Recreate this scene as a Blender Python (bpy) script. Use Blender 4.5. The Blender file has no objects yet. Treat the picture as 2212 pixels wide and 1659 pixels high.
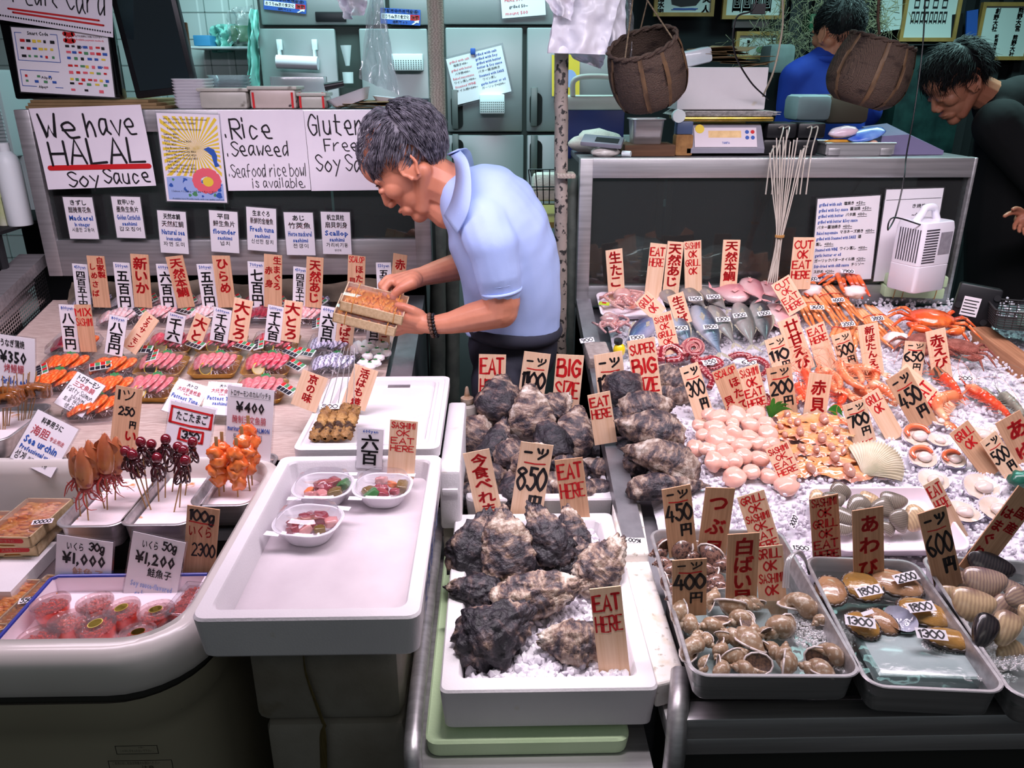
import bpy,bmesh,math,random
from math import sin,cos,pi,radians,sqrt,atan2,tan
from mathutils import Vector,Matrix,noise,Euler
V = Vector
SC = bpy.context.scene
COL = SC.collection
rnd = random.Random(7)

# ---------------------------------------------------------------- camera
PITCH,YAW,FPX,CZ = 21.2,1.2,1700.0,1.6
cam_d = bpy.data.cameras.new('camera')
cam_d.sensor_width = 36.0
cam_d.lens = FPX / 2212 * 36
cam_d.clip_start = .02
cam = bpy.data.objects.new('camera',cam_d)
COL.objects.link(cam)
cam.location = (0,0,CZ)
cam.rotation_euler = (radians(90 - PITCH),0,radians(-YAW))
SC.camera = cam
CM = Euler((radians(90 - PITCH),0,radians(-YAW))).to_matrix()

# ---------------------------------------------------------------- world, light, exposure
w = bpy.data.worlds.new('world');SC.world = w;w.use_nodes = True
w.node_tree.nodes['Background'].inputs[0].default_value = (.50,.58,.62,1)
w.node_tree.nodes['Background'].inputs[1].default_value = .17
SC.view_settings.view_transform = 'Standard'
SC.view_settings.look = 'None'
SC.view_settings.gamma = 1
SC.view_settings.use_curve_mapping = False
SC.view_settings.exposure = 0.13

def area(name,loc,size,power,color,rot=(0,0,0),spread=180):
    d = bpy.data.lights.new(name,'AREA');d.shape = 'RECTANGLE'
    d.size,d.size_y = size;d.energy = power;d.color = color
    d.spread = radians(spread)
    o = bpy.data.objects.new(name,d);COL.objects.link(o)
    o.location = loc;o.rotation_euler = [radians(a) for a in rot]
    return o
# strip lamps hung over the two displays, one pair for the back of the shop
area('strip_light',(-.85,1.48,2.10),(1.3,.2),8.8,(1,.77,.90),(0,0,0),140)
area('strip_light',(.98,1.52,2.12),(1.5,.2),11.5,(1,.84,.93),(0,0,0),140)
area('strip_light',(-.55,1.28,2.15),(1.6,.1),7.4,(.91,.83,1),(34,0,0),130)
area('strip_light',(.85,1.28,2.15),(1.5,.1),8.0,(.96,.87,.97),(30,0,0),130)
area('ceiling_light',(-.3,2.85,2.6),(1.6,.3),17,(.58,.97,1),(18,0,0),115)
area('ceiling_light',(1.9,3.2,2.6),(1.2,.3),20,(.55,1,.98),(10,0,0),130)
area('strip_light',(.08,1.03,2.12),(.30,.06),.85,(1,.90,.93),(6,0,0),36)
area('aisle_light',(.2,-.9,2.7),(2.4,.5),2.6,(1,.93,.86),(40,0,0))

# ---------------------------------------------------------------- pixel <-> place
def ray(px,py):
    return (CM @ V(((px - 1106) / FPX,(829.5 - py) / FPX,-1)))
EYE = V((0,0,CZ))
def on_plane(px,py,p,n):
    d = ray(px,py);return EYE + d * ((V(p) - EYE).dot(V(n)) / d.dot(V(n)))
def on_z(px,py,z): return on_plane(px,py,(0,0,z),(0,0,1))
def on_y(px,py,y): return on_plane(px,py,(0,y,0),(0,1,0))
def on_x(px,py,x): return on_plane(px,py,(x,0,0),(1,0,0))
SL,BZ0 = .2125,.447
def bedz(y): return BZ0 + SL * y
def on_bed(px,py,h=0): return on_plane(px,py,(0,0,BZ0 + h),(0,-SL,1))
def mpp(p):                       # metres per photo pixel at a place
    return -(CM.transposed() @ (V(p) - EYE)).z / FPX

# ---------------------------------------------------------------- materials
def lin(h):
    if not isinstance(h,str): return (*h,1) if len(h) == 3 else h
    r = [int(h[i:i + 2],16) / 255 for i in (0,2,4)]
    return tuple(((c + .055) / 1.055) ** 2.4 if c > .04045 else c / 12.92 for c in r) + (1,)
MATS = {}
def mat(name,c='808080',c2=None,s=12,rough=.5,metal=0,bump=0,bs=60,tr=0,sss=0,coat=0,tex='noise',st=(1,1,1),lo=.35,hi=.65,
        c3=None,s3=40,lo3=.55,hi3=.7,ior=1.45,det=6,emit=0,dist=0,sssr=(.6,.3,.2),sscale=.01,btex='noise',world=False,bd=.002):
    if name in MATS: return MATS[name]
    m = bpy.data.materials.new(name);m.use_nodes = True
    n,l = m.node_tree.nodes,m.node_tree.links
    b = n['Principled BSDF'];I = b.inputs
    I['Base Color'].default_value = lin(c);I['Roughness'].default_value = rough;I['Metallic'].default_value = metal
    I['Transmission Weight'].default_value = tr;I['IOR'].default_value = ior
    if sss:
        I['Subsurface Weight'].default_value = sss;I['Subsurface Radius'].default_value = sssr;I['Subsurface Scale'].default_value = sscale
    if coat: I['Coat Weight'].default_value = coat;I['Coat Roughness'].default_value = .08
    if emit: I['Emission Color'].default_value = lin(c);I['Emission Strength'].default_value = emit
    mp = None
    def coord():
        nonlocal mp
        if mp is None:
            tc = n.new('ShaderNodeTexCoord');mp = n.new('ShaderNodeMapping');mp.inputs['Scale'].default_value = st
            if world:
                g = n.new('ShaderNodeNewGeometry');l.new(g.outputs['Position'],mp.inputs['Vector'])
            else: l.new(tc.outputs['Object'],mp.inputs['Vector'])
        return mp.outputs['Vector']
    def texn(kind,sc,de=6,di=0):
        if kind == 'wave':
            t = n.new('ShaderNodeTexWave');t.inputs['Scale'].default_value = sc;t.inputs['Distortion'].default_value = di or 3
            t.inputs['Detail'].default_value = 3;o = t.outputs['Fac']
        elif kind == 'voronoi':
            t = n.new('ShaderNodeTexVoronoi');t.inputs['Scale'].default_value = sc;o = t.outputs['Distance']
        elif kind == 'brick':
            t = n.new('ShaderNodeTexBrick');t.inputs['Scale'].default_value = sc;o = t.outputs['Fac']
            t.offset = 0;t.inputs['Mortar Size'].default_value = .02;t.inputs['Brick Width'].default_value = .5;t.inputs['Row Height'].default_value = .5
        else:
            t = n.new('ShaderNodeTexNoise');t.inputs['Scale'].default_value = sc;t.inputs['Detail'].default_value = de
            t.inputs['Distortion'].default_value = di;o = t.outputs['Fac']
        l.new(coord(),t.inputs['Vector']);return o
    out = None
    if c2:
        r = n.new('ShaderNodeValToRGB');l.new(texn(tex,s,det,dist),r.inputs[0])
        e = r.color_ramp.elements;e[0].position,e[1].position = lo,hi;e[0].color,e[1].color = lin(c),lin(c2)
        out = r.outputs[0]
        if c3:
            mx = n.new('ShaderNodeMix');mx.data_type = 'RGBA';q = n.new('ShaderNodeValToRGB');l.new(texn('noise',s3,4),q.inputs[0])
            q.color_ramp.elements[0].position,q.color_ramp.elements[1].position = lo3,hi3
            l.new(q.outputs[0],mx.inputs[0]);l.new(out,mx.inputs[6]);mx.inputs[7].default_value = lin(c3);out = mx.outputs[2]
        l.new(out,I['Base Color'])
    if bump:
        bp = n.new('ShaderNodeBump');bp.inputs['Strength'].default_value = bump;bp.inputs['Distance'].default_value = bd
        l.new(texn(btex,bs),bp.inputs['Height']);l.new(bp.outputs[0],I['Normal'])
    MATS[name] = m;return m
def clear(name,tint='ffffff',gloss=1.0,rough=.03,haze=0,ior=1.45):
    if name in MATS: return MATS[name]
    m = bpy.data.materials.new(name);m.use_nodes = True;n,l = m.node_tree.nodes,m.node_tree.links
    n.remove(n['Principled BSDF']);out = n['Material Output']
    t = n.new('ShaderNodeBsdfTransparent');t.inputs[0].default_value = lin(tint)
    g = n.new('ShaderNodeBsdfGlossy');g.inputs['Roughness'].default_value = rough
    lw = n.new('ShaderNodeLayerWeight');pw = n.new('ShaderNodeMath');pw.operation = 'POWER';pw.inputs[1].default_value = 4;l.new(lw.outputs['Facing'],pw.inputs[0]);f = n.new('ShaderNodeMath');f.operation = 'MULTIPLY_ADD';f.inputs[1].default_value = .7;f.inputs[2].default_value = .045;l.new(pw.outputs[0],f.inputs[0])
    k = n.new('ShaderNodeMath');k.operation = 'MULTIPLY';k.inputs[1].default_value = gloss;k.use_clamp = True
    l.new(f.outputs[0],k.inputs[0]);mx = n.new('ShaderNodeMixShader');l.new(k.outputs[0],mx.inputs[0])
    a = t
    if haze:
        d = n.new('ShaderNodeBsdfDiffuse');d.inputs[0].default_value = (.9,.9,.92,1);m2 = n.new('ShaderNodeMixShader');m2.inputs[0].default_value = haze
        l.new(t.outputs[0],m2.inputs[1]);l.new(d.outputs[0],m2.inputs[2]);a = m2
    l.new(a.outputs[0],mx.inputs[1]);l.new(g.outputs[0],mx.inputs[2]);l.new(mx.outputs[0],out.inputs[0])
    MATS[name] = m;return m

# ---------------------------------------------------------------- mesh builder
def T(loc=(0,0,0),rot=(0,0,0),sc=(1,1,1)):
    if isinstance(sc,(int,float)): sc = (sc,) * 3
    return Matrix.LocRotScale(V(loc),Euler([radians(a) for a in rot]),V(sc))
def frame(o,x,z):                # x kept, z made square to it
    x = V(x).normalized();z = V(z);y = z.cross(x).normalized();z = x.cross(y).normalized()
    m = Matrix.Identity(4)
    for i in range(3): m[i][0],m[i][1],m[i][2],m[i][3] = x[i],y[i],z[i],o[i]
    return m
class MB:
    def __init__(s): s.v,s.f,s.m = [],[],[]
    def add(s,vs,fs,m=0,X=None):
        b = len(s.v);s.v += [(X @ V(p)) if X else V(p) for p in vs]
        s.f += [tuple(b + i for i in f) for f in fs]
        s.m += [m] * len(fs) if isinstance(m,int) else m
        return s
    def box(s,lo,hi,m=0,X=None,bev=0,bot=1.0):
        x0,y0,z0 = lo;x1,y1,z1 = hi
        if not bev:
            cx,cy = (x0 + x1) / 2,(y0 + y1) / 2
            q = [(cx + (x - cx) * k,cy + (y - cy) * k,z) for z,k in ((z0,bot),(z1,1)) for x,y in ((x0,y0),(x1,y0),(x1,y1),(x0,y1))]
            return s.add(q,[(0,3,2,1),(4,5,6,7),(0,1,5,4),(1,2,6,5),(2,3,7,6),(3,0,4,7)],m,X)
        bm = bmesh.new();bmesh.ops.create_cube(bm,size=1)
        for q in bm.verts: q.co = V(((x0 + x1) / 2 + q.co.x * (x1 - x0),(y0 + y1) / 2 + q.co.y * (y1 - y0),(z0 + z1) / 2 + q.co.z * (z1 - z0)))
        bmesh.ops.bevel(bm,geom=bm.edges[:],offset=bev,segments=2,affect='EDGES',profile=.5)
        return s.bm(bm,m,X)
    def bm(s,bm,m=0,X=None):
        bm.verts.index_update();s.add([q.co.copy() for q in bm.verts],[tuple(q.index for q in f.verts) for f in bm.faces],m,X);bm.free();return s
    def tube(s,pts,r,n=8,m=0,X=None,cap=True,flat=1.0):
        pts = [V(p) for p in pts];k = len(pts);rs = r if isinstance(r,(list,tuple)) else [r] * k
        vs,fs = [],[];up = None
        for i,p in enumerate(pts):
            t = (pts[min(i + 1,k - 1)] - pts[max(i - 1,0)])
            t = t.normalized() if t.length > 1e-9 else V((0,0,1))
            if up is None:
                up = t.orthogonal().normalized() if abs(t.z) > .95 else t.cross(V((0,0,1))).cross(t).normalized()
            up = (up - t * up.dot(t)).normalized();sd = t.cross(up)
            vs += [p + (up * cos(a) * flat + sd * sin(a)) * rs[i] for a in (2 * pi * j / n for j in range(n))]
        for i in range(k - 1):
            for j in range(n):
                a,b = i * n + j,i * n + (j + 1) % n;fs.append((a,b,b + n,a + n))
        if cap: fs += [tuple(range(n))[::-1],tuple((k - 1) * n + j for j in range(n))]
        return s.add(vs,fs,m,X)
    def lathe(s,prof,n=24,m=0,X=None,sx=1,sy=1):
        vs = [(r * cos(a) * sx,r * sin(a) * sy,z) for r,z in prof for a in (2 * pi * j / n for j in range(n))]
        fs = [(i * n + j,i * n + (j + 1) % n,(i + 1) * n + (j + 1) % n,(i + 1) * n + j) for i in range(len(prof) - 1) for j in range(n)]
        if prof[0][0] > 1e-5: fs.append(tuple(range(n))[::-1])
        if prof[-1][0] > 1e-5: fs.append(tuple((len(prof) - 1) * n + j for j in range(n)))
        return s.add(vs,fs,m,X)
    def grid(s,fn,nu,nv,m=0,X=None,wu=False,wv=False):
        vs = [fn(i / (nu if wu else nu - 1),j / (nv if wv else nv - 1)) for i in range(nu) for j in range(nv)]
        fs = [(i * nv + j,((i + 1) % nu) * nv + j,((i + 1) % nu) * nv + (j + 1) % nv,i * nv + (j + 1) % nv)
              for i in range(nu if wu else nu - 1) for j in range(nv if wv else nv - 1)]
        return s.add(vs,fs,m,X)
    def ball(s,c,r,m=0,X=None,sub=3,fn=None,rot=(0,0,0)):
        bm = bmesh.new();bmesh.ops.create_icosphere(bm,subdivisions=sub,radius=1)
        if isinstance(r,(int,float)): r = (r,r,r)
        L = T(c,rot,r)
        for q in bm.verts:
            d = q.co.normalized();k = fn(d) if fn else 1;q.co = L @ (d * k)
        return s.bm(bm,m,X)
    def prism(s,poly,h0,h1,m=0,X=None):
        n = len(poly)
        return s.add([(x,y,h0) for x,y in poly] + [(x,y,h1) for x,y in poly],
                     [tuple(range(n))[::-1],tuple(range(n,2 * n))] + [(i,(i + 1) % n,(i + 1) % n + n,i + n) for i in range(n)],m,X)
    def build(s,name,mats,parent=None,X=None,smooth=True,angle=40,org=None,**tags):
        me = bpy.data.meshes.new(name)
        if org is not None:
            X = Matrix.Translation(V(org));inv = X.inverted();s.v = [inv @ p for p in s.v]
        me.from_pydata(s.v,[],s.f);me.update()
        if not isinstance(mats,(list,tuple)): mats = [mats]
        for q in mats: me.materials.append(q)
        if len(mats) > 1: me.polygons.foreach_set('material_index',s.m)
        if smooth:
            me.polygons.foreach_set('use_smooth',[True] * len(me.polygons))
            if angle < 180:
                me.set_sharp_from_angle(angle=radians(angle))
        o = bpy.data.objects.new(name,me);COL.objects.link(o)
        if parent: o.parent = parent
        if X is not None: o.matrix_local = X
        for k,q in tags.items(): o[k] = q
        return o
def empty(name,label,cat,X=None,group=None):
    o = bpy.data.objects.new(name,None);COL.objects.link(o);o.empty_display_size = .02
    o['label'] = label;o['category'] = cat
    if group: o['group'] = group
    if X is not None: o.matrix_world = X if isinstance(X,Matrix) else Matrix.Translation(V(X))
    return o
def tag(o,label,cat,group=None,kind=None):
    o['label'] = label;o['category'] = cat
    if group: o['group'] = group
    if kind: o['kind'] = kind
    return o
def struct(o): o['kind'] = 'structure';return o
KIDS = {}
def copy_tree(o,parent=None,X=None):
    c = o.copy();COL.objects.link(c)
    if parent: c.parent = parent
    for ch in list(o.children): copy_tree(ch,c)
    if X is not None: c.matrix_world = X
    return c
def rrect(w,d,r,n=5,cx=0,cy=0):
    out = []
    for sx,sy,a0 in ((1,1,0),(-1,1,90),(-1,-1,180),(1,-1,270)):
        for k in range(n + 1):
            a = radians(a0 + 90 * k / n);out.append((cx + sx * (w / 2 - r) + r * cos(a),cy + sy * (d / 2 - r) + r * sin(a)))
    return out
def loft(mb,rings,m=0,X=None,cap0=True,cap1=True):
    n = len(rings[0]);b = [p for r in rings for p in r]
    fs = [(i * n + j,i * n + (j + 1) % n,(i + 1) * n + (j + 1) % n,(i + 1) * n + j) for i in range(len(rings) - 1) for j in range(n)]
    if cap0: fs.append(tuple(range(n))[::-1])
    if cap1: fs.append(tuple((len(rings) - 1) * n + j for j in range(n)))
    return mb.add(b,fs,m,X)
def cr(pts,k=6):                       # smooth curve through points
    P = [V(p) for p in pts];P = [P[0] * 2 - P[1]] + P + [P[-1] * 2 - P[-2]];o = []
    for i in range(1,len(P) - 2):
        for j in range(k):
            t = j / k;a,b,c,d = P[i - 1:i + 3]
            o.append(.5 * ((2 * b) + (c - a) * t + (2 * a - 5 * b + 4 * c - d) * t * t + (3 * b - 3 * c + d - a) * t ** 3))
    o.append(P[-2]);return o
def nz(p,s=1,o=0): return noise.noise(V(p) * s + V((o,o * 1.7,-o)))
def fbm(p,s=1,o=0,k=4):
    a,t,f = 1,0,s
    for _ in range(k): t += a * noise.noise(V(p) * f + V((o,o * 1.7,-o)));a *= .5;f *= 2.1
    return t
def remesh(mb,voxel,name,mats,parent=None,sm=2,X=None,**tags):
    """joins overlapping solids into one continuous skin"""
    tmp = mb.build('tmp',mats[0] if isinstance(mats,(list,tuple)) else mats)
    r = tmp.modifiers.new('r','REMESH');r.mode = 'VOXEL';r.voxel_size = voxel;r.use_smooth_shade = True
    if sm:
        q = tmp.modifiers.new('s','SMOOTH');q.factor = .5;q.iterations = sm
    bpy.context.view_layer.update()
    me = bpy.data.meshes.new_from_object(tmp.evaluated_get(bpy.context.evaluated_depsgraph_get()))
    bpy.data.objects.remove(tmp);me.name = name
    me.materials.clear()
    for q in (mats if isinstance(mats,(list,tuple)) else [mats]): me.materials.append(q)
    o = bpy.data.objects.new(name,me);COL.objects.link(o)
    if parent: o.parent = parent
    if X is not None: o.matrix_local = X
    for k,q in tags.items(): o[k] = q
    return o

# ---------------------------------------------------------------- lettering
HF = dict(A="00 26 40|12 32",B="00 06|~06 36 34 03|~03 43 40 00",C="~45 26 03 20 41",D="00 06|~06 36 43 30 00",E="46 06 00 40|03 33",
 F="46 06 00|03 33",G="~45 26 03 20 41|41 43 23",H="00 06|40 46|03 43",I="20 26",J="~36 32 10 02",K="00 06|46 03 40",L="06 00 40",M="00 06 23 46 40",
 N="00 06 40 46",O="~26 04 02 20 42 44 26",P="00 06|~06 36 44 33 03",R="00 06|~06 36 44 33 03|13 40",S="~45 26 05 23 42 20 01",T="06 46|26 20",
 U="~06 02 20 42 46",V="06 20 46",W="06 10 23 30 46",X="06 40|00 46",Y="06 23 46|23 20",Z="06 46 00 40",a="~34 14 02 10 32|34 31 40",
 b="06 00|~03 24 42 20 00",c="~33 14 02 10 31",d="~34 14 02 10 32|36 30",e="~02 32 24 03 11 20 40",f="~36 26 15 10|03 33",g="~34 14 02 10 32|~34 31 2b 0a",
 h="06 00|~02 24 32 30",i="14 10|15 16",l="16 10",m="04 00|~02 14 21 20|~22 34 42 40",n="04 00|~02 24 32 30",o="~24 02 20 42 24",r="04 00|~02 24 34",
 s="~33 14 13 31 20 01",t="16 11 30|04 34",u="~04 01 20 32|34 30",v="04 20 44",w="04 10 22 30 44",y="04 22|44 1b",k="06 00|34 02 40")
HF.update({'0': "~26 04 02 20 42 44 26",'1': "15 26 20",'2': "~05 26 44 22 00|00 40",'3': "~05 26 44 23|~23 43 31 20 01",'4': "26 02 42|34 30",
 '5': "46 16 14|~14 34 42 20 01",'6': "~36 04 02 20 41 32 13 02",'7': "06 46 20",'8': "~24 05 26 45 24 02 20 42 24",'9': "~44 23 05 26 45 44 20",
 '\\': "06 23 46|23 20|03 43|02 42",'.': "10 11",'-': "03 43",'*': "~12 33 31 12",'ツ': "05 13|25 23|~45 43 10",'一': "03 33",',': "11 0a",'円': "00 06 46 40|26 23|03 43",'~': "~02 13 32 43"})
def g2(ch): return -1 if ch == 'a' else -2 if ch == 'b' else int(ch)
def ribbon(mb,pts,w,m,z):
    """one brush stroke as a flat strip with round ends"""
    P = [V((p[0],p[1])) for p in pts];n = len(P)
    if n < 2: return
    L,R_ = [],[]
    for i in range(n):
        t = (P[min(i + 1,n - 1)] - P[max(i - 1,0)])
        if t.length < 1e-9: t = V((1,0))
        t.normalize();q = V((-t.y,t.x))
        k = 1
        if 0 < i < n - 1:
            a,b = (P[i] - P[i - 1]),(P[i + 1] - P[i])
            if a.length > 1e-9 and b.length > 1e-9: k = min(1.6,1 / max(.3,cos(a.angle(b,0) / 2)))
        L.append(P[i] + q * w / 2 * k);R_.append(P[i] - q * w / 2 * k)
    vs = [(p.x,z,p.y) for p in L + R_]
    mb.add(vs,[(i,i + 1,n + i + 1,n + i) for i in range(n - 1)],m)
    for p in (P[0],P[-1]):
        mb.add([(p.x + w / 2 * cos(a),z,p.y + w / 2 * sin(a)) for a in (k * pi / 3 for k in range(6))],[tuple(range(6))],m)
def hand(mb,text,x0,z0,x1,z1,m,wt=.13,yoff=-.0016,rs=None):
    """handwriting fitted in the box x0..x1, z0 (bottom)..z1 (top)"""
    rs = rs or random.Random(text);n = len(text)
    wid = sum(.5 if c in 'Iil1.,' else .45 if c == ' ' else 1 for c in text);cw = (x1 - x0) / max(wid,.4)
    h = z1 - z0;x = x0;lw = wt * min(h,cw * 1.5)
    for c in text:
        a = cw * (.5 if c in 'Iil1.,' else .45 if c == ' ' else 1)
        if c in HF:
            jy,js = rs.uniform(-.05,.05) * h,rs.uniform(-.06,.06)
            for st in HF[c].split('|'):
                sm = st[0] == '~';pts = [(g2(q[0]) / 4,g2(q[1]) / 6) for q in st.strip('~').split()]
                pts = [(x + cw * (.08 + .78 * ((u - (.25 if c in 'Iil1.,' else 0)) + js * v + rs.uniform(-.025,.025))),z0 + jy + h * (v + rs.uniform(-.02,.02))) for u,v in pts]
                if sm: pts = [(p.x,p.y) for p in cr([V((*p,0)) for p in pts],4)]
                ribbon(mb,pts,lw * rs.uniform(.9,1.12),m,yoff)
        x += a
GL = {}
_fc = bpy.data.curves.new('glyph','FONT');_fo = bpy.data.objects.new('glyph',_fc);COL.objects.link(_fo)
def glyph(ch,bold):
    if (ch,bold) in GL: return GL[ch,bold]
    _fc.body = ch;_fc.size = 1;_fc.offset = bold;_fc.resolution_u = 1 if ord(ch) < 0x3000 else 2
    bpy.context.view_layer.update()
    me = bpy.data.meshes.new_from_object(_fo.evaluated_get(bpy.context.evaluated_depsgraph_get()))
    vs = [(q.co.x,q.co.y) for q in me.vertices];fs = [tuple(p.vertices) for p in me.polygons]
    bpy.data.meshes.remove(me)
    if not vs: GL[ch,bold] = None;return None
    xs,ys = [q[0] for q in vs],[q[1] for q in vs]
    GL[ch,bold] = (vs,fs,min(xs),max(xs),min(ys),max(ys));return GL[ch,bold]
BO = ((-1,-1),(1,-1),(-1,1),(1,1))
def font(mb,text,x0,z0,x1,z1,m,bold=.0,vert=False,yoff=-.0016,jit=0):
    """printed (or brushed) type fitted in a box; vert: one character under the other"""
    cjk = any(ord(c) > 0x2fff for c in text);n = len(text);rs = random.Random(text)
    if vert:
        ch = (z1 - z0) / n
        for i,c in enumerate(text):
            g = glyph(c,0)
            if not g: continue
            vs,fs,a,b,lo,hi = g;cx,cz = (x0 + x1) / 2,z1 - ch * (i + .5)
            s = min((x1 - x0) / .95,ch / .98);sx = (x1 - x0) / .95 if ch / .98 > (x1 - x0) / .95 * .6 else s
            sx = min(sx,s * 1.25);ox,oz = (a + b) / 2,(lo + hi) / 2
            if jit: cx += rs.uniform(-jit,jit) * s;cz += rs.uniform(-jit,jit) * s;sx *= 1 + rs.uniform(-jit,jit)
            t = rs.uniform(-jit,jit) * 2
            for a,b in BO:
                mb.add([(cx + (u - ox + a * bold) * sx + (w_ - oz) * s * t,yoff,cz + (w_ - oz + b * bold) * s) for u,w_ in vs],fs,m)
        return
    adv = [];x = 0
    for c in text:
        g = glyph(c,0 if ord(c) > 0x2fff else bold)
        if c == ' ' or not g: adv.append((x,None));x += .3;continue
        if ord(c) > 0x2fff: adv.append((x - g[2] + (1 - (g[3] - g[2])) / 2,g));x += 1
        else: adv.append((x - g[2] + .03,g));x += g[3] - g[2] + .07
    W = max(x,.01);H = .85 if cjk else .73;s = (z1 - z0) / H;sx = (x1 - x0) / W
    if sx > s * 1.3: x0 += (x1 - x0 - W * s * 1.1) / 2;sx = s * 1.1
    base = z0 + (.08 * s if cjk else 0)
    for u,g in adv:
        if not g: continue
        dz = rs.uniform(-jit,jit) * s if jit else 0
        for p,q in (BO if bold and ord(text[0]) > 0x2fff else ((0,0),)):
            mb.add([(x0 + (u + a + p * bold * .4) * sx,yoff,base + dz + (b + q * bold * .4) * s) for a,b in g[0]],g[1],m)

def clean_glyphs(): bpy.data.objects.remove(_fo)
ORD = ['first','second','third','fourth','fifth','sixth','seventh','eighth','ninth','tenth','eleventh','twelfth','thirteenth','fourteenth','fifteenth','sixteenth']
def ordl(pts,rows=1):
    """says where in its group each stands: nth from the left (in which row)"""
    n = len(pts);idx = sorted(range(n),key=lambda i: pts[i][1]);out = [''] * n;per = -(-n // rows)
    RW = {1: [''],2: [', back row',', front row'],3: [', back row',', middle row',', front row']}.get(rows) or [', %s row from the back' % ORD[k] for k in range(rows)]
    for r in range(rows):
        row = sorted(idx[r * per:(r + 1) * per],key=lambda i: pts[i][0])
        for k,i in enumerate(row): out[i] = (ORD[k] if k < 16 else 'last') + ' from left' + RW[r]
    return out
def place(p,rz=0,tilt=0,roll=0,s=1):
    """on the sloping bed: local z along the bed's normal"""
    return Matrix.Translation(V(p)) @ Euler((atan2(SL,1),0,0)).to_matrix().to_4x4() @ Euler((radians(tilt),radians(roll),radians(rz)),'XYZ').to_matrix().to_4x4() @ Matrix.Scale(s,4)
# ================================================================ materials
STEEL = mat('brushed_steel','aeacae','c8c6c8',s=3,st=(1,30,30),rough=.36,metal=.7,bump=.08,bs=80)
STEELD = mat('worn_steel','7d7b80','918f94',s=20,rough=.42,metal=.75,bump=.15,bs=30)
FRIDGE = mat('fridge_steel','9fa8a8','929c9c',s=1.2,rough=.36,metal=.5,bump=.03,bs=200)
DARK = mat('dark_interior','1b1d20',rough=.8)
BLACK = mat('black_plastic','16161a',rough=.38)
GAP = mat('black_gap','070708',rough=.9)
STYRO = mat('styrofoam','e2dee1','d8d4d8',s=5,rough=.62,bump=.35,bs=260,btex='voronoi',c3='cfc3ae',s3=16,lo3=.68,hi3=.8,bd=.0006)
STYROD = mat('dirty_styrofoam','efe9e4','d9c7ac',s=26,lo=.5,hi=.75,rough=.7,bump=.5,bs=150,c3='8c8068',s3=60,lo3=.6,hi3=.74,bd=.0015)
STYROG = mat('green_styrofoam','cfe6bd','c2dcaf',s=6,rough=.65,bump=.3,bs=200)
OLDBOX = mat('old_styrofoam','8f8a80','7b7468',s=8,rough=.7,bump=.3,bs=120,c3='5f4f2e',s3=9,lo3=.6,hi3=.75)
PLASTW = mat('chest_plastic','dcd6d2','d2ccc6',s=4,rough=.28,coat=.3)
PLASTO = mat('chest_body_plastic','a29b86','9b947f',s=3,rough=.5)
GROOVE = mat('chest_gasket','3b3a36',rough=.6)
WOODD = mat('old_wood','6b4a33','553826',s=8,st=(1,12,12),rough=.7)
PINE = mat('pine_board','f2cfb2','e3b894',s=6,st=(26,6,1),tex='noise',rough=.62,lo=.3,hi=.72,dist=.2)
PINE2 = mat('brown_and_shaded_pine','dcae8c','c09270',s=6,st=(30,6,1),rough=.62,lo=.3,hi=.7,dist=.4)  # brown wood; on the front tray signs the darker tone stands for shade
BOXWOOD = mat('thin_box_wood','e8cfa4','d6b88a',s=7,st=(2,22,22),rough=.6)
CARD = mat('white_card','e6e2e8',rough=.45)
PAPER = mat('paper','e9e3ec','e0d9e4',s=5,rough=.6)
KRAFT = mat('cardboard','8d7452','75603f',s=9,rough=.8)
FILM = clear('clear_plastic','f8f8fa',1.5,.06,haze=.025)
FILMB = clear('plastic_film','e9eef0',2.2,.12,haze=.16)
GLASS = clear('case_glass','cfd8d6',1.6,.02,haze=.018)
RED = mat('red_ink','c4161c',rough=.55)
BLK = mat('black_ink','141217',rough=.5)
BLUE = mat('blue_ink','2b55a8',rough=.5)
PINKI = mat('pink_ink','e0606e',rough=.5)
ORGI = mat('faded_orange_ink','eec0a0',rough=.5)
LBLI = mat('faded_blue_ink','98aede',rough=.5)
GREENP = mat('green_print','4a8a5c',rough=.5)
YEL = mat('yellow_print','e3c640',rough=.5)
TILE = mat('white_wall_tile','c9d6d4','e4efed',s=5,tex='brick',lo=.4,hi=.6,rough=.25,world=False)
WALLD = mat('dark_wall','15181b','1d2125',s=3,rough=.85)
FLOORM = mat('wet_concrete_floor','2a2a2a','363432',s=5,rough=.3)

# ================================================================ the setting
struct(MB().box((-3.2,-1.6,-.04),(3.4,4.6,0)).build('floor',FLOORM))
struct(MB().box((-3.2,4.4,0),(3.4,4.5,2.9)).build('wall_back',WALLD))
struct(MB().box((-3.3,-1.6,0),(-3.2,4.5,2.9)).build('wall_left',WALLD))
struct(MB().box((3.4,-1.6,0),(3.5,4.5,2.9)).build('wall_right',WALLD))
struct(MB().box((-3.2,1.9,2.82),(3.4,4.5,2.9)).build('ceiling',WALLD))
# tiled partition behind the left case
a,b = on_y(-120,0,3.55),on_y(590,0,3.55)
tl = MB();tl.box((a.x,3.55,0),(b.x,3.62,2.7))
tw = tl.build('wall_tiled',TILE);struct(tw)
gm = MB();gx = a.x + .03
while gx < b.x: gm.box((gx,3.5485,.8),(gx + .004,3.551,2.7));gx += .10
gz = .85
while gz < 2.7: gm.box((a.x,3.5485,gz),(b.x,3.551,gz + .004));gz += .10
struct(gm.build('trim_1',mat('tile_grout','8ea09d',rough=.8)))
# dark vertical boards on the right part of the back wall
bm_ = MB()
for k in range(16):
    x = 1.5 + k * .12;bm_.box((x,4.36,.3),(x + .05,4.41,2.8))
struct(bm_.build('trim_2',mat('dark_wall_batten','25282b',rough=.7)))

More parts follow.
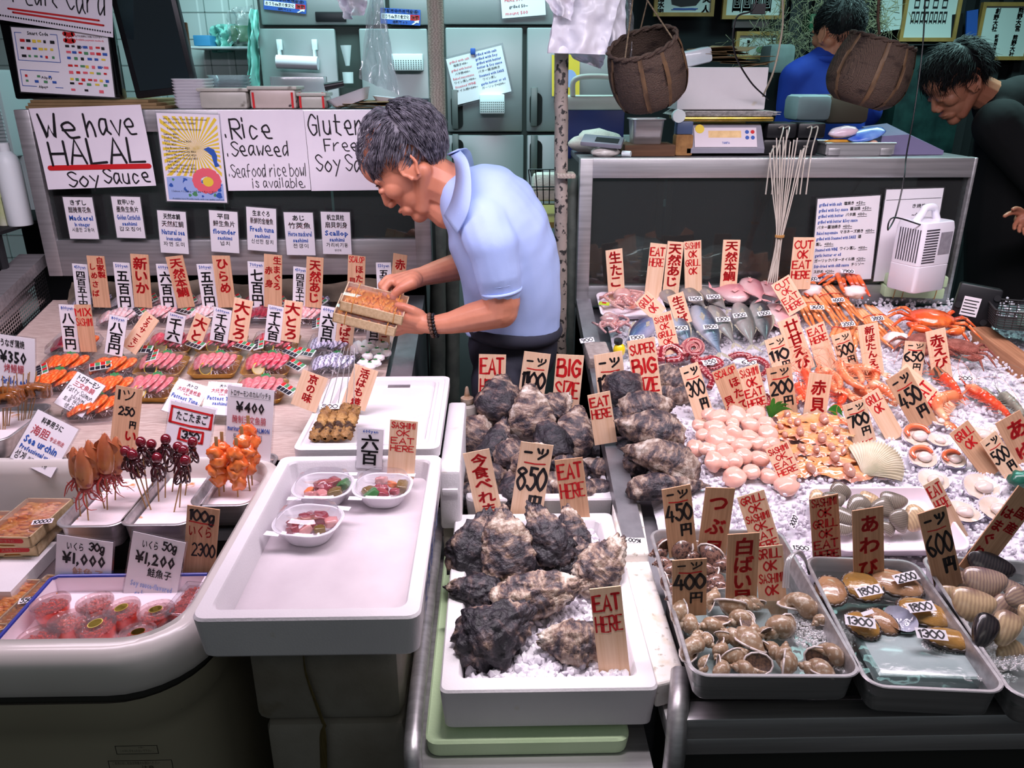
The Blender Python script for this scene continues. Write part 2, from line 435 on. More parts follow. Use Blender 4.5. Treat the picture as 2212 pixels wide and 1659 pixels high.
# ================================================================ display cases
def case(label,x0,x1,ztop,zb_,zw0,zw1,pl,pr,divs,y=2.42,dep=.42):
    """refrigerated display riser: steel frame with a pane, black box behind it"""
    c = empty('display_case',label,'display case',(x0,y,0))
    O = (x0,y,0)
    fb = MB()
    B = lambda lo,hi,**k: fb.box(lo,hi,bev=.003,**k)
    B((x0,y - .02,zb_),(pl,y + .02,ztop - .0));B((pr,y - .02,zb_),(x1,y + .02,ztop))
    B((pl - .002,y - .019,zw1),(pr + .002,y + .02,ztop));B((pl - .002,y - .019,zb_),(pr + .002,y + .02,zw0))
    fb.build('front_frame',STEEL,c,org=None).matrix_parent_inverse = c.matrix_world.inverted()
    tb = MB().box((x0,y + .02,ztop - .02),(x1,y + dep + .03,ztop - .001),bev=.004)
    tb.build('top_plate',STEELD,c).matrix_parent_inverse = c.matrix_world.inverted()
    ib = MB();t = .012
    ib.box((x0 + .002,y + .02,zb_),(x0 + t,y + dep,ztop - .02)).box((x1 - t,y + .02,zb_),(x1 - .002,y + dep,ztop - .02))
    ib.box((x0 + t,y + .02,zw0 - .06),(x1 - t,y + dep,zw0 - .05))
    ib.build('inner_box',mat('case_lining','1c1e20',rough=.5,metal=.2),c).matrix_parent_inverse = c.matrix_world.inverted()
    g = MB().box((pl,y - .004,zw0),(pr,y + .002,zw1));g.build('glass_pane',GLASS,c).matrix_parent_inverse = c.matrix_world.inverted()
    dm = MB();xs = [x0 + t] + [pl + (pr - pl) * q for q in divs] + [x1 - t]
    for i in range(len(xs) - 1):
        u,v = xs[i] + (.004 if i else 0),xs[i + 1] - (.004 if i < len(xs) - 2 else 0)
        yy = y + dep - .02 - .012 * (i % 2)
        d = MB();d.box((u,yy,zw0 - .05),(u + .022,yy + .01,ztop - .025)).box((v - .022,yy,zw0 - .05),(v,yy + .01,ztop - .025))
        d.box((u,yy,ztop - .05),(v,yy + .01,ztop - .025)).box((u,yy,zw0 - .05),(v,yy + .01,zw0 - .02))
        dd = d.build('sliding_door',mat('door_aluminium','6a665f',rough=.45,metal=.8),c);dd.matrix_parent_inverse = c.matrix_world.inverted()
        p = MB().box((u + .02,yy + .003,zw0 - .03),(v - .02,yy + .006,ztop - .04)).build('glass_pane',clear('smoky_glass','6c7674',1.0,.05,haze=.02),dd)
    return c
ZR,ZL = on_y(1700,340,2.42).z,on_y(500,236,2.42).z
case('right steel and glass display case carrying scales and tools on top',.252,on_y(2106,342,2.42).x,ZR,.93,on_y(1600,614,2.42).z,on_y(1600,383,2.42).z,
     on_y(1275,500,2.42).x,on_y(2066,500,2.42).x,(.27,.62))
case('left steel and glass display case behind the sashimi packs',on_y(50,300,2.42).x,on_y(925,300,2.42).x,ZL,on_y(500,592,2.42).z,on_y(500,516,2.42).z,
     on_y(500,284,2.42).z,on_y(103,400,2.42).x,on_y(893,400,2.42).x,(.35,.7))
# counters under them
def wedge(mb,x0,x1,y0,y1,dz,zbot,m=0):
    mb.add([(x0,y0,zbot),(x1,y0,zbot),(x1,y1,zbot),(x0,y1,zbot),(x0,y0,bedz(y0) + dz),(x1,y0,bedz(y0) + dz),(x1,y1,bedz(y1) + dz),(x0,y1,bedz(y1) + dz)],
           [(0,3,2,1),(4,5,6,7),(0,1,5,4),(1,2,6,5),(2,3,7,6),(3,0,4,7)],m)
XR0,XR1 = .252,1.56
k = empty('steel_counter','right steel counter with a long shiny front ledge holding the ice display','counter',(XR0,1.2,0))
mb = MB();wedge(mb,XR0,2.05,1.19,2.43,-.045,.30);wedge(mb,XR0,XR0 + .045,1.34,2.40,-.002,.6);o_ = mb.build('counter_body',STEELD,k);o_.matrix_parent_inverse = k.matrix_world.inverted()
mb = MB().box((.262,.916,.63),(2.0,1.18,.662),bev=.002).box((.262,.916,.66),(2.0,.955,.70),bev=.003);mb.build('front_ledge',STEEL,k).matrix_parent_inverse = k.matrix_world.inverted()
mb = MB().box((.30,.96,.02),(1.9,1.17,.625));mb.build('plinth',mat('shaded_plinth','2c2c2a',rough=.8),k).matrix_parent_inverse = k.matrix_world.inverted()  # coloured dark to stand for the darkness below the ledge
mb = MB().tube(cr([(.262,.99,.05),(.262,.93,.45),(.264,.90,.62),(.272,.93,.70),(.29,1.0,.715)],6),.016,12)
mb.build('tube_rail',STEEL,k).matrix_parent_inverse = k.matrix_world.inverted()
# left counter
lx0,lx1 = -1.40,-.245
k = empty('steel_counter','left steel counter with perforated side panel under the sashimi packs','counter',(lx0,1.7,0))
mb = MB();wedge(mb,lx0 - .02,lx1 + .02,1.61,2.42,-.03,.35);o_ = mb.build('counter_body',STEELD,k);o_.matrix_parent_inverse = k.matrix_world.inverted()
mb = MB();wedge(mb,lx1 - .035,lx1 + .022,1.66,2.40,.012,.35);mb.build('side_rail',STEELD,k).matrix_parent_inverse = k.matrix_world.inverted()
mb = MB()
z0_,z1_ = on_y(120,540,2.42).z,.0
mb.add([(lx0 - .07,y,z) for y,z in ((1.62,bedz(1.62) + .06),(2.44,bedz(2.44) + .095),(2.44,bedz(2.44) + .13),(1.62,bedz(1.62) + .10))] +
       [(lx0 + .01,y,z) for y,z in ((1.62,bedz(1.62) + .06),(2.44,bedz(2.44) + .095),(2.44,bedz(2.44) + .13),(1.62,bedz(1.62) + .10))],
       [(0,1,2,3),(7,6,5,4),(0,4,5,1),(1,5,6,2),(2,6,7,3),(3,7,4,0)])
mb.build('side_rail',STEEL,k).matrix_parent_inverse = k.matrix_world.inverted()
# perforated panel: real holes
def perforated():
    m = bpy.data.materials.get('perforated_steel')
    m = bpy.data.materials.new('perforated_steel');m.use_nodes = True;n,l = m.node_tree.nodes,m.node_tree.links
    b = n['Principled BSDF'];b.inputs['Metallic'].default_value = 1;b.inputs['Roughness'].default_value = .35;b.inputs['Base Color'].default_value = (.5,.5,.52,1)
    g = n.new('ShaderNodeNewGeometry');mp = n.new('ShaderNodeMapping');mp.inputs['Rotation'].default_value = (0,radians(90),0)
    sx = n.new('ShaderNodeSeparateXYZ');l.new(g.outputs['Position'],sx.inputs[0])
    cx = n.new('ShaderNodeCombineXYZ');l.new(sx.outputs[1],cx.inputs[0])
    sk = n.new('ShaderNodeMath');sk.operation = 'MULTIPLY_ADD';sk.inputs[1].default_value = -SL;l.new(sx.outputs[1],sk.inputs[0]);l.new(sx.outputs[2],sk.inputs[2]);l.new(sk.outputs[0],cx.inputs[1])
    v = n.new('ShaderNodeTexVoronoi');v.voronoi_dimensions = '2D';v.inputs['Randomness'].default_value = 0;v.inputs['Scale'].default_value = 95
    l.new(cx.outputs[0],v.inputs['Vector']);c = n.new('ShaderNodeMath');c.operation = 'GREATER_THAN';c.inputs[1].default_value = .36
    l.new(v.outputs['Distance'],c.inputs[0]);l.new(c.outputs[0],b.inputs['Alpha']);return m
mb = MB();mb.grid(lambda u,v: (lx0 + .008 + .0 * v,1.62 + .8 * u,bedz(1.62 + .8 * u) - .01 + .105 * v),3,3)
pp = mb.build('perforated_panel',perforated(),k);pp.matrix_parent_inverse = k.matrix_world.inverted()
mb = MB().tube([(lx0 - .03,1.62,bedz(1.62) + .05),(lx0 - .03,2.4,bedz(2.4) + .06)],.013,10).tube([(lx0 - .045,1.62,bedz(1.62) + .01),(lx0 - .045,2.4,bedz(2.4) + .02)],.011,10)
mb.build('cooling_pipe',mat('frosted_pipe','e8e2e6',rough=.5),k).matrix_parent_inverse = k.matrix_world.inverted()

mb = MB().box((lx0 - .2,2.70,0),(lx1,2.72,on_y(500,500,2.42).z));mb.build('added_dark_panel',DARK,k).matrix_parent_inverse = k.matrix_world.inverted()  # unlit-looking sheet added behind the counter so the gap stays dark
# linen cloth under the packs
mb = MB();mb.grid(lambda u,v: (lx0 + .02 + (lx1 - lx0 - .07) * u,1.62 + .79 * v,bedz(1.62 + .79 * v) - .002 + .002 * nz((u * 40,v * 30,0))),60,50)
tag(mb.build('linen_cloth',mat('linen_cloth','d9c5bb','c2a99f',s=30,st=(1,9,1),rough=.8,bump=.8,bs=220)),'beige woven cloth spread under the sashimi packs on the left counter','cloth')
mb = MB();mb.grid(lambda u,v: (-1.3 + .95 * u,2.34 + .05 * v + .01 * sin(u * 20),bedz(2.36) + .02 + .05 * v * (1 + .4 * nz((u * 8,v * 3,2)))),50,8)
tag(mb.build('gauze_cloth',mat('gauze_cloth','6b6052','4f463c',s=20,rough=.9)),'brown gauze cloth bunched under the bottom rail of the left display case','cloth')

# ================================================================ freezer chest, lower left
cx0,cx1,cy0,cy1,zr = -1.55,-.452,.935,1.60,.82
ch = empty('freezer_chest','large white plastic freezer chest with rounded corner and dark olive body, open top','freezer chest',((cx0 + cx1) / 2,(cy0 + cy1) / 2,0))
def ringz(w_,d_,r,z,n=8): return [(x,y,z) for x,y in rrect(w_,d_,r,n,(cx0 + cx1) / 2,(cy0 + cy1) / 2)]
W_,D_ = cx1 - cx0,cy1 - cy0
mb = MB()
loft(mb,[ringz(W_,D_,.13,zr - .075),ringz(W_ + .012,D_ + .012,.13,zr - .06),ringz(W_ + .006,D_ + .006,.13,zr - .022),ringz(W_ - .012,D_ - .012,.125,zr - .005),ringz(W_ - .035,D_ - .035,.115,zr),
          ringz(W_ - .055,D_ - .055,.10,zr - .001),ringz(W_ - .065,D_ - .065,.09,zr + .004),ringz(W_ - .078,D_ - .078,.085,zr - .001),ringz(W_ - .085,D_ - .085,.08,zr - .03),ringz(W_ - .09,D_ - .09,.08,zr - .17)],cap1=True,cap0=False)
mb.build('rim',PLASTW,ch,angle=60).matrix_parent_inverse = ch.matrix_world.inverted()
mb = MB();loft(mb,[ringz(W_ - .03,D_ - .03,.12,zr - .10),ringz(W_ - .028,D_ - .028,.12,zr - .074)],cap0=False,cap1=False);mb.build('gasket',GROOVE,ch).matrix_parent_inverse = ch.matrix_world.inverted()
mb = MB();loft(mb,[ringz(W_ - .05,D_ - .05,.12,.03),ringz(W_ - .04,D_ - .04,.13,zr - .19),ringz(W_ - .036,D_ - .036,.13,zr - .16),ringz(W_ - .02,D_ - .02,.13,zr - .145),ringz(W_ - .018,D_ - .018,.13,zr - .098)],cap1=False)
mb.build('body',PLASTO,ch,angle=60).matrix_parent_inverse = ch.matrix_world.inverted()
mb = MB();Y0 = cy0 + .0205
p1,p2 = on_y(255,1598,Y0),on_y(350,1615,Y0)
def outline(mb,a,b,t=.0012,m=0):
    x0,x1,z0,z1 = min(a.x,b.x),max(a.x,b.x),min(a.z,b.z),max(a.z,b.z)
    for q in ((x0,z0,x1,z0 + t),(x0,z1 - t,x1,z1),(x0,z0,x0 + t,z1),(x1 - t,z0,x1,z1)): mb.add([(q[0],0,q[1]),(q[2],0,q[1]),(q[2],0,q[3]),(q[0],0,q[3])],[(0,1,2,3)],m)
outline(mb,p1,p2);font(mb,'お願い',p1.x + .03,p2.z + .012,p1.x + .05,p1.z - .003,0,yoff=0);font(mb,'この中に手を入れないで下さい。',p1.x + .006,p2.z + .004,p2.x - .006,p2.z + .009,0,yoff=0)
p3,p4 = on_y(240,1630,Y0),on_y(392,1700,Y0)
outline(mb,p3,p4);font(mb,'注意',p3.x + .05,p3.z - .022,p3.x + .07,p3.z - .012,0,.01,yoff=0);font(mb,'ご使用の前に取扱説明書をお読みください',p3.x + .006,p3.z - .009,p4.x - .02,p3.z - .003,0,yoff=0)
for i in range(4): font(mb,'感電やけがのおそれがあります必ずお守りください',p3.x + .018,p3.z - .034 - i * .007,p4.x - .008 - .01 * (i % 2),p3.z - .030 - i * .007,0,yoff=0)
for q in mb.v: q.y = 0
lb = mb.build('warning_label',mat('label_print','1d1b16',rough=.6),ch,X=Matrix.Translation((0,Y0 - .012,0)));lb.matrix_parent_inverse = ch.matrix_world.inverted()
# inner false bottom on which roe and urchin boxes lie
mb = MB().box((cx0 + .05,cy0 + .05,zr - .15),(cx1 - .05,cy1 - .05,zr - .142));mb.build('inner_floor',mat('chest_liner','574a4c',rough=.6),ch).matrix_parent_inverse = ch.matrix_world.inverted()

# ================================================================ open foam boxes
def foam_box(label,cx,cy,w_,d_,z1,h,wall=.022,mtl=None,rot=0,lift=.03,wells=True,group=None,notch=True,r=.018,bot=.95):
    X = T((cx,cy,z1 - h),(0,0,rot));o = MB()
    def rg(a,b,rr,z,n=4): return [(x,y,z) for x,y in rrect(a,b,rr,n)]
    loft(o,[rg(w_ * bot,d_ * bot,r,0),rg(w_ * (bot + .02),d_ * (bot + .02),r,.006),rg(w_,d_,r,h - .004),rg(w_ - .005,d_ - .005,r,h),rg(w_ - 2 * wall,d_ - 2 * wall,r * .9,h),
             rg(w_ - 2 * wall - .006,d_ - 2 * wall - .006,r * .9,h - .004),rg(w_ - 2 * wall - .02,d_ - 2 * wall - .02,r * .8,lift)],cap0=True,cap1=True)
    b = o.build('foam_box',mtl or STYRO,X=X,angle=30)
    tag(b,label,'foam box',group);return b
lfb = foam_box('long white foam box on legs of older boxes, three bowls of diced fish in it',-.281,1.213,.334,.53,.87,.078,lift=.022)
foam_box('white foam box of ice and oysters at the front, on a green lid',.078,1.226,.34,.53,.72,.085,wall=.028,r=.012,lift=.03)
foam_box('white foam box behind the front oyster box, heaped with dark oysters',.10,1.735,.34,.42,.735,.09,wall=.025,lift=.03)

q = MB()
for i,c in enumerate('京都錦市場'): font(q,c,-.2 + i * .06,.012,-.155 + i * .06,.060,0,.04,yoff=0)
q.v = [V((.1645 + (p.z / .078) * .0035,p.x + .02,p.z)) for p in q.v];q.build('printed_lettering',BLUE,lfb)
def crumple(lb,px,py,Y,r):
    b = MB().ball((0,0,0),(r * 1.5,r * .6,r),fn=lambda d: 1 + .45 * fbm(d,1.8,px,4));tag(b.build('plastic_bag',FILMB,X=Matrix.Translation(on_y(px,py,Y)),angle=180),lb,'bag')
crumple('crumpled clear bag inside the right case, left pane',1385,560,2.60,.07);crumple('crumpled clear bag inside the right case, middle',1560,570,2.62,.07)
# ================================================================ signs and cards
INKS = dict(R=1,K=2,B=3,P=4,O=5,L=6,G=2)
INKM = [RED,BLK,BLUE,PINKI,ORGI,LBLI]
def write(mb,spec,w,h,jit=.05):
    for e in spec.split(';'):
        if not e: continue
        c,t,bx = e.split('|');x0,v0,x1,v1 = [float(q) for q in bx.split()]
        X0,X1,Z0,Z1 = (x0 - .5) * w,(x1 - .5) * w,h * (1 - v1),h * (1 - v0);m = INKS[c[0]];s = c[1]
        if s == 'h': hand(mb,t,X0,Z0,X1,Z1,m,wt=.2 if c[0] == 'K' else .19)
        elif s == 'm': hand(mb,t,X0,Z0,X1,Z1,m,wt=.095)
        elif s == 'n': hand(mb,t,X0,Z0,X1,Z1,m,wt=.085)
        elif s == 'f': font(mb,t,X0,Z0,X1,Z1,m,.0 if c[0] == 'G' else .012)
        elif s == 'F': font(mb,t,X0,Z0,X1,Z1,m,.03)
        elif s == 'v': font(mb,t,X0,Z0,X1,Z1,m,.028,vert=True,jit=jit)
        elif s == 'V': font(mb,t,X0,Z0,X1,Z1,m,.022,vert=True)
        elif s == '_': ribbon(mb,[(X0,Z0),((X0 + X1) / 2,Z0 - .002),(X1,Z1)],w * .045,m,-.0016)
        elif s == '=': ribbon(mb,[(X0,Z0),(X1,Z1)],w * .016,m,-.0016)
        elif s == '-': ribbon(mb,[(X0,Z0),(X1,Z1)],w * .006,m,-.0016)
def board(name,label,cat,mats,tx,ty,bx,by,wpx,spec,Y=None,lean=8,z=None,h0=0,sink=.0,group=None,th=.0024,film=0,bow=0,parent=None,base=None,jit=.05,extra=None):
    p = on_y(bx,by,base[1]) if base is not None else (on_y(bx,by,Y) if Y is not None else on_z(bx,by,z) if z is not None else on_bed(bx,by,h0));p = V(p)
    L = radians(lean);n = V((0,-cos(L),sin(L)))
    t = on_plane(tx,ty,p,n);up = (t - p);h = up.length;up.normalize()
    if sink: p = p - up * sink;h += sink
    x = up.cross(n).normalized() * -1
    if x.x < 0: x = -x
    w = wpx * mpp(p.lerp(t,.5))
    y = up.cross(x).normalized()
    X = Matrix.Identity(4)
    for i in range(3): X[i][0],X[i][1],X[i][2],X[i][3] = x[i],y[i],up[i],p[i]
    mb = MB()
    if bow:
        mb.grid(lambda u,v: ((u - .5) * w,-bow * 4 * (v - .5) ** 2,v * h),4,9).grid(lambda u,v: ((u - .5) * w,.0012 - bow * 4 * (v - .5) ** 2,v * h),4,9)
    else:
        if cat == 'wooden sign':
            rs = random.Random(label);a,b = rs.uniform(-.03,.03) * w,rs.uniform(-.03,.03) * w
            q = [(-w / 2,0),(w / 2,0),(w / 2,h + a),(-w / 2,h + b)]
            mb.add([(u,yy_,v) for yy_ in (-th / 2,th / 2) for u,v in q],[(0,1,2,3),(7,6,5,4),(0,4,5,1),(1,5,6,2),(2,6,7,3),(3,7,4,0)])
        else: mb.box((-w / 2,-th / 2,0),(w / 2,th / 2,h))
    if film:
        g = film * w;mb.box((-w / 2 - g,.0001,-g),(w / 2 + g,.0009,h + g),m=7)
    nb = len(mb.v)
    write(mb,spec,w,h - 0,jit)
    if extra: extra(mb,w,h)
    if bow:
        for i in range(nb,len(mb.v)): mb.v[i].y += -bow * 4 * (mb.v[i].z / h - .5) ** 2
    o = mb.build(name,[mats] + INKM + [FILM,GREENP,YEL],parent,smooth=False)
    o.matrix_world = X
    if not parent: tag(o,label,cat,group)
    return o
def lines(ls,v0=.06,v1=.94,c='R',x0=.06,x1=.94,k='h'):
    n = len(ls);d = (v1 - v0) / n
    return ';'.join('%s%s|%s|%.3f %.3f %.3f %.3f' % (c,k,s,x0 + (.22 if len(s) == 2 else 0) * (x1 - x0),v0 + d * i + d * .1,x1 - (.22 if len(s) == 2 else 0) * (x1 - x0),v0 + d * (i + .82)) for i,s in enumerate(ls))
def price(n,a=.05,f=1.0,last=0):
    return ('Kh|一ツ|.14 %.3f .88 %.3f;R_||.2 %.3f .84 %.3f;Kh|%s|.05 %.3f .97 %.3f;Kh|円|.5 %.3f .9 %.3f' % (a,a + .14 * f,a + .2 * f,a + .2 * f,n,a + .26 * f,a + .52 * f,a + .6 * f,a + .78 * f)) + (';R_||.35 .93 .85 .93' if last else '')
def wood(tx,ty,bx,by,w,spec,label,m=None,**k):
    return board('wooden_sign',label,'wooden sign',m or PINE,tx,ty,bx,by,w,spec,**k)
def card(tx,ty,bx,by,w,spec,label,**k):
    k.setdefault('film',.035)
    return board('laminated_card',label,'card',CARD,tx,ty,bx,by,w,spec,th=.0012,**k)
B_ = dict(base=(0,2.36,0),lean=3)
# right case, back row
wood(1326,539,1333,650,36,'Rv|生たこ|.15 .04 .9 .75','wooden sign reading 生たこ standing behind the raw octopus',**B_)
wood(1423,526,1408,650,36,lines(['EAT','HERE'],.06,.42),'plain EAT HERE sign beside the 天然あじ sign against the case glass',**B_)
wood(1460,522,1447,645,35,'Rv|天然あじ|.12 .03 .92 .80','wooden sign 天然あじ against the right case glass',**B_)
wood(1496,521,1498,640,37,lines(['SASHIMI','OK','GRILL','OK'],.01,.62),'SASHIMI OK GRILL OK sign against the right case glass',**B_)
wood(1581,518,1572,630,37,'Rv|天然本鯛|.12 .03 .92 .80','wooden sign 天然本鯛 behind the pink sea bream',**B_)
wood(1738,512,1726,625,47,lines(['CUT','OK','EAT','HERE'],.05,.82),'tall CUT OK EAT HERE sign standing behind the crab legs',base=(0,2.33,0),lean=2)
R = lambda *a,**k: wood(*a,**{**dict(lean=12),**k})
R(1684,604,1724,672,45,lines(['CUT','OK','EAT','HERE'],.05,.93),'small CUT OK EAT HERE sign leaning left above the sea bream',h0=.05,lean=20)
R(1385,642,1426,680,38,lines(['GRILL','OK'],.05,.85),'GRILL OK sign leaning over the raw octopus',h0=.05,lean=20)
R(1458,635,1478,700,36,'Rv|生さば|.15 .08 .9 .95','wooden sign 生さば stuck between the mackerel',h0=.03)
R(1429,677,1450,765,42,lines(['SASHIMI','OK','GRILL','OK'],.05,.78),'SASHIMI OK GRILL OK sign between the 1300 and 1600 yen fish',h0=.03)
R(1384,733,1403,872,60,lines(['SUPER'],.05,.25) + ';' + lines(['BIG','SIZE'],.27,.86),'SUPER BIG SIZE sign above the rear oysters',lean=6)
R(1313,762,1328,910,61,price('1300',.06),'price sign 1300 yen among the rear oysters',base=(.3,1.86,.75),lean=6)
R(1293,849,1309,958,49,lines(['EAT','HERE'],.06,.52),'small EAT HERE sign stuck in front of the 1300 yen sign',base=(.3,1.66,.75),lean=6)
R(1232,767,1219,900,59,lines(['BIG','SIZE'],.04,.74),'BIG SIZE sign without the word super behind the oyster heap',base=(.1,1.945,.75),lean=1)
R(1161,763,1141,890,57,price('1100',.06),'price sign 1100 yen behind the oyster heap',base=(.1,1.945,.75),lean=1)
R(1064,764,1061,890,58,lines(['EAT','HERE'],.05,.74),'EAT HERE sign nearest the squeeze bottle',base=(.1,1.945,.75),lean=1)
R(1028,974,1066,1150,57,'Rv|今食べれます|.15 .03 .9 .92','wooden sign 今食べれます at the front of the rear oyster box',base=(0,1.50,.7),lean=4)
R(1161,956,1130,1150,70,price('850',.04,.9,1),'price sign 850 yen between the two oyster boxes',base=(0,1.50,.7),lean=4)
R(1228,991,1250,1160,60,lines(['EAT','HERE'],.04,.52),'dark EAT HERE sign between the two oyster boxes',PINE2,base=(0,1.47,.68),lean=4)
R(1307,1268,1329,1468,67,lines(['EAT','HERE'],.06,.50),'big EAT HERE sign planted in the front oyster box',base=(0,1.02,.68),lean=7)
R(1487,788,1525,910,42,price('300',.04,.95,1),'price sign 300 yen left of the scallop meat',lean=14)
R(1562,795,1598,890,52,'Rh|SCALOP|.06 .03 .94 .17;Rv|ほたて|.52 .25 .95 .98;Rv|貝柱|.06 .58 .45 1','SCALOP ほたて貝柱 sign behind the scallop meat',PINE2)
R(1615,791,1640,890,46,lines(['SASHIMI','OK','EAT','HERE'],.03,.9),'SASHIMI OK EAT HERE sign right of the SCALOP sign')
R(1681,791,1697,895,54,price('200',.04),'price sign 200 yen behind the green leaf',PINE2)
R(1673,728,1696,810,46,price('110',.06),'price sign 110 yen above the 200 yen sign')
R(1700,688,1740,800,45,'Rv|廿甘えび|.2 .05 .9 .97','wooden sign 甘えび for sweet shrimp')
R(1759,702,1790,800,43,lines(['EAT','HERE'],.04,.4),'EAT HERE sign right of the 甘えび sign')
R(1815,720,1837,800,42,price('500',.04),'price sign 500 yen behind the shrimp pile')
R(1874,700,1889,815,44,'Rv|新ぼたんえび|.2 .04 .85 .95','wooden sign 新ぼたんえび among the crab legs and shrimp')
R(1978,738,1968,812,46,price('650',.04),'price sign 650 yen left of the 赤えび sign')
R(2020,713,2037,822,43,'Rv|赤えび|.15 .08 .9 .75','wooden sign 赤えび near the hairy crab')
R(1773,808,1758,905,50,'Rv|赤貝|.2 .1 .85 .85','wooden sign 赤貝 behind the orange ark clams',lean=8)
R(1843,868,1869,958,50,price('700',.06,.95,1),'price sign 700 yen right of the ark clams')
R(1879,848,1936,948,41,lines(['GRILL','OK'],.04,.45),'leaning GRILL OK sign between the 700 and 450 yen signs',lean=20)
R(1942,803,2050,897,50,lines(['EAT','HERE'],.35,.85),'EAT HERE sign half hidden behind the 450 yen sign near the red shrimp',lean=30)
R(1937,808,2001,922,54,price('450',.04),'price sign 450 yen behind the open scallops',PINE2,lean=10)
R(2070,922,2148,1024,50,lines(['GRILL','OK'],.05,.45),'GRILL OK sign leaning across the open scallops',PINE2,lean=22)
R(2133,943,2194,1032,42,price('500',.05),'price sign 500 yen right of the open scallops',lean=20)
R(2176,900,2226,1000,58,'Rv|あゆ|.2 .08 .95 .95','wooden sign あゆ at the right edge',PINE2,lean=10)
R(1677,962,1707,1030,52,lines(['SASHIMI','OK','EAT','HERE'],.03,.92),'short broken SASHIMI OK EAT HERE sign on the scallop meat',h0=.015,lean=25)
R(2010,1040,2075,1165,36,lines(['EAT','HERE'],.04,.5),'narrow EAT HERE sign leaning among the raw scallops by the clam tray',lean=14)
F_ = dict(lean=3)  # front signs standing in shade: that shade is put into the darker wood
R(1460,1052,1476,1200,62,price('450',.03,.85),'dark price sign 450 yen at the back of the whelk tray',PINE2,base=(0,1.24,.7),**F_)
R(1556,1055,1534,1215,63,'Rv|つぶ貝|.2 .05 .85 .95','dark wooden sign つぶ貝 at the back of the whelk tray',PINE2,base=(0,1.24,.7),**F_)
R(1621,1066,1664,1205,60,lines(['GRILL','OK','SASHIMI','OK','EAT','HERE'],.02,.86),'GRILL OK SASHIMI OK EAT HERE sign at the back corner of the whelk tray',base=(0,1.25,.7),lean=16)
R(1489,1207,1489,1330,74,price('400',.04,.92),'price sign 400 yen in the whelk tray',PINE2,base=(0,1.06,.7),**F_)
R(1606,1153,1600,1310,68,'Rv|白ばい貝|.2 .04 .85 1','wooden sign 白ばい貝 in the whelk tray',PINE2,base=(0,1.09,.7),**F_)
R(1660,1180,1672,1330,60,lines(['GRILL','OK','SASHIMI','OK'],.02,.72),'GRILL OK SASHIMI OK sign standing in the whelk water',base=(0,1.10,.7),lean=12)
R(1779,1072,1787,1215,61,lines(['SASHIMI','OK','GRILL','OK','EAT','HERE'],.01,.95),'dark SASHIMI OK GRILL OK EAT HERE sign behind the abalone tray',PINE2,base=(0,1.215,.7),lean=0)
R(1874,1098,1877,1250,66,'Rv|あわび|.2 .06 .85 .98','dark wooden sign あわび behind the abalones',PINE2,base=(0,1.15,.7),**F_)
R(2012,1101,2055,1290,60,price('600',.04,.85,1),'price sign 600 yen in the clam tray at the right',PINE2,base=(0,1.13,.7),**F_)
R(2225,1062,2095,1235,62,'Rv|はまぐり|.05 .2 .5 .85;Rv|国産|.52 .15 .95 .5','wooden sign 国産はまぐり leaning right over the big clams',PINE2,base=(0,1.15,.7),lean=6)

# left case, seven cards on the frame and the row of price strips
def menu(k,p,b1,b2,g,g2_='',pv='.24 .95'):
    s = 'KF|%s|.2 .07 .8 .19;Pf|%s|.12 .24 .9 .37;BF|%s|.1 .43 .92 .55' % (k,p,b1)
    if b2: s += ';BF|%s|.25 .6 .78 .69' % b2
    return s + ';Gf|%s|.12 .73 .9 .83' % g + (';Gf|생선회|.4 .88 .65 .93' if g2_ else '')
C_ = dict(Y=2.385,lean=0)
card(167,426,183,516,62,menu('きずし','醋腌青花魚','Mackerel','In vinegar','시큼한 고등어'),'laminated card Mackerel in vinegar, leftmost on the left case frame',**C_)
card(271,425,284,514,61,menu('紋甲いか','墨魚生魚片','Golden Cuttlefish','sashimi','갑오징어'),'laminated card Golden Cuttlefish on the left case',**C_)
card(370,456,378,547,60,menu('天然本鯛','天然紅鯛','Natural sea','bream sashimi','자연 도미'),'laminated card Natural sea bream on the left case',**C_)
card(482,456,487,545,60,menu('平目','鮃生魚片','flounder','sashimi','넙치'),'laminated card flounder on the left case',**C_)
card(564,449,567,542,63,menu('生まぐろ','新鮮的金槍魚','Fresh tuna','sashimi','신선한 참치'),'laminated card Fresh tuna on the left case',**C_)
card(644,459,651,551,62,menu('あじ','竹莢魚','Horse mackerel','sashimi','전갱이'),'laminated card Horse mackerel on the left case',**C_)
card(724,458,729,549,62,menu('帆立貝柱','扇貝刺身','Scallop','sashimi','가리비기둥',1),'laminated card Scallop sashimi, rightmost on the left case frame',**C_)
def strip(tx,ty,bx,by,w,yen,kan,label,v1=.97,**k):
    card(tx,ty,bx,by,w,'Bf|%syen|.12 .03 .88 .1;B-||.15 .12 .85 .12;KV|%s|.14 .15 .86 %.2f' % (yen,kan,v1),label,**k)
S_ = dict(base=(0,2.28,0),lean=3)
strip(172,570,182,668,32,'450','四百五十円','price strip 450yen at the far left of the back row, beside the しめさば sign',**S_)
strip(262,567,273,668,35,'500','五百円','price strip 500yen second of the white strips in the back row',**S_)
strip(354,570,366,668,34,'600','六百円','price strip 600yen left of the 天然本鯛 sign',**S_)
strip(442,570,456,668,35,'500','五百円','price strip 500yen fourth of the white strips in the back row',**S_)
strip(553,565,558,665,36,'700','七百円','price strip 700yen left of the tuna sign',**S_)
strip(649,577,647,665,30,'450','四百五十円','price strip 450yen left of the left-hand 天然あじ sign',**S_)
strip(828,567,833,665,32,'550','五百五十円','price strip 550yen behind the vendor\'s right hand',**S_)
S2 = dict(base=(0,2.26,0),lean=3)
wood(206,552,221,664,37,'Rv|しめさば|.08 .12 .48 .8;Rv|自家製|.52 .03 .95 .42','two-column wooden sign 自家製しめさば, leftmost in the back row',PINE2,**S2)
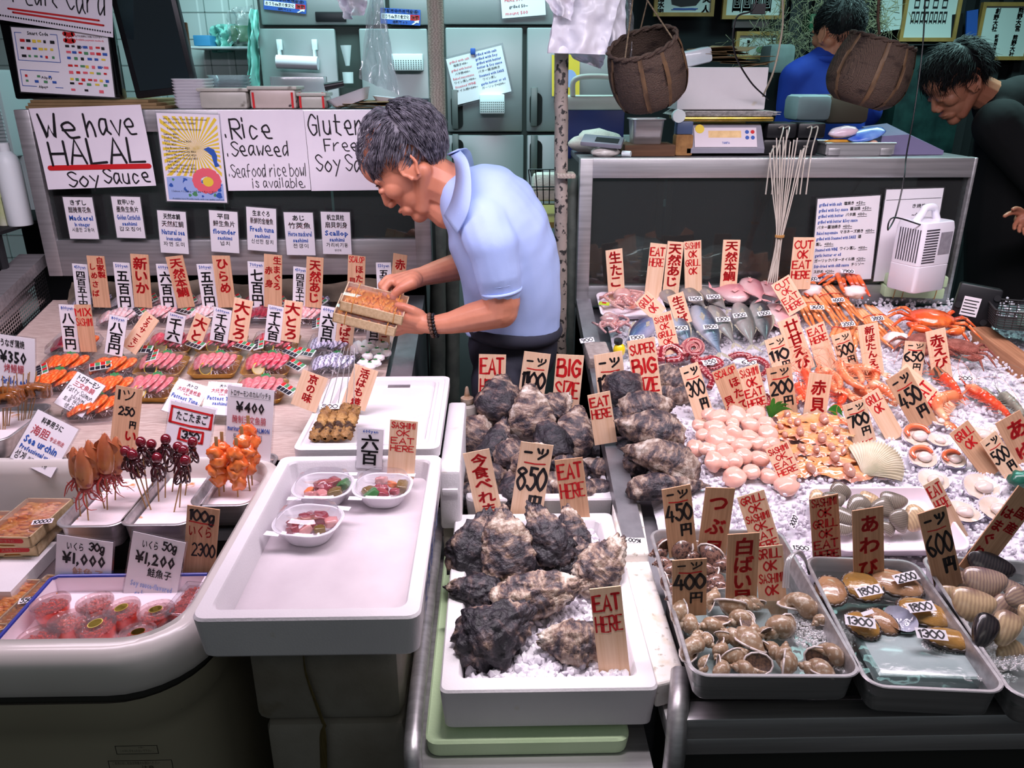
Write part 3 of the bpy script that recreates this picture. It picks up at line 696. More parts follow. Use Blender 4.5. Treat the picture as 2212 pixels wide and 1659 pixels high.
wood(301,550,310,664,38,'Rv|新いか|.12 .04 .9 .75','wooden sign 新いか right of a 500yen strip',PINE2,**S2)
wood(376,553,403,664,37,'Rv|天然本鯛|.15 .05 .9 .8','wooden sign 天然本鯛 above the sashimi packs',PINE2,**S2)
wood(477,552,491,664,38,'Rv|ひらめ|.2 .06 .85 .72','wooden sign ひらめ in the back row, third character め',PINE2,**S2)
wood(590,549,590,664,38,'Rv|生まぐろ|.5 .03 .95 .68;Rv|赤身|.06 .18 .5 .68','two-column wooden sign 生まぐろ赤身 in the back row',PINE2,**S2)
wood(681,556,677,664,36,'Rv|天然あじ|.2 .05 .88 .92','wooden sign 天然あじ in the back row over the sashimi',PINE2,**S2)
wood(771,552,768,664,37,'Rh|SCALOP|.06 .02 .94 .13;Rv|ほたて|.45 .18 .92 .7;Rv|貝柱|.08 .38 .48 .82','wooden sign SCALOP ほたて貝柱 above the held wooden boxes',PINE2,**S2)
wood(865,549,855,664,30,'Rv|赤|.15 .05 .9 .32','wooden sign with one character 赤 by the vendor\'s wrist',PINE2,**S2)
S3 = dict(base=(0,2.07,0),lean=5)
strip(144,658,155,760,34,'800','八百円','bold price strip 800yen beside the MIX SASHIMI sign',base=(0,2.03,0),lean=5)
wood(178,658,192,760,35,lines(['MIX','SASHIMI'],.06,.48,x0=.0,x1=1),'brown wooden sign MIX SASHIMI at the left',PINE2,base=(0,2.02,0),lean=5)
strip(256,683,245,767,38,'800','八百円','price strip 800yen standing alone on the linen cloth',base=(0,1.99,0),lean=12)
wood(329,682,278,756,36,'Rv|とろサーモン|.15 .03 .85 .95','slanted wooden sign とろサーモン left of the second row',base=(0,2.02,0),lean=15)
strip(383,678,373,738,37,'1,600','千六','price strip 1,600yen left of the half hidden 大とろ sign',**S3)
wood(440,683,418,740,34,'Rv|大と|.12 .05 .9 .95','half hidden wooden sign 大とろ, smallest of three',**S3)
strip(482,667,472,738,38,'1,600','千六百','price strip 1,600yen in the middle of the second row',**S3)
wood(527,647,513,738,40,'Rv|大とろ|.12 .05 .9 .95','wooden sign 大とろ above the middle fatty tuna pack',**S3)
strip(597,661,588,738,35,'1,600','千六百','price strip 1,600yen by the rightmost 大とろ sign',**S3)
wood(635,650,626,738,39,'Rv|大とろ|.12 .05 .9 .95','rightmost wooden sign 大とろ in the second row',**S3)
strip(713,663,702,757,37,'600','六百円','price strip 600yen below the held boxes',**S3)
wood(752,660,741,757,38,'Rv|かんぱち|.2 .05 .85 .9','wooden sign かんぱち under the vendor\'s held wooden boxes',**S3)
strip(810,668,806,757,32,'800','八百円','price strip partly hidden by the vendor\'s left hand',**S3)
wood(833,672,829,757,24,'Rv|たこ|.1 .2 .9 .9','narrow wooden sign behind the vendor\'s left hand',**S3)

# front of the left display
card(36,727,38,850,76,'KF|うなぎ蒲焼|.04 .07 .72 .19;KF|¥350|.02 .26 .78 .46;Pf|烤鰻鱺|.14 .5 .7 .64;BF|Grilled eels|.05 .72 .85 .84','card ¥350 Grilled eels standing behind the eel skewers',base=(0,1.78,0),lean=5)
card(198,818,147,886,74,'KF|トロサーモン|.1 .04 .9 .2;Pf|三文魚腩|.12 .23 .85 .37;Kn|Fatty Salmon|.06 .41 .94 .54;Kn|sashimi|.3 .57 .8 .68;Gf|토로 연어|.14 .7 .72 .82;Gf|생선회|.28 .85 .78 .97','handwritten card Fatty Salmon sashimi lying on the salmon packs',h0=.03,lean=42)
card(126,906,66,1010,101,'KF|料亭用うに|.2 .08 .72 .19;Pf|海胆|.1 .27 .52 .44;Pf|专业用途|.55 .34 .9 .42;BF|Sea urchin|.06 .48 .86 .62;BF|Professional use|.06 .67 .8 .76;Gf|성게|.03 .8 .3 .96;Gf|전문적인 사용|.34 .83 .82 .91','card Sea urchin Professional use leaning on the chest rim',base=(0,1.56,.83),lean=30)
wood(280,836,258,1040,57,'KF|1ツ|.1 .03 .8 .15;K-||.2 .2 .85 .2;Kh|250|.2 .21 .8 .29;Kh|円|.65 .35 .9 .42;Rv|いか焼|.5 .42 .95 .9','wooden sign 250 yen with red いか焼 behind the squid skewers',PINE2,base=(0,1.57,.8),lean=12)
card(418,875,390,1040,96,'R_||.04 .08 .96 .06;R_||.04 .26 .96 .26;R_||.05 .07 .05 .26;R_||.95 .07 .95 .26;KF|たこたまご|.16 .11 .88 .22;R_||.3 .32 .82 .32;R_||.3 .46 .82 .46;R_||.3 .32 .3 .46;R_||.82 .32 .82 .46;Kh|¥|.1 .34 .26 .44;Kh|350|.36 .34 .76 .44','card たこたまご 350 in red frames behind the baby octopus skewers',base=(0,1.56,.8),lean=14)
card(543,838,535,992,98,'KF|トロサーモンのカルパッチョ|.06 .05 .94 .13;K-||.06 .145 .94 .145;KF|¥400|.18 .2 .82 .34;Pf|醃制三文鱼腩|.12 .4 .86 .5;BF|marinated fatty SALMON|.03 .54 .95 .61;Gf|토로 연어 절임|.15 .65 .8 .73','card ¥400 marinated fatty salmon behind the orange skewers',base=(0,1.56,.8),lean=8)
for tx,bx,lb in ((418,380,'left one of two Fattest Tuna cards lying on the packs'),(487,470,'right one of two Fattest Tuna cards lying on the packs')):
    card(tx,828,bx,896,69,'KF|大トロ|.35 .05 .72 .14;Pf|大托罗金枪鱼|.12 .2 .92 .32;Pf|生鱼片|.38 .35 .6 .4;BF|Fattest Tuna|.05 .43 .97 .55;BF|sashimi|.25 .6 .72 .7',lb,h0=.03,lean=45)
wood(682,807,655,882,57,'Rv|京の味|.12 .05 .9 .82','slanted wooden sign 京の味 left of the grilled eel on metal skewers',base=(0,1.70,.87),lean=14)
wood(792,794,763,880,53,'Rv|活はも焼|.15 .04 .88 .96','slanted wooden sign 活はも焼 right of the metal skewers',base=(0,1.71,.87),lean=14)
card(801,926,797,1012,56,'BF|600yen|.2 .03 .8 .1;KV|六百|.16 .14 .84 .92','price strip 600yen above the bowls of diced fish',base=(0,1.45,.85),lean=8)
wood(873,909,865,1032,59,lines(['SASHIMI','OK','EAT','HERE'],.02,.55),'SASHIMI OK EAT HERE sign in the long white foam box',base=(0,1.43,.85),lean=8)
card(184,1163,176,1310,118,'Kn|いくら|.2 .08 .5 .18;KF|いくら|.18 .08 .5 .19;Kh|30g|.58 .05 .88 .16;KF|¥1,000|.1 .22 .9 .38;Of|鮭魚子|.3 .44 .88 .56;LF|Soy sauce-flavored|.12 .6 .95 .68;LF|salmon roe|.25 .72 .88 .84','card ¥1,000 salmon roe 30g, tilted',base=(0,1.27,.70),lean=8)
card(345,1160,320,1310,112,'KF|いくら|.2 .08 .52 .19;Kh|50g|.58 .05 .88 .16;KF|¥1,200|.1 .24 .88 .4;KF|鮭魚子|.38 .46 .85 .57;LF|Soy sauce-flavored|.1 .66 .9 .74;LF|salmon roe|.2 .78 .85 .9','card ¥1,200 salmon roe 50g',base=(0,1.26,.70),lean=8)
wood(440,1096,428,1262,68,'Kh|100g|.08 .04 .92 .17;R_||.1 .2 .85 .19;RF|いくら|.08 .24 .84 .38;Kh|¥2300|.05 .46 .97 .62','wooden sign 100g いくら ¥2300',PINE2,base=(0,1.29,.75),lean=4)

# papers on the left case and its monitor
def paper(*a,**k):
    n = k.pop('name','paper_notice');m = k.pop('mtl',PAPER);return board(n,a[6],'notice',m,*a[:6],th=.0006,**k)
P_ = dict(Y=2.392,lean=0)
paper(184,230,222,405,236,'Km|We|.05 .08 .42 .36;Km|have|.46 .08 .93 .35;Km|HALAL|.08 .4 .97 .7;R_||.06 .75 .97 .73;Km|Soy|.2 .78 .5 .97;Km|Sauce|.53 .77 .97 .95','white paper We have HALAL Soy Sauce in thick black marker',bow=.004,**P_)
paper(563,238,583,411,180,'Kn|.Rice|.04 .1 .62 .34;Kn|.Seaweed|.04 .38 .8 .56;Kn|.Seafood rice bowl|.03 .66 .98 .82;Kn|is available.|.3 .84 .96 .96','white paper listing Rice, Seaweed, Seafood rice bowl is available',bow=.003,**P_)
paper(748,238,762,411,180,'Kn|Gluten|.03 .05 .7 .3;Kn|Free|.2 .35 .62 .5;Kn|Soy Sauce|.08 .55 .95 .75','white paper Gluten Free Soy Sauce behind the vendor\'s head',bow=.003,**P_)
def flyer(mb,w,h):
    cx_,cz_ = .08 * w,.62 * h
    for k in range(36):
        a,b = 2 * pi * k / 36,2 * pi * (k + .5) / 36
        def hit(t):
            dx,dz = cos(t),sin(t);r = 9
            for lim,o_,d_ in ((w * .46,cx_,dx),(-w * .46,cx_,dx),(h * .97,cz_,dz),(h * .30,cz_,dz)):
                if abs(d_) > 1e-6:
                    q = (lim - o_) / d_
                    if q > 0: r = min(r,q)
            return (cx_ + dx * r,-.0009,cz_ + dz * r)
        mb.add([(cx_,-.0009,cz_),hit(a),hit(b)],[(0,1,2)],9)
    rs = random.Random(5)
    mb.add([(-w * .46,-.0010,h * .02),(w * .46,-.0010,h * .02),(w * .46,-.0010,h * .22),(w * .05,-.001,h * .27),(-w * .2,-.001,h * .30),(-w * .46,-.0010,h * .28)],[(0,1,2,3,4,5)],6)
    for k in range(26):
        x,z,r = rs.uniform(-.4,.42) * w,rs.uniform(.04,.26) * h,rs.uniform(.02,.06) * w
        mb.add([(x + r * cos(t) * (1 + .3 * sin(3 * t + k)),-.0011 - k * 1e-5,z + r * sin(t)) for t in (2 * pi * j / 10 for j in range(10))],[tuple(range(10))],(6,3,6,3,8)[k % 5])
    for k in range(14):
        t = 2 * pi * k / 14;x,z,r = w * (.2 + .17 * cos(t)),h * (.25 + .1 * sin(t)),w * .075
        mb.add([(x + r * cos(u),-.0014 - k * 1e-5,z + r * sin(u)) for u in (2 * pi * j / 8 for j in range(8))],[tuple(range(8))],4)
    mb.add([(w * .22 + w * .09 * cos(u),-.0016,h * .24 + w * .08 * sin(u)) for u in (2 * pi * j / 12 for j in range(12))],[tuple(range(12))],9)
    fx,fz = w * .3,h * .54
    mb.add([(fx + w * a,-.0013,fz + w * b) for a,b in ((-.1,.1),(-.02,.14),(.07,.1),(.11,0),(.1,-.1),(.14,-.16),(.06,-.18),(.04,-.1),(.02,0),(-.03,.05))],[tuple(range(10))],3)
tops = ['Salmon ¥160','Scallop ¥300','Fatty Tuna (Toro) ¥600','Tuna ¥120','Sea Bream (Tai) ¥120','Yellowtail (Hamachi) ¥160','Horse Mackerel (Aji) ¥120','Sweet Shrimp (Amaebi) ¥150','Squid ¥120','Ark Shell (Akagai) ¥250','Grilled Eel (Unagi) ¥350','Salmon Roe (Ikura) ¥500']
sp = 'Gf|We do Create Your Own seafood bowl|.1 .045 .8 .07;Gf|Just pick your favorite toppings!|.1 .085 .62 .11;Gf|Toppings (price per slice/piece):|.14 .155 .7 .18;Gf|Available here! Freshly made with top quality seafood|.1 .955 .95 .975;Gf|1 Salmon + 1 Scallop + 1 Tuna + Rice = ¥500|.1 .865 .85 .89;'
sp += ';'.join('Gf|%s|.08 %.3f %.3f %.3f' % (t,.215 + i * .0385,.1 + .019 * len(t),.24 + i * .0385) for i,t in enumerate(tops))
paper(405,246,426,436,131,sp,'yellow sunray flyer of seafood bowl toppings with a blue fish',extra=flyer,film=.02,Y=2.388,lean=0)

# payment board on the old monitor
MY = 2.46
def paybits(mb,w,h):
    rs = random.Random(3)
    def rc(x0,v0,x1,v1,m): mb.add([((x0 - .5) * w,-.0018,h * (1 - v1)),((x1 - .5) * w,-.0018,h * (1 - v1)),((x1 - .5) * w,-.0018,h * (1 - v0)),((x0 - .5) * w,-.0018,h * (1 - v0))],[(0,1,2,3)],m)
    rows = [(.22,7),(.31,7),(.40,6),(.52,7),(.62,6),(.73,7),(.80,5),(.90,3)]
    for v,n in rows:
        for i in range(n):
            x = .54 + i * .44 / n + rs.uniform(0,.01);rc(x,v,x + rs.uniform(.032,.05),v + rs.uniform(.028,.048),rs.choice([1,3,3,1,8,9,4,2]))
    for v,n in ((.17,6),(.29,6),(.41,6),(.72,3),(.80,4)):
        for i in range(n):
            x = .07 + i * .37 / n + rs.uniform(0,.01);rc(x,v,x + rs.uniform(.025,.05),v + rs.uniform(.03,.05),rs.choice([1,3,8,1,2,3,9]))
pay = 'KF|Smart Code|.16 .045 .38 .10;B-||.03 .075 .1 .075;B-||.4 .075 .47 .075;B-||.03 .075 .03 .5;B-||.03 .5 .47 .5;B-||.47 .075 .47 .5;B-||.03 .65 .44 .65;B-||.03 .65 .03 .9;B-||.03 .9 .18 .9;B-||.38 .9 .46 .9;KF|Alipay+|.2 .88 .3 .92;Pf|以下の決済をご利用いただけます。|.66 .06 .96 .09;Pf|Available payment methods.|.66 .11 .96 .14;R_||.55 .05 .64 .05;R_||.55 .15 .64 .15;Rf|KICS|.56 .08 .63 .12;BF|VISA|.7 .22 .78 .26;BF|VISA|.86 .52 .92 .55;Kf|Alipay|.24 .73 .36 .77'
A_ = dict(Y=MY - .02,lean=0)
card(128,65,147,204,201,pay,'laminated sheet of payment logos headed Smart Code on the monitor',extra=paybits,film=.012,**A_)
def dots(mb,w,h):
    for i in range(44): mb.add([(-w * .49 + i * w * .0225 + .0025 * cos(a),-.002,.012 + .0025 * sin(a)) for a in (k * pi / 3 for k in range(6))],[tuple(range(6))],2)
paper(116,-70,123,62,240,'Kn|Credit Card|.03 .2 .96 .66;R=||.08 .75 .88 .79;R=||.12 .82 .92 .84','sketchbook page with Credit Card in black marker, taped over the monitor',extra=dots,Y=MY - .03,lean=0)

# menus on the right case glass
G = [('grilled with salt','塩焼き','+50~'),('grilled with Soy sauce','醤油焼','+50~'),('grilled with butter','バタ焼','+100~'),('grilled with butter &Soy sauce','',''),('','バター醤油焼き','+100~'),('Baked mayonnaise','マヨネーズ焼き','+100~'),
     ('grilled with Steamed with SAKE','酒',''),('','蒸し','+100~'),('Steamed with WINE','ワイン蒸し','+100~'),('garlic butter or oil','',''),('','ガーリックバターオイル焼','+200~'),('Stir-fried with chili sauce','チリソー',''),('','ス炒め','+200~'),('grilled with cheese','','+200~')]
def menuspec(sc=1):
    s = []
    for i,(a,b,c) in enumerate(G):
        v0 = .05 + i * .067;v1 = v0 + .038;x = .03
        if a: s.append('BF|%s|%.2f %.3f %.3f %.3f' % (a,x,v0,x + .0215 * len(a),v1));x += .0215 * len(a) + .03
        if b: s.append('KF|%s|%.3f %.3f %.3f %.3f' % (b,x,v0,min(x + .055 * len(b),.95),v1));x += .055 * len(b) + .03
        if c and x < .84: s.append('Kf|%s|%.3f %.3f %.3f %.3f' % (c,x,v0,min(.97,x + .15),v1));s.append('K-||%.3f %.3f %.3f %.3f' % (x,v1 + .01,min(.97,x + .15),v1 + .01))
    return ';'.join(s)
card(1834,426,1816,606,133,menuspec(),'white menu card of grilling and steaming prices on the right case glass',film=.02,Y=2.388,lean=0)
card(1977,408,1946,606,122,'K-||.02 .1 .98 .11;' + ';'.join('Kf|%s|%.2f %.3f %.2f %.3f' % (t,.3,.16 + i * .09,.92,.2 + i * .09) for i,t in enumerate(['き焼塩','~05+','きバ焼','~001+','焼ズーネ','~00+','ータバ','~001','き焼油','~05+'])),'second menu sheet with faded back-to-front writing behind the white heater',film=.02,Y=2.395,lean=0)
# ================================================================ sashimi packs
def streak(name,c,c2,sc=18,st=(1,4,1),**k):
    return mat(name,c,c2,s=sc,st=st,tex='wave',dist=6,rough=.28,sss=.25,sscale=.006,coat=.4,lo=.2,hi=.95,bump=.2,bs=60,**k)
TORO = streak('fatty_tuna','d63c55','e8757f');CHU = streak('pale_tuna','da6a74','e68e90');SALM = streak('salmon_flesh','e9561e','f48748',sc=30)
REDT = streak('red_tuna','8a1f33','a93546');WHITEF = streak('white_fish','f2dcdc','e9b9bb');SABA = streak('silver_skin_fish','d9d4ea','6c6684',sc=26)
SQ = mat('pale_squid','f6eef0',rough=.3,sss=.3,coat=.4);PINKF = streak('pink_fish','efa5a8','f6d2d0')
SHISO = mat('shiso_leaf','1f6b33','2f8a45',s=60,rough=.5);LEMON = mat('lemon_rind','e9c840',rough=.4);LEMI = mat('lemon_flesh','f3e2a6','f8f0d0',s=60,rough=.3)
GOLD = mat('gold_tray','d9a74c','c08e38',s=30,rough=.3,metal=.5);DAIK = mat('daikon_shreds','f2e6e8',rough=.35)
def leafs(mb,w,d,t,X,m=0,curl=.5):
    """one cut slice: rounded lens outline, bent over its neighbour"""
    def f(u,v,top):
        a = (u - .5) * 2;b = (v - .5) * 2;ww = w / 2 * (1 - .35 * b * b) * (1 + .08 * b)
        x,y = a * ww,b * d / 2 * (1 - .18 * a * a)
        e = max(abs(a),abs(b));return (x,y,(t if top else 0) * (1 if e < .95 else .3) - curl * (x * x) * 12)
    mb.grid(lambda u,v: f(u,v,1),9,9,m,X);mb.grid(lambda u,v: f(v,u,0),9,9,m,X)
def pack(name,w,d,slicem,traym,n,lemon=0,leaf=1,daikon=1,lidh=.034,sl=(.05,.03),extra=None):
    r = empty(name,'x y z w','sashimi pack')
    def rg(k,z): return [(x,y,z) for x,y in rrect(w * k,d * k,.014 * k,3)]
    t = MB();loft(t,[rg(.86,.0),rg(.97,.014),rg(1,.016),rg(.99,.0165),rg(.95,.015),rg(.85,.003)])
    t.build('tray',traym,r)
    rs = random.Random(n * 3 + len(name))
    for i in range(n):
        b = MB();u = (i - (n - 1) / 2) / max(n,1)
        leafs(b,sl[1] * 1.35,sl[0] * 1.3,.008,T((0,0,0),(0,-28 + rs.uniform(-6,6),rs.uniform(-9,9) - u * 25)))
        b.build('fish_slice',slicem if not isinstance(slicem,list) else slicem[i % len(slicem)],r,X=T((u * w * .74,rs.uniform(-.004,.004) + abs(u) * -.01,.020 + .008 * cos(u * 2.5))),angle=70)
    if daikon:
        b = MB()
        for i in range(46):
            a = rs.uniform(0,2 * pi);c = V((cos(a) * w * rs.uniform(.3,.42),sin(a) * d * rs.uniform(.28,.4) + .004,.010))
            q = V((rs.uniform(-1,1),rs.uniform(-1,1),0)).normalized() * .012
            b.tube([c - q,c + V((0,0,rs.uniform(.003,.010))),c + q * 1.0],.0007,4,cap=False)
        b.build('daikon_shreds',DAIK,r,kind='stuff')
    if leaf:
        b = MB();b.add([(cos(a) * .012 * (1 + .2 * ((k % 2))),sin(a) * .016 * (1 + .2 * (k % 2)),.003 * sin(a * 3)) for k,a in enumerate(2 * pi * k / 18 for k in range(18))] + [(0,0,.004)],[(i,(i + 1) % 18,18) for i in range(18)])
        b.build('shiso_leaf',SHISO,r,X=T((.008,d * .30,.028),(35,10,20)))
    if lemon:
        b = MB();b.lathe([(0,0),(.016,0),(.017,.0018),(.016,.0036),(0,.0036)],20,0);b.lathe([(0,.0038),(.0145,.0038)],20,1)
        b.build('lemon_slice',[LEMON,LEMI],r,X=T((-w * .12,-d * .30,.022),(55,0,10)))
    b = MB();loft(b,[rg(1.0,.017),rg(.97,.020),rg(.92,lidh - .002),rg(.88,lidh)],cap0=False)
    for q in (-.2,.2): b.box((w * q - .001,-d * .44,lidh),(w * q + .001,d * .44,lidh + .001))
    b.build('clear_lid',FILM,r,angle=30)
    return r
PR = dict(g=pack('sashimi_pack',.128,.098,TORO,GOLD,5,lemon=1,sl=(.052,.036)),c=pack('sashimi_pack',.128,.098,CHU,GOLD,5,lemon=1,sl=(.052,.034)),
    s=pack('sashimi_pack',.125,.095,SALM,FILM,4,daikon=1,sl=(.052,.046)),w=pack('sashimi_pack',.115,.09,WHITEF,FILM,6),p=pack('sashimi_pack',.115,.09,PINKF,FILM,6),
    r=pack('sashimi_pack',.11,.09,REDT,FILM,6,daikon=0),m=pack('sashimi_pack',.125,.09,SABA,FILM,6),q=pack('sashimi_pack',.115,.09,SQ,FILM,5),
    x=pack('sashimi_pack',.13,.10,[REDT,SALM],FILM,4,sl=(.055,.05)))
used = set()
NM = dict(g='gold tray pack of bright fatty tuna slices with lemon',c='gold tray pack of pale tuna slices with lemon',s='clear pack of orange salmon slices',w='clear pack of white fish slices',p='clear pack of pink fish slices',
          r='clear pack of dark red tuna slices',m='clear pack of silver-skinned mackerel slices',q='clear pack of white squid',x='clear pack of mixed tuna and salmon')
packs = [('g',372,752),('g',482,752),('g',598,752),('c',352,799),('c',468,799),('g',580,799),('c',330,848),('c',566,852),('x',165,757),('s',145,801),('s',248,806),('s',118,836),('s',238,850),('s',205,893),
         ('m',205,664),('q',280,668),('p',372,662),('w',458,662),('r',560,662),('m',672,668),('w',262,698),('p',345,692),('w',440,692),('r',566,694),('p',655,694),('m',716,757),('m',722,799),('q',800,768),('q',745,700),('w',790,710),('s',60,852)]
wh = {}
for q in 'gcswprmqx':
    P_s = [(p[1],p[2]) for p in packs if p[0] == q];o_s = ordl(P_s,1 if len(P_s) < 4 else 2)
    for p,o in zip([p for p in packs if p[0] == q],o_s): wh[p] = o
for p in packs:
    kd,px,py = p;o = PR[kd]
    if kd in used: o = copy_tree(o)
    used.add(kd)
    o.matrix_world = place(on_bed(px,py,.001),rz=rnd.uniform(-4,4))
    o['label'] = NM[kd] + ', ' + wh[p];o['group'] = 'sashimi packs on the linen cloth'
# soy and wasabi sachets taped on the packs
mb = MB();mb.box((-.027,-.014,0),(.027,.014,.004),bev=.0015)
for i in range(4):
    x = -.025 + i * .0128
    mb.add([(x,.001,.0046),(x + .011,.001,.0046),(x + .011,.013,.0046),(x,.013,.0046)],[(0,1,2,3)],1 if i % 2 else 2)
    mb.add([(x,-.013,.0046),(x + .011,-.013,.0046),(x + .011,-.001,.0046),(x,-.001,.0046)],[(0,1,2,3)],3)
sach = mb.build('sauce_sachet',[mat('sachet_film','dfe4e2',rough=.25),GREENP,RED,mat('soy_dark','26222c',rough=.3)])
sp_ = [(308,756,0),(424,745,30),(530,748,25),(632,762,35),(660,762,20),(330,645,60),(413,647,55),(303,672,50),(402,672,25),(508,640,60),(610,652,60),(500,655,40),(92,800,60),(218,792,-20),(640,790,40),(620,842,40),(690,650,40),(560,745,80),(685,700,80),(330,770,80)]
so = ordl([(a,b) for a,b,c in sp_],3)
for i,(px,py,rz) in enumerate(sp_):
    o = sach if i == 0 else copy_tree(sach)
    o.matrix_world = place(on_bed(px,py,.037),rz=-rz,tilt=12)
    tag(o,'small strip of soy and wasabi sachets, ' + so[i],'sauce sachet','sauce sachets on the packs')
# dumpling-like bundles at the right corner
pts = [(785,762),(800,755),(815,765),(828,752),(835,768),(795,775),(820,778),(785,790),(800,796),(812,790)];so = ordl(pts,2)
for i,(px,py) in enumerate(pts):
    b = MB().ball((0,0,.008),(.015,.012,.010),fn=lambda d,i=i: 1 + .25 * nz(d,2.2,i)).ball((.0,.002,.019),(.006,.003,.0015),1,sub=2)
    tag(b.build('fish_morsel',[SQ,SHISO],X=place(on_bed(px,py,.03)),angle=180),'white rolled eel morsel in the pack by the steel rail, ' + so[i],'fish morsel','white morsels by the steel rail')

# ================================================================ steel trays
def steel_tray(label,cx,cy,w,d,z1,h,r=.025,rot=0,mtl=None,parts=None,cat='steel tray',rimr=.003,name='steel_tray'):
    X = T((cx,cy,z1 - h),(0,0,rot));o = MB()
    def rg(k,z): return [(x,y,z) for x,y in rrect(w - k,d - k,max(r - k / 2,.006),6)]
    loft(o,[rg(.03,0),rg(.024,.004),rg(.012,h - .004),rg(.002,h - .0035),rg(0,h - .0012),rg(.003,h),rg(.012,h),rg(.016,h - .003),rg(.028,.007),rg(.036,.0035)])
    b = o.build(name,mtl or STEEL,X=X,angle=35);tag(b,label,cat);return b
FOAMF = mat('tray_foam_slab','f3e6ea','efdfe2',s=20,rough=.55,bump=.2,bs=200,c3='c98a4e',s3=22,lo3=.66,hi3=.72)

a = on_z(170,1138,.80);b = on_z(320,1135,.80);c = on_z(465,1090,.80)
trays = [(a.x + .012,a.y + .135,.132,.27,.80,.055,'steel tray of squid skewers in the chest'),(b.x + .008,b.y + .135,.142,.27,.80,.055,'steel tray of baby octopus skewers in the chest'),(c.x + .008,c.y + .115,.13,.24,.80,.055,'steel tray of orange salmon skewers in the chest')]
for x,y,w_,d_,z_,h_,lb in trays:
    t = steel_tray(lb,x,y,w_,d_,z_,h_,r=.03)
    fb = MB();loft(fb,[[(u,v,.012) for u,v in rrect(w_ - .034,d_ - .034,.02,4)],[(u,v,.034) for u,v in rrect(w_ - .03,d_ - .03,.02,4)]])
    fb.build('foam_slab',FOAMF,t)
sup = MB().box((trays[0][0] - .06,trays[0][1] - .10,.679),(trays[2][0] + .06,trays[2][1] + .09,.744));tag(sup.build('dark_tray_support',GAP),'added black support, standing for the shade under the three skewer trays','crate')  # added support, near-black to stand for the dark under the trays
e0 = on_z(10,905,.86)
t = steel_tray('steel tray of grilled eel skewers at the left edge',e0.x - .02,e0.y + .01,.15,.22,.85,.05,r=.03)
fb = MB();loft(fb,[[(u,v,.012) for u,v in rrect(.116,.186,.02,4)],[(u,v,.036) for u,v in rrect(.12,.19,.02,4)]]);fb.build('foam_slab',FOAMF,t)

STICK = mat('bamboo_stick','b58d5e','a17a4c',s=30,rough=.6)
def skewer(name,label,cat,top,foot,dist_y,zf,mb,mats,parts,rs,group,stick_r=.0014,flat=1.0):
    """thing at its foot; local z runs up the stick"""
    f = on_z(foot[0],foot[1],zf) if dist_y is None else on_y(foot[0],foot[1],dist_y)
    t = on_y(top[0],top[1],f.y + .004)
    ax = (t - f);L = ax.length;X = frame(f,ax.cross(V((0,-1,0))).normalized() if abs(ax.normalized().y) < .9 else V((1,0,0)),ax)
    # frame keeps x and z: rebuild so that z = stick
    z = ax.normalized();x = V((1,0,0)) - z * z.x;x.normalize();y = z.cross(x)
    X = Matrix.Identity(4)
    for i in range(3): X[i][0],X[i][1],X[i][2],X[i][3] = x[i],y[i],z[i],f[i]
    r = empty(name,label,cat,X,group)
    s = MB()
    if flat == 1.0: s.tube([(0,0,-.012),(0,0,L)],[stick_r,stick_r],7)
    else: s.tube([(0,0,-.012),(0,0,L * .7)],stick_r,7);s.box((-.0035,-.001,L * .7),(.0035,.001,L + .01),bev=.0005)
    s.build('stick',STICK,r)
    return r,L,X
SQM = mat('boiled_squid','cf8f58','b5503c',s=14,lo=.3,hi=.7,rough=.25,sss=.2,coat=.5,c3='8e2f2c',s3=70,lo3=.55,hi3=.7);SQT = mat('squid_arms','b4443a','8f2c2c',s=40,rough=.3,coat=.4)
ZS = .779
sq = [((176,966),(176,1052),(191,1124)),((190,950),(198,1035),(226,1098)),((158,965),(160,1030),(174,1115)),((226,935),(222,1020),(232,1101)),((251,942),(247,1022),(249,1080))]
so = ordl([q[2] for q in sq])
for i,(tp,bt,ft) in enumerate(sq):
    r,L,X = skewer('squid_skewer','small boiled squid on a bamboo stick, ' + so[i],'skewer',tp,ft,None,ZS,None,None,None,rnd,'squid skewers in the steel tray')
    hb = (on_y(bt[0],bt[1],X.translation.y) - X.translation).length;Lb = L - hb;R_ = Lb * .19
    b = MB();prof = [(.75,0),(.95,.12),(1.02,.35),(.92,.6),(.66,.8),(.35,.93),(.06,1.0)]
    b.grid(lambda u,v: (cos(2 * pi * u) * R_ * cr([V((p[0],0,p[1])) for p in prof],3)[round(v * 18)].x,sin(2 * pi * u) * R_ * .8 * cr([V((p[0],0,p[1])) for p in prof],3)[round(v * 18)].x,hb + Lb * cr([V((p[0],0,p[1])) for p in prof],3)[round(v * 18)].z),16,19,wu=True)
    b.build('mantle',SQM,r,angle=180)
    b = MB()
    for sgn in (-1,1):
        b.grid(lambda u,v,sgn=sgn: (sgn * (R_ * .35 + u * R_ * 1.15 * sin(pi * min(1,v * 1.15)) ** .8),-.002 * sgn + .004 * u * sin(v * 5),hb + Lb * (.52 + .5 * v) - u * Lb * .12),5,9)
    b.build('fins',SQM,r,angle=180)
    b = MB();rs = random.Random(i);b.ball((0,0,hb - .006),(R_ * .7,R_ * .6,.009),sub=2)
    for k in range(9):
        a = 2 * pi * k / 9;e = R_ * rs.uniform(.9,1.9)
        b.tube(cr([(cos(a) * R_ * .4,sin(a) * R_ * .35,hb - .006),(cos(a) * e * .8,sin(a) * e * .7,hb - .02),(cos(a + .3) * e * 1.1,sin(a + .3) * e * .9,hb - rs.uniform(.02,.04)),(cos(a + .7) * e * 1.4,sin(a + .6) * e,hb - rs.uniform(.012,.05))],3),[.0022 - .0017 * q / 9 for q in range(10)],5)
    b.build('arms',SQT,r,angle=180)
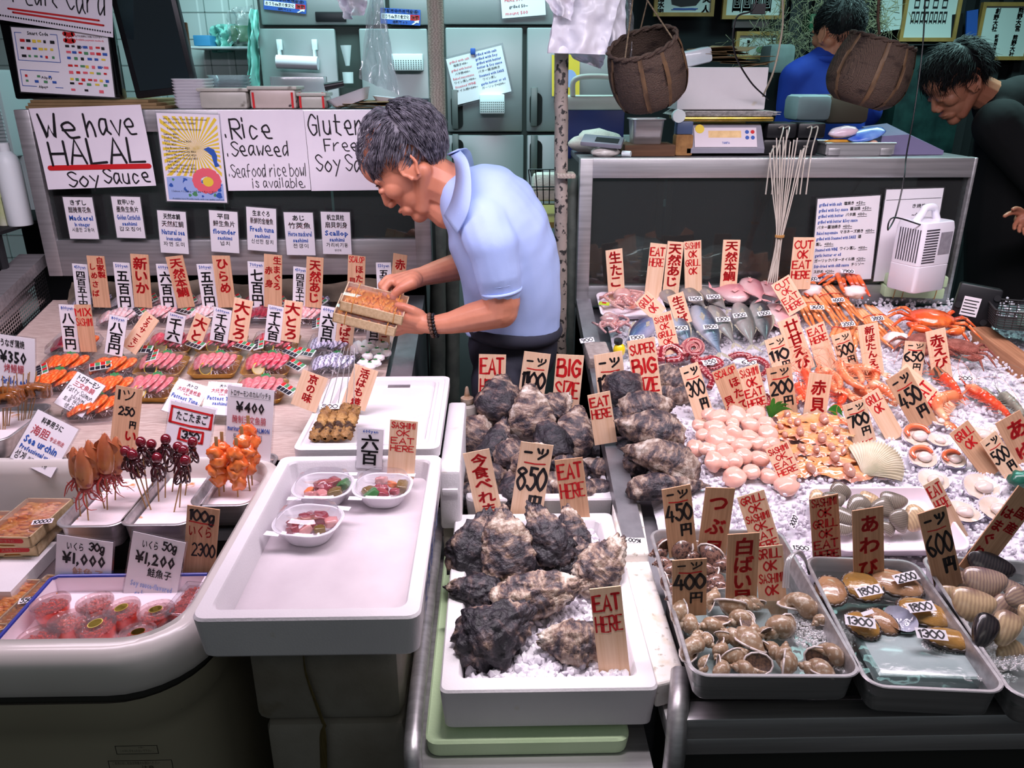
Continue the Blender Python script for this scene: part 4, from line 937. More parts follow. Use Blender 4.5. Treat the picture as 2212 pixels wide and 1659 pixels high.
EGG = mat('glazed_egg','7c1326','5e0f1e',s=6,rough=.12,coat=1);OCT = mat('baby_octopus','4a1219','330b12',s=30,rough=.2,coat=.8)
eg = [(304,957,322,1083),(327,962,330,1068),(358,951,357,1075),(271,977,316,1098),(286,984,326,1101),(339,991,343,1083),(384,967,372,1062),(416,957,400,1070),(396,975,388,1096),(400,997,376,1106)]
so = ordl([(q[0],q[1]) for q in eg],2)
for i,(x,y,fx,fy) in enumerate(eg):
    r,L,X = skewer('octopus_skewer','baby octopus and round glazed egg on a bamboo stick, ' + so[i],'skewer',(x,y - 2),(fx,fy),None,ZS,None,None,None,rnd,'baby octopus skewers in the steel tray')
    b = MB().ball((0,0,L),(.0105,.0105,.0118));b.build('egg',EGG,r,angle=180)
    b = MB();rs = random.Random(i + 5);b.ball((0,0,L - .017),(.010,.009,.008),fn=lambda d,i=i: 1 + .2 * nz(d,2,i))
    for k in range(8):
        a = 2 * pi * k / 8 + rs.uniform(-.2,.2);e = rs.uniform(.010,.017);dn = rs.uniform(.012,.034)
        b.tube(cr([(cos(a) * .006,sin(a) * .006,L - .018),(cos(a) * e,sin(a) * e,L - .022 - dn * .3),(cos(a + .4) * e * 1.1,sin(a + .4) * e,L - .02 - dn),(cos(a + .9) * e * .7,sin(a + .9) * e * .7,L - .024 - dn * .8),(cos(a + 1.2) * e * .5,sin(a + 1.2) * e * .5,L - .02 - dn * .6)],3),[.0030 - .0018 * q / 12 for q in range(13)],6)
    b.build('octopus',OCT,r,angle=180)
SSK = mat('cured_salmon','e8541c','f08a45',s=16,rough=.25,sss=.2,coat=.6,bump=.4,bs=40)
ss = [(467,953,469,1042,474,1072),(479,942,482,1015,484,1062),(510,955,513,1050,514,1073),(522,930,526,1020,540,1060),(536,907,541,1000,545,1048)]
so = ordl([(q[0],q[1]) for q in ss])
for i,(x,y,bx,by,fx,fy) in enumerate(ss):
    r,L,X = skewer('salmon_skewer','orange cured salmon folded on a flat bamboo stick, ' + so[i],'skewer',(x,y),(fx,fy),None,ZS,None,None,None,rnd,'salmon skewers in the steel tray',.0017,flat=.5)
    hb = (on_y(bx,by,X.translation.y) - X.translation).length;top = L - .018;n = 4
    for k in range(n):
        zc = hb + (top - hb) * (k + .5) / n;s = .0185 * (.75 + .3 * sin(pi * (k + 1) / (n + .6)))
        MB().ball((0,0,0),(s,s * .85,(top - hb) / n * .95),rot=(12,18 * (-1) ** k,0),fn=lambda d,k=k,i=i: 1 + .42 * fbm(d,1.8,i * 5 + k,3)).build('salmon_fold',SSK,r,X=T((.003 * (-1) ** k,0,zc)),angle=180)
EEL = mat('grilled_eel','6a3718','a7652c',s=22,rough=.2,coat=.9,c3='22120a',s3=26,lo3=.5,hi3=.62,bump=.5,bs=60)
es = [(22,852,10,920,26),(52,846,42,908,20),(80,843,55,905,24),(8,866,2,928,26)]
so = ordl([(q[0],q[1]) for q in es])
for i,(x,y,fx,fy,w) in enumerate(es):
    f = on_z(fx,fy,.836);r = empty('eel_skewer','glazed brown grilled eel piece on two sticks, ' + so[i],'skewer',f,'grilled eel skewers')
    c = on_y(x,y,f.y) - f;b = MB()
    for s in (-.006,.004,.011): b.tube([(s * .6,0,-.01),(c.x + s * 1.6,.004,c.z + .045)],.0012,6)
    b.build('stick',STICK,r)
    for k in (0,1): MB().box((-.025,-.011,-.017),(.025,.011,.017),bev=.007).build('eel_piece',EEL,r,X=T((c.x + k * .002,c.y + k * .012,c.z - k * .004),(10,8 * (-1) ** i,-12 + i * 6)),angle=180)
# chopped eel grilled on long metal skewers, on the lid behind the long foam box
HAMO = mat('charred_eel_meat','7a5028','c09458',s=26,lo=.3,hi=.7,rough=.5,c3='3d2412',s3=40,lo3=.5,hi3=.62,bump=1,bs=140,bd=.004)
lidz = .872
f = on_z(715,955,lidz);r = empty('hamo_skewer','browned minced eel on a fan of five long metal skewers with a price slip','skewer',f)
for k in range(4):
    b = MB();b.grid(lambda u,v,k=k: (cos(2 * pi * u) * .013 * (1 + .5 * fbm((cos(u * 6.28) * 2,v * 13 + sin(u * 6.28) * 2,k),1)) * (1 if .02 < v < .98 else .3),-.004 + (v * .12),.010 + sin(2 * pi * u) * .010 * (1 + .55 * fbm((cos(u * 6.28) * 3,v * 14,k + 3),1)) * (1 if .02 < v < .98 else .3)),24,60,wu=True)
    b.build('eel_meat',HAMO,r,X=T((-.033 + k * .022,0,.001 * k),(14 - 4 * (k % 2),0,-5 + 1.0 * k)),angle=180)
e = on_y(752,752,f.y + .17) - f;b = MB()
for k in range(5): b.tube([(-.036 + k * .018,.10,.045),(e.x + k * .007 - .014,e.y,e.z + .004 * (k % 2))],.0009,6)
b.build('metal_prong',STEEL,r)

# ================================================================ roe cups, urchin boxes
ROE = mat('salmon_roe','d42a16','f0552a',s=90,rough=.08,sss=.4,coat=1,sscale=.003);ROEP = mat('pale_roe','e8685a','f08d7c',s=90,rough=.1,sss=.4,coat=1)
PLT = mat('white_tray_plastic','efe2ea',rough=.35);BRIM = mat('blue_rim','2a3590',rough=.35)
a,b_,c = on_z(115,1243,.725),on_z(415,1237,.725),on_z(60,1395,.725)
t = MB();x0,x1,y0,y1 = a.x,b_.x + .03,1.035,a.y
t.box((x0,y0,.681),(x1,y1,.69)).box((x0,y1 - .004,.68),(x1,y1,.722)).box((x0,y0,.68),(x0 + .004,y1,.722)).box((x1 - .004,y0,.68),(x1,y1,.722)).box((x0,y0,.68),(x1,y0 + .004,.722))
t.tube([(x0,y0,.723),(x0,y1 - .01,.723),(x0 + .01,y1,.723),(x1,y1,.723)],.0038,8,1)
tag(t.build('roe_tray',[PLT,BRIM]),'white tray with dark blue rim holding the salmon roe cups','tray')
def roe(mb,n,rad,z,rs,m=0,sq=None):
    bm = bmesh.new();bmesh.ops.create_icosphere(bm,subdivisions=1,radius=.0027);vs = [q.co.copy() for q in bm.verts];fs = [tuple(q.index for q in f.verts) for f in bm.faces];bm.free()
    for i in range(n):
        if sq: c = V((rs.uniform(-sq[0],sq[0]),rs.uniform(-sq[1],sq[1]),z + rs.uniform(-.002,.002)))
        else: q = sqrt(rs.random()) * rad;t_ = rs.uniform(0,6.28);c = V((q * cos(t_),q * sin(t_),z + rs.uniform(-.002,.003) + .003 * (1 - q / rad)))
        mb.add([v + c for v in vs],fs,m)
cups = [(111,1303,.066,0,0),(204,1299,.062,0,1),(267,1311,.062,1,0),(337,1317,.062,1,0),(149,1341,.066,0,1),(212,1347,.066,1,0),(296,1365,.060,1,0),(84,1376,.066,0,0)]
so = ordl([(q[0],q[1]) for q in cups],2);protos = {}
for i,(px,py,dm,st,pale) in enumerate(cups):
    p = on_z(px,py,.728);X = T((p.x,p.y,.6905),(-8,rnd.uniform(-4,4),rnd.uniform(0,90)),dm / .066)
    lb = 'round clear cup of %s salmon roe%s, %s' % ('pale' if pale else 'red',' with gold sticker' if st else '',so[i])
    if (st,pale) in protos: o = copy_tree(protos[st,pale]);o.matrix_world = X;tag(o,lb,'roe cup','salmon roe cups in the blue rimmed tray');continue
    r = empty('roe_cup',lb,'roe cup',X,'salmon roe cups in the blue rimmed tray');protos[st,pale] = r
    MB().lathe([(0,.001),(.025,.001),(.0265,.003),(.031,.030),(.033,.031),(.033,.033)],28).build('cup',clear('cup_plastic','fbeeee',1.6,.05,haze=.06),r,angle=50)
    MB().lathe([(0,.038),(.026,.038),(.028,.041),(.0325,.041),(.034,.037),(.034,.031)],28).build('lid',clear('cup_plastic'),r,angle=40)
    b = MB();b.lathe([(0,.003),(.025,.003),(.028,.022),(.02,.027),(0,.028)],20,0);roe(b,150,.026,.027,random.Random(i));b.build('roe',ROEP if pale else ROE,r,kind='stuff',angle=180)
    if st:
        b = MB();b.lathe([(0,.0386),(.0125,.0386)],24,0);b.lathe([(.0105,.0388),(.0112,.0388)],24,1)
        q = MB();font(q,'特',-.005,0,.005,.008,1,.01,yoff=0);font(q,'選',-.005,-.009,.005,-.001,1,.01,yoff=0)
        b.add([(v.x,v.z,.0389) for v in q.v],q.f,1);b.build('sticker',[mat('gold_sticker','efe07e',rough=.4),mat('sticker_ink','8c7a2a')],r)
for i,(px,py,rz) in enumerate([(413,1290,-8),(365,1352,-12)]):
    p = on_z(px,py,.73);r = empty('roe_pack',['rectangular clear pack of salmon roe beside the wooden 2300 sign','rectangular clear pack of salmon roe at the front corner of the chest'][i],'roe pack',T((p.x,p.y,.6905 + .012 * (1 - i)),(0,0,rz)),'rectangular roe packs')
    MB().box((-.03,-.045,0),(.03,.045,.022),bev=.005).build('box',clear('cup_plastic'),r);b = MB();b.box((-.027,-.042,.002),(.027,.042,.016),bev=.004);roe(b,220,0,.018,random.Random(i),sq=(.025,.04));b.build('roe',ROE,r,kind='stuff',angle=180)
    MB().box((-.033,-.048,.022),(.033,.048,.028),bev=.0035).build('lid',FILM,r)
URC = mat('sea_urchin','e97d10','f5a02a',s=40,rough=.25,sss=.3,coat=.7,bump=.5,bs=120)
def tongues(mb,w,d,z,n,rs,m=0):
    for i in range(n):
        x = rs.uniform(-w / 2,w / 2);y = -d / 2 + d * (i + .5) / n
        mb.ball((x,y,z + rs.uniform(-.001,.001)),(.010,.0045,.0038),m,sub=2,rot=(0,0,rs.uniform(-30,30)),fn=lambda q: 1 + .1 * nz(q,3,i))
def urchin_box(label,X,w=.10,d=.17,h=.024,red=1,price_=None,group=None,lidm=FILM,n=120,ptilt=0):
    r = empty('urchin_box',label,'urchin box',X,group);t = .003
    b = MB().box((-w / 2,-d / 2,0),(w / 2,d / 2,t)).box((-w / 2,-d / 2,0),(-w / 2 + t,d / 2,h)).box((w / 2 - t,-d / 2,0),(w / 2,d / 2,h)).box((-w / 2,d / 2 - t,0),(w / 2,d / 2,h))
    b.add([(x,y,z) for y in (-d / 2,-d / 2 + t) for x,z in ((-w / 2,0),(-w * .2,0),(-w * .14,h * .28),(w * .14,h * .28),(w * .2,0),(w / 2,0),(w / 2,h),(-w / 2,h))],[tuple(range(8)),tuple(range(8,16))[::-1]] + [(i,i + 8,(i + 1) % 8 + 8,(i + 1) % 8) for i in range(8)])
    b.build('wooden_box',BOXWOOD,r)
    if red:
        b = MB();b.prism([(x,y) for x,y in rrect(w * .72,h * .42,h * .2,4,0,h * .66)],0,.0004,0);q = MB();font(q,'天然生うに',-w * .3,h * .54,w * .3,h * .78,0,.01,yoff=0);b.add([(v.x,v.z,.0006) for v in q.v],q.f,1)
        b.build('red_label',[RED,mat('label_text','e8b8a8')],r,X=T((0,-d / 2 - .0003,0),(90,0,0)))
    b = MB();b.box((-w / 2 + t,-d / 2 + t,t),(w / 2 - t,d / 2 - t,h * .6));tongues(b,w * .78,d * .9,h * .68,n,random.Random(label));b.build('sea_urchin',URC,r,kind='stuff',angle=180)
    MB().box((-w / 2,-d / 2,h),(w / 2,d / 2,h + .002),bev=.0008).build('film_lid',lidm,r)
    return r
def slip(px,py,text,X=None,w=.034,h=.014,parent=None,label=None,z=None,hb=.03,rz=0,tilt=0,group='price slips',clr=1):
    b = MB();b.box((-w / 2,-h / 2,0),(w / 2,h / 2,.0006));q = MB();hand(q,text,-w * .42,-h * .36,w * .42,h * .36,0,wt=.2,yoff=0);b.add([(v.x,v.z,.0009) for v in q.v],q.f,1)
    if X is None: X = place(on_bed(px,py,hb) if z is None else on_z(px,py,z),rz=rz,tilt=tilt)
    return tag(b.build('price_slip',[CARD,BLK],X=X,smooth=False),label or 'white paper slip with %s written by hand' % text,'price slip',group)
fl = .679
for lb,px,py,z,rz,w_,d_ in (('lower wooden box of sea urchin under another at the left',66,1140,.7075,2,.10,.155),('upper wooden box of orange sea urchin with red label',62,1120,.735,-3,.10,.155),('wooden box of sea urchin cut off by the left edge, with red label',-25,1150,.715,0,.095,.16)):
    p = on_z(px,py,z + .02);urchin_box(lb,T((p.x,p.y,z),(0,0,rz)),w_,d_)
for lb,px,py,rz in (('shallow clear-lidded box of sea urchin by the left edge',14,1300,-4),('narrow clear-lidded box of sea urchin beside the blue tray rim',72,1290,-6)):
    p = on_z(px,py,.70);urchin_box(lb,T((p.x,p.y,fl),(0,0,rz)),.085 if px < 50 else .05,.15,.018,0,n=90)
u = MB().box((on_z(-60,1150,.70).x,1.25,fl),(on_z(150,1150,.70).x,1.42,.7065));tag(u.build('foam_block',STYRO),'white foam block under the sea urchin boxes','foam block')
slip(92,1127,'10000',z=.763,rz=8,w=.04,label='slip with 10000 on the upper sea urchin box');slip(62,1296,'5500',z=.702,rz=12,label='slip with 5500 on the narrow sea urchin box');slip(2,1165,'9800',z=.745,label='slip on the cut off urchin box')
slip(712,878,'500',z=.915,rz=0,w=.045,tilt=25,label='slip with 500 on the browned minced eel')

# ================================================================ long foam box: bowls of diced fish, the lid behind
lid = on_z(780,895,.872)
a,b_,c = on_z(630,975,.872),on_z(948,975,.872),on_z(945,815,.872)
lb_ = MB();w_ = b_.x - a.x;d_ = c.y - b_.y - .004;h_ = .022
def rg(k,z,r=.02): return [(x,y,z) for x,y in rrect(w_ - k,d_ - k,r,4)]
loft(lb_,[rg(0,0),rg(0,h_),rg(.02,h_),rg(.024,h_ - .003),rg(.05,h_ - .003),rg(.054,h_ - .0),rg(.066,h_),rg(.074,h_ - .012)],cap0=True)
tag(lb_.build('foam_board',STYRO,X=T(((a.x + b_.x) / 2,b_.y + d_ / 2 + .012,.850))),'white foam lid with raised rim carrying the browned eel skewers','foam lid')
pl = MB();pl.box(((a.x + b_.x) / 2 - .12,b_.y + .01,.62),((a.x + b_.x) / 2 + .12,1.60,.8495));tag(pl.build('foam_box',OLDBOX),'old foam box under the white foam lid','foam box')
pp = MB();pp.grid(lambda u,v: (-.145 + .29 * u,-.245 + .49 * v,.0035 + .001 * nz((u * 9,v * 9,1)) + .018 * max(0,v - .93) / .07),30,40)
tag(pp.build('wax_paper',mat('wet_paper','d2c9ce','c6bcc2',s=8,rough=.3,coat=.3,bump=.5,bs=30),X=T((-.281,1.213,.815))),'damp white paper lining the long foam box','paper')
DICE = [mat('tuna_dice','8f2536','b04a55',s=30,rough=.15,coat=.8),mat('pink_dice','d98886','e9aaa4',s=30,rough=.2,coat=.8),mat('salmon_dice','ee7238','f59a62',s=40,rough=.2,coat=.8),mat('olive_dice','6f5222','8d7434',s=40,rough=.2,coat=.8),mat('green_dice','3d7d3d',rough=.3)]
BOWL = mat('white_bowl_plastic','eeeaf0',rough=.25,coat=.4)
bowls = [(697,1035,.118,'bowl of diced tuna and salmon, left of the two rear bowls in the foam box',(0,0,1,0,2,3,0,1,4)),(826,1035,.116,'bowl of diced tuna with one orange salmon piece, right rear bowl',(0,0,0,2,3,0,1,4,3)),(665,1110,.122,'front bowl of dark diced tuna, nearest in the foam box',(0,0,1,0,0,3,0,0,1))]
for i,(px,py,dm,lb,ds) in enumerate(bowls):
    p = on_z(px,py,.866);X = T((p.x,p.y,.8195),(0,0,rnd.uniform(-8,8) - 8),dm / .12);r = empty('fish_bowl',lb,'fish bowl',X,'bowls of diced fish')
    def bg(s,z,rr): return [(x,y,z) for x,y in rrect(s,s * .92,rr * s,6)]
    b = MB();loft(b,[bg(.075,0,.4),bg(.082,.004,.4),bg(.11,.030,.36),bg(.12,.032,.36),bg(.12,.034,.36),bg(.11,.034,.36),bg(.10,.028,.36),bg(.07,.004,.4)])
    for s in (1,-1): b.box((-.014 + s * .044,s * .052 - .007,.031),(.014 + s * .044,s * .052 + .007,.0325),bev=.0006)
    b.build('bowl',BOWL,r,angle=45)
    rs = random.Random(i + 2)
    for k,d in enumerate(ds):
        a_ = 2.4 * k;q = .012 * sqrt(k) + .002;s = rs.uniform(.010,.016)
        MB().ball((0,0,0),(s * 1.2,s * .9,s * .7),fn=lambda v,k=k: (1 + .15 * nz(v,2,k)) * min(1.15,.75 / max(abs(v.x),abs(v.y),abs(v.z)))).build('fish_dice',DICE[d],r,X=T((q * cos(a_) * 1.1,q * sin(a_),.022 + rs.uniform(0,.008)),(rs.uniform(-30,30),rs.uniform(-30,30),rs.uniform(0,180))),angle=180)
    b = MB();loft(b,[bg(.118,.0345,.36),bg(.108,.037,.36),bg(.098,.052,.36),bg(.08,.056,.38),bg(.078,.0555,.38)],cap0=False);b.build('clear_lid',FILM,r,angle=40)

# older boxes stacked below, cords, bottom of the stall
st_ = MB();X0,X1 = on_y(548,1500,1.05).x,on_y(870,1500,1.05).x
cxs = (X0 + X1) / 2
ob = MB();ob.box((X0,1.04,.585),(X1,1.45,.785),bev=.02,bot=.95);tag(ob.build('foam_box',OLDBOX),'old dim foam box directly under the long white foam box','foam box','old foam boxes under the stall')
ob = MB();ob.box((X0 + .012,1.04,.36),(X1 + .004,1.45,.582),bev=.02);tag(ob.build('foam_box',OLDBOX),'old foam box below the first dim one, tied with cord','foam box','old foam boxes under the stall')
ob = MB();ob.box((X0 + .0,1.05,.01),(X1,1.45,.357),bev=.02);tag(ob.build('foam_box',OLDBOX),'lowest old foam box on the floor','foam box','old foam boxes under the stall')
cd = MB();q = [on_y(655,1412,1.034),on_y(662,1460,1.034),on_y(690,1540,1.034),on_y(702,1570,1.034)]
cd.tube(cr(q,5),[.002,.002,.002,.003,.003,.004,.004,.005,.005,.006,.006,.006,.006,.007,.007,.003],6,flat=.3).tube(cr([on_y(700,1568,1.034),on_y(698,1600,1.034),on_y(700,1680,1.034)],5),[.003,.004,.006,.008,.009,.010,.010,.010,.010,.010,.010],6,flat=.3)
tag(cd.build('packing_cord',mat('old_tape_cord','6f6138','50441f',s=30,st=(20,1,1),rough=.6)),'frayed yellowish packing cord around the old foam boxes','cord')

a = on_z(950,1000,.84);c = on_z(996,1000,.84);b = MB().box((a.x,1.46,.70),(c.x,1.84,.84),bev=.008).box((a.x + .006,1.455,.785),(c.x - .006,1.845,.800),bev=.002);tag(b.build('foam_box',STYRO),'narrow white foam box standing right of the white foam lid','foam box')
b = MB().box((a.x + .004,1.47,.0),(c.x - .004,1.83,.6995),bev=.006);tag(b.build('foam_box',OLDBOX),'tall dim foam box below the narrow white one','foam box')
# ================================================================ ice
ICE = mat('crushed_ice','f8f4fa','eee8f3',s=40,rough=.2,tr=.2,ior=1.2,coat=.4,bump=.4,bs=90)
_bm = bmesh.new();bmesh.ops.create_icosphere(_bm,subdivisions=1,radius=1);CH_V = [q.co.copy() for q in _bm.verts];CH_F = [tuple(q.index for q in f.verts) for f in _bm.faces];_bm.free()
def chunks(mb,n,pf,r0,r1,rs):
    for i in range(n):
        p = V(pf(rs));r = rs.uniform(r0,r1);R_ = Euler((rs.uniform(0,6),rs.uniform(0,6),rs.uniform(0,6))).to_matrix()
        s = V((rs.uniform(.7,1.3),rs.uniform(.6,1.1),rs.uniform(.5,1))) * r
        mb.add([p + R_ @ V((v.x * s.x * rs.uniform(.75,1.2),v.y * s.y,v.z * s.z)) for v in CH_V],CH_F)
rs = random.Random(11)
ix0,ix1,iy0,iy1 = .335,1.50,1.195,2.38
mb = MB();mb.grid(lambda u,v: (ix0 + (ix1 - ix0) * u + (.3 * (1 - v) * u),iy0 + (iy1 - iy0) * v,bedz(iy0 + (iy1 - iy0) * v) - .006 + .010 * fbm((u * 9,v * 9,3),1,0,3) + .004 * nz((u * 90,v * 90,1)) - .02 * max(0,1 - min(u,1 - u,v,1 - v) * 30)),200,200)
chunks(mb,9500,lambda r: (lambda x,y: (x,y,bedz(y) + r.uniform(-.006,.006)))(r.uniform(ix0 + .02,ix1 + .12),iy0 + (iy1 - iy0) * r.random() ** 1.3),.0035,.0075,rs)
tag(mb.build('crushed_ice',ICE,smooth=False),'bed of crushed ice covering the right counter under the seafood','ice',kind='stuff')
mb = MB();mb.grid(lambda u,v: (-.055 + .265 * u,1.0 + .45 * v,.694 + .006 * nz((u * 8,v * 12,0))),20,30)
chunks(mb,1500,lambda r: (r.uniform(-.052,.208),.995 + .45 * r.random() ** 1.3,.695 + r.uniform(-.006,.008)),.006,.012,rs)
tag(mb.build('crushed_ice',ICE,smooth=False),'chunky ice filling the front oyster box','ice',kind='stuff')
mb = MB();chunks(mb,500,lambda r: (r.uniform(-.03,.23),r.uniform(1.56,1.91),.715 + r.uniform(-.01,.01)),.008,.014,rs)
tag(mb.build('crushed_ice',ICE,smooth=False),'ice under the rear oyster heap','ice',kind='stuff')

def facing(px,py,Y=None,ang=0,tilt=30,z=None,s=1,h=None,spin=0):
    """at a place, local x along a slanted direction, local z turned up and a little to the front"""
    p = on_y(px,py,Y) if Y is not None else on_z(px,py,z) if z is not None else on_bed(px,py,h or 0)
    t,a = radians(tilt),radians(ang);n = V((0,-sin(t),cos(t)));u = V((0,cos(t),sin(t)));x = V((cos(a),0,0)) + u * sin(a)
    y = n.cross(x);X = Matrix.Identity(4)
    for i in range(3): X[i][0],X[i][1],X[i][2],X[i][3] = x[i] * s,y[i] * s,n[i] * s,p[i]
    if spin: X = X @ Euler((radians(spin),0,0)).to_matrix().to_4x4()
    return X,p

# ================================================================ oysters
def oyster_mat():
    m = bpy.data.materials.new('oyster_shell');m.use_nodes = True;n,l = m.node_tree.nodes,m.node_tree.links;b = n['Principled BSDF']
    tc = n.new('ShaderNodeTexCoord');a = n.new('ShaderNodeTexNoise');a.inputs['Scale'].default_value = 22;a.inputs['Detail'].default_value = 10;a.inputs['Roughness'].default_value = .65;a.inputs['Distortion'].default_value = .35
    mp = n.new('ShaderNodeMapping');mp.inputs['Scale'].default_value = (1.6,.8,1);l.new(tc.outputs['Object'],mp.inputs[0]);l.new(mp.outputs[0],a.inputs['Vector'])
    oi = n.new('ShaderNodeObjectInfo');ad = n.new('ShaderNodeMath');ad.operation = 'MULTIPLY_ADD';ad.inputs[1].default_value = .16;l.new(oi.outputs['Random'],ad.inputs[0]);l.new(a.outputs['Fac'],ad.inputs[2])
    sb = n.new('ShaderNodeMath');sb.operation = 'SUBTRACT';sb.inputs[1].default_value = .11;l.new(ad.outputs[0],sb.inputs[0])
    r = n.new('ShaderNodeValToRGB');e = r.color_ramp.elements;l.new(sb.outputs[0],r.inputs[0])
    e[0].position = .3;e[0].color = lin('1b1a20');e[1].position = .72;e[1].color = lin('e6dcd2')
    for p,c in ((.42,'2e2a32'),(.49,'57494a'),(.54,'8a7264'),(.61,'b3a294')): q = e.new(p);q.color = lin(c)
    l.new(r.outputs[0],b.inputs['Base Color']);b.inputs['Roughness'].default_value = .42
    f = n.new('ShaderNodeTexNoise');f.inputs['Scale'].default_value = 120;f.inputs['Detail'].default_value = 8;l.new(tc.outputs['Object'],f.inputs['Vector'])
    bp = n.new('ShaderNodeBump');bp.inputs['Strength'].default_value = 1;bp.inputs['Distance'].default_value = .004;l.new(f.outputs['Fac'],bp.inputs['Height'])
    b2 = n.new('ShaderNodeBump');b2.inputs['Strength'].default_value = .8;b2.inputs['Distance'].default_value = .006;l.new(a.outputs['Fac'],b2.inputs['Height']);l.new(bp.outputs[0],b2.inputs['Normal']);l.new(b2.outputs[0],b.inputs['Normal'])
    return m
OYS = oyster_mat()
def oyster(px,py,Y,L,W,ang,tilt,seed,label,th=.36,sub=5,bend=0,h=None,group='raw oysters in the shell'):
    X,p = facing(px,py,Y,ang,tilt,h=h);k = mpp(p);a,b_ = L * k / 2,W * k / 2;t = b_ * th * 1.5;rs = random.Random(seed)
    b = MB();bm = bmesh.new();bmesh.ops.create_icosphere(bm,subdivisions=sub,radius=1)
    for q in bm.verts:
        d = q.co.normalized();u = d.x
        w = (1 - .38 * u - .12 * u * u) * (1 + .14 * nz((u * 2,0,0),1,seed));e = max(0,1 - abs(d.z) * 2.2)
        ca = atan2(d.y,d.x);lam = 1 - abs(d.z)
        rim = 1 + e * (.07 * nz((cos(ca) * 3,sin(ca) * 3,0),1,seed) + .03 * nz((cos(ca) * 9,sin(ca) * 9,0),1,seed))
        rad = sqrt((u - .75) ** 2 + (d.y * .8) ** 2);ridge = ((rad * 5.5 + .9 * fbm(d,1.6,seed,3)) % 1)
        disp = .13 * fbm(d,2.3,seed,5) + .12 * ridge * (.3 + lam) - .05
        gap = -.12 * e * (abs(d.z) < .07)
        s = 1 + disp + gap
        x,y,z = a * u * rim * s,b_ * d.y * w * rim * s,t * d.z * (1.1 - .35 * u) * s * (1 + .2 * (d.z > 0))
        z += bend * (x / a) ** 2 * a * .4 + .25 * y * y / b_ * (.4 if bend else .1)
        z += .10 * t * nz((u * 4,d.y * 4,0),1,seed + 9)
        q.co = (x,y,z)
    b.bm(bm)
    o = b.build('oyster',OYS,X=X,angle=180);tag(o,label,'oyster',group);return o
FRO = [(1031,1181,1.325,165,115,70,62,.36,0),(1095,1183,1.265,178,112,100,58,.34,0),(1181,1160,1.30,160,92,118,55,.5,0),(1236,1150,1.40,120,70,100,50,.4,0),(1240,1190,1.33,80,60,150,25,.5,0),
       (1230,1222,1.27,120,55,30,30,.5,0),(1302,1218,1.25,150,95,50,50,.5,0),(1025,1276,1.20,128,66,172,25,.55,0),(1163,1286,1.17,200,100,14,35,.6,.2),(1072,1366,1.085,190,135,35,45,.62,.1),(1229,1389,1.065,138,90,172,30,.6,0)]
nm = ['big dark oyster leaning at the back left of the front box','big dark teardrop oyster in front of the leaning one, front box','tall oyster tapering down, back middle of the front box','oyster behind the tall tapering one, beside the dark EAT HERE sign','small brown oyster under the dark EAT HERE sign',
      'pinkish oyster wedged in the middle of the front box','dark fan-shaped oyster on the right rim of the front box','long grey oyster poking over the left rim of the front box','widest layered oyster lying across the middle of the front box','rough brown oyster with a dark hole at the front left of the box','round speckled oyster alone on the ice by the big EAT HERE sign']
for i,(q,lb) in enumerate(zip(FRO,nm)): oyster(*q[:7],i + 1,lb,th=q[7],bend=q[8])
REO = [(1079,862,1.86,110,95,80,55),(1147,890,1.80,125,92,92,60),(1026,935,1.80,95,85,60,45),(1072,958,1.72,125,62,70,45),(1238,940,1.76,135,90,75,50),(1190,950,1.72,120,75,110,35),(1112,985,1.66,90,80,30,30),(1200,880,1.85,90,70,40,40),(1290,930,1.84,90,60,60,40),
       (1060,1030,1.62,110,70,20,25),(1028,1070,1.58,90,60,10,20),(1110,1060,1.57,100,70,100,35),(1180,1050,1.6,120,70,20,25),(1235,1060,1.57,110,70,160,25),(1284,1062,1.58,95,60,165,25),(1300,1012,1.66,125,50,160,15),(1285,970,1.76,120,48,175,10),(1220,1010,1.66,110,70,140,35),(1150,1000,1.62,100,80,60,40)]
so = ordl([(q[0],q[1]) for q in REO],3)
for i,(q,o_) in enumerate(zip(REO,so)): oyster(*q,i + 31,'oyster in the rear foam box heap, ' + o_,sub=4,th=.45)
RIO = [(1398,880,.05,130,70,10,30,.3),(1404,930,.055,150,88,165,30,0),(1430,990,.05,172,80,155,30,.6),(1440,1050,.02,172,62,5,15,.2),(1352,838,.05,90,80,40,30,0),(1440,820,.03,100,72,150,30,0),(1448,850,.015,100,50,170,15,0),(1350,905,.02,90,60,30,20,0),(1385,985,.01,110,60,60,20,0),(1355,975,-.02,90,60,120,20,0)]
so = ordl([(q[0],q[1]) for q in RIO],2)
for i,(q,o_) in enumerate(zip(RIO,so)): oyster(q[0],q[1],None,q[3],q[4],q[5],q[6],i + 61,'giant grey oyster on the ice right of the foam boxes, ' + o_,sub=4,th=.5,bend=-q[7],h=q[2])

# ================================================================ scallop meat, ark clams, leaves
SCM = mat('scallop_meat','e8af9f','eec2b2',s=14,rough=.15,sss=.5,sscale=.012,sssr=(1,.5,.35),coat=.7,bump=.15,bs=30,c3='e0a684',s3=20,lo3=.6,hi3=.8)
scp = [(600,715,95),(760,700,90),(920,690,82),(520,690,60),(1010,765,68),(565,805,85),(440,790,65),(720,775,60),(880,790,78),(585,910,95),(470,870,60),(730,860,85),(860,890,80),(1020,860,88),(1060,935,65),(930,935,75),(650,1010,80),(790,965,88),(400,980,80),(490,985,70),(560,1095,85),(645,1100,60),(735,1090,82),(815,1045,75),(960,1070,82),(880,1180,75),(735,1230,102),(1030,1215,78),(1180,1305,98),(1215,1225,60),(990,960,60),(540,1000,60),(700,920,60),(850,720,50),(640,860,55)]
pts = [(1400 + x / 3.95,720 + y / 3.95) for x,y,r in scp];so = ordl(pts,5)
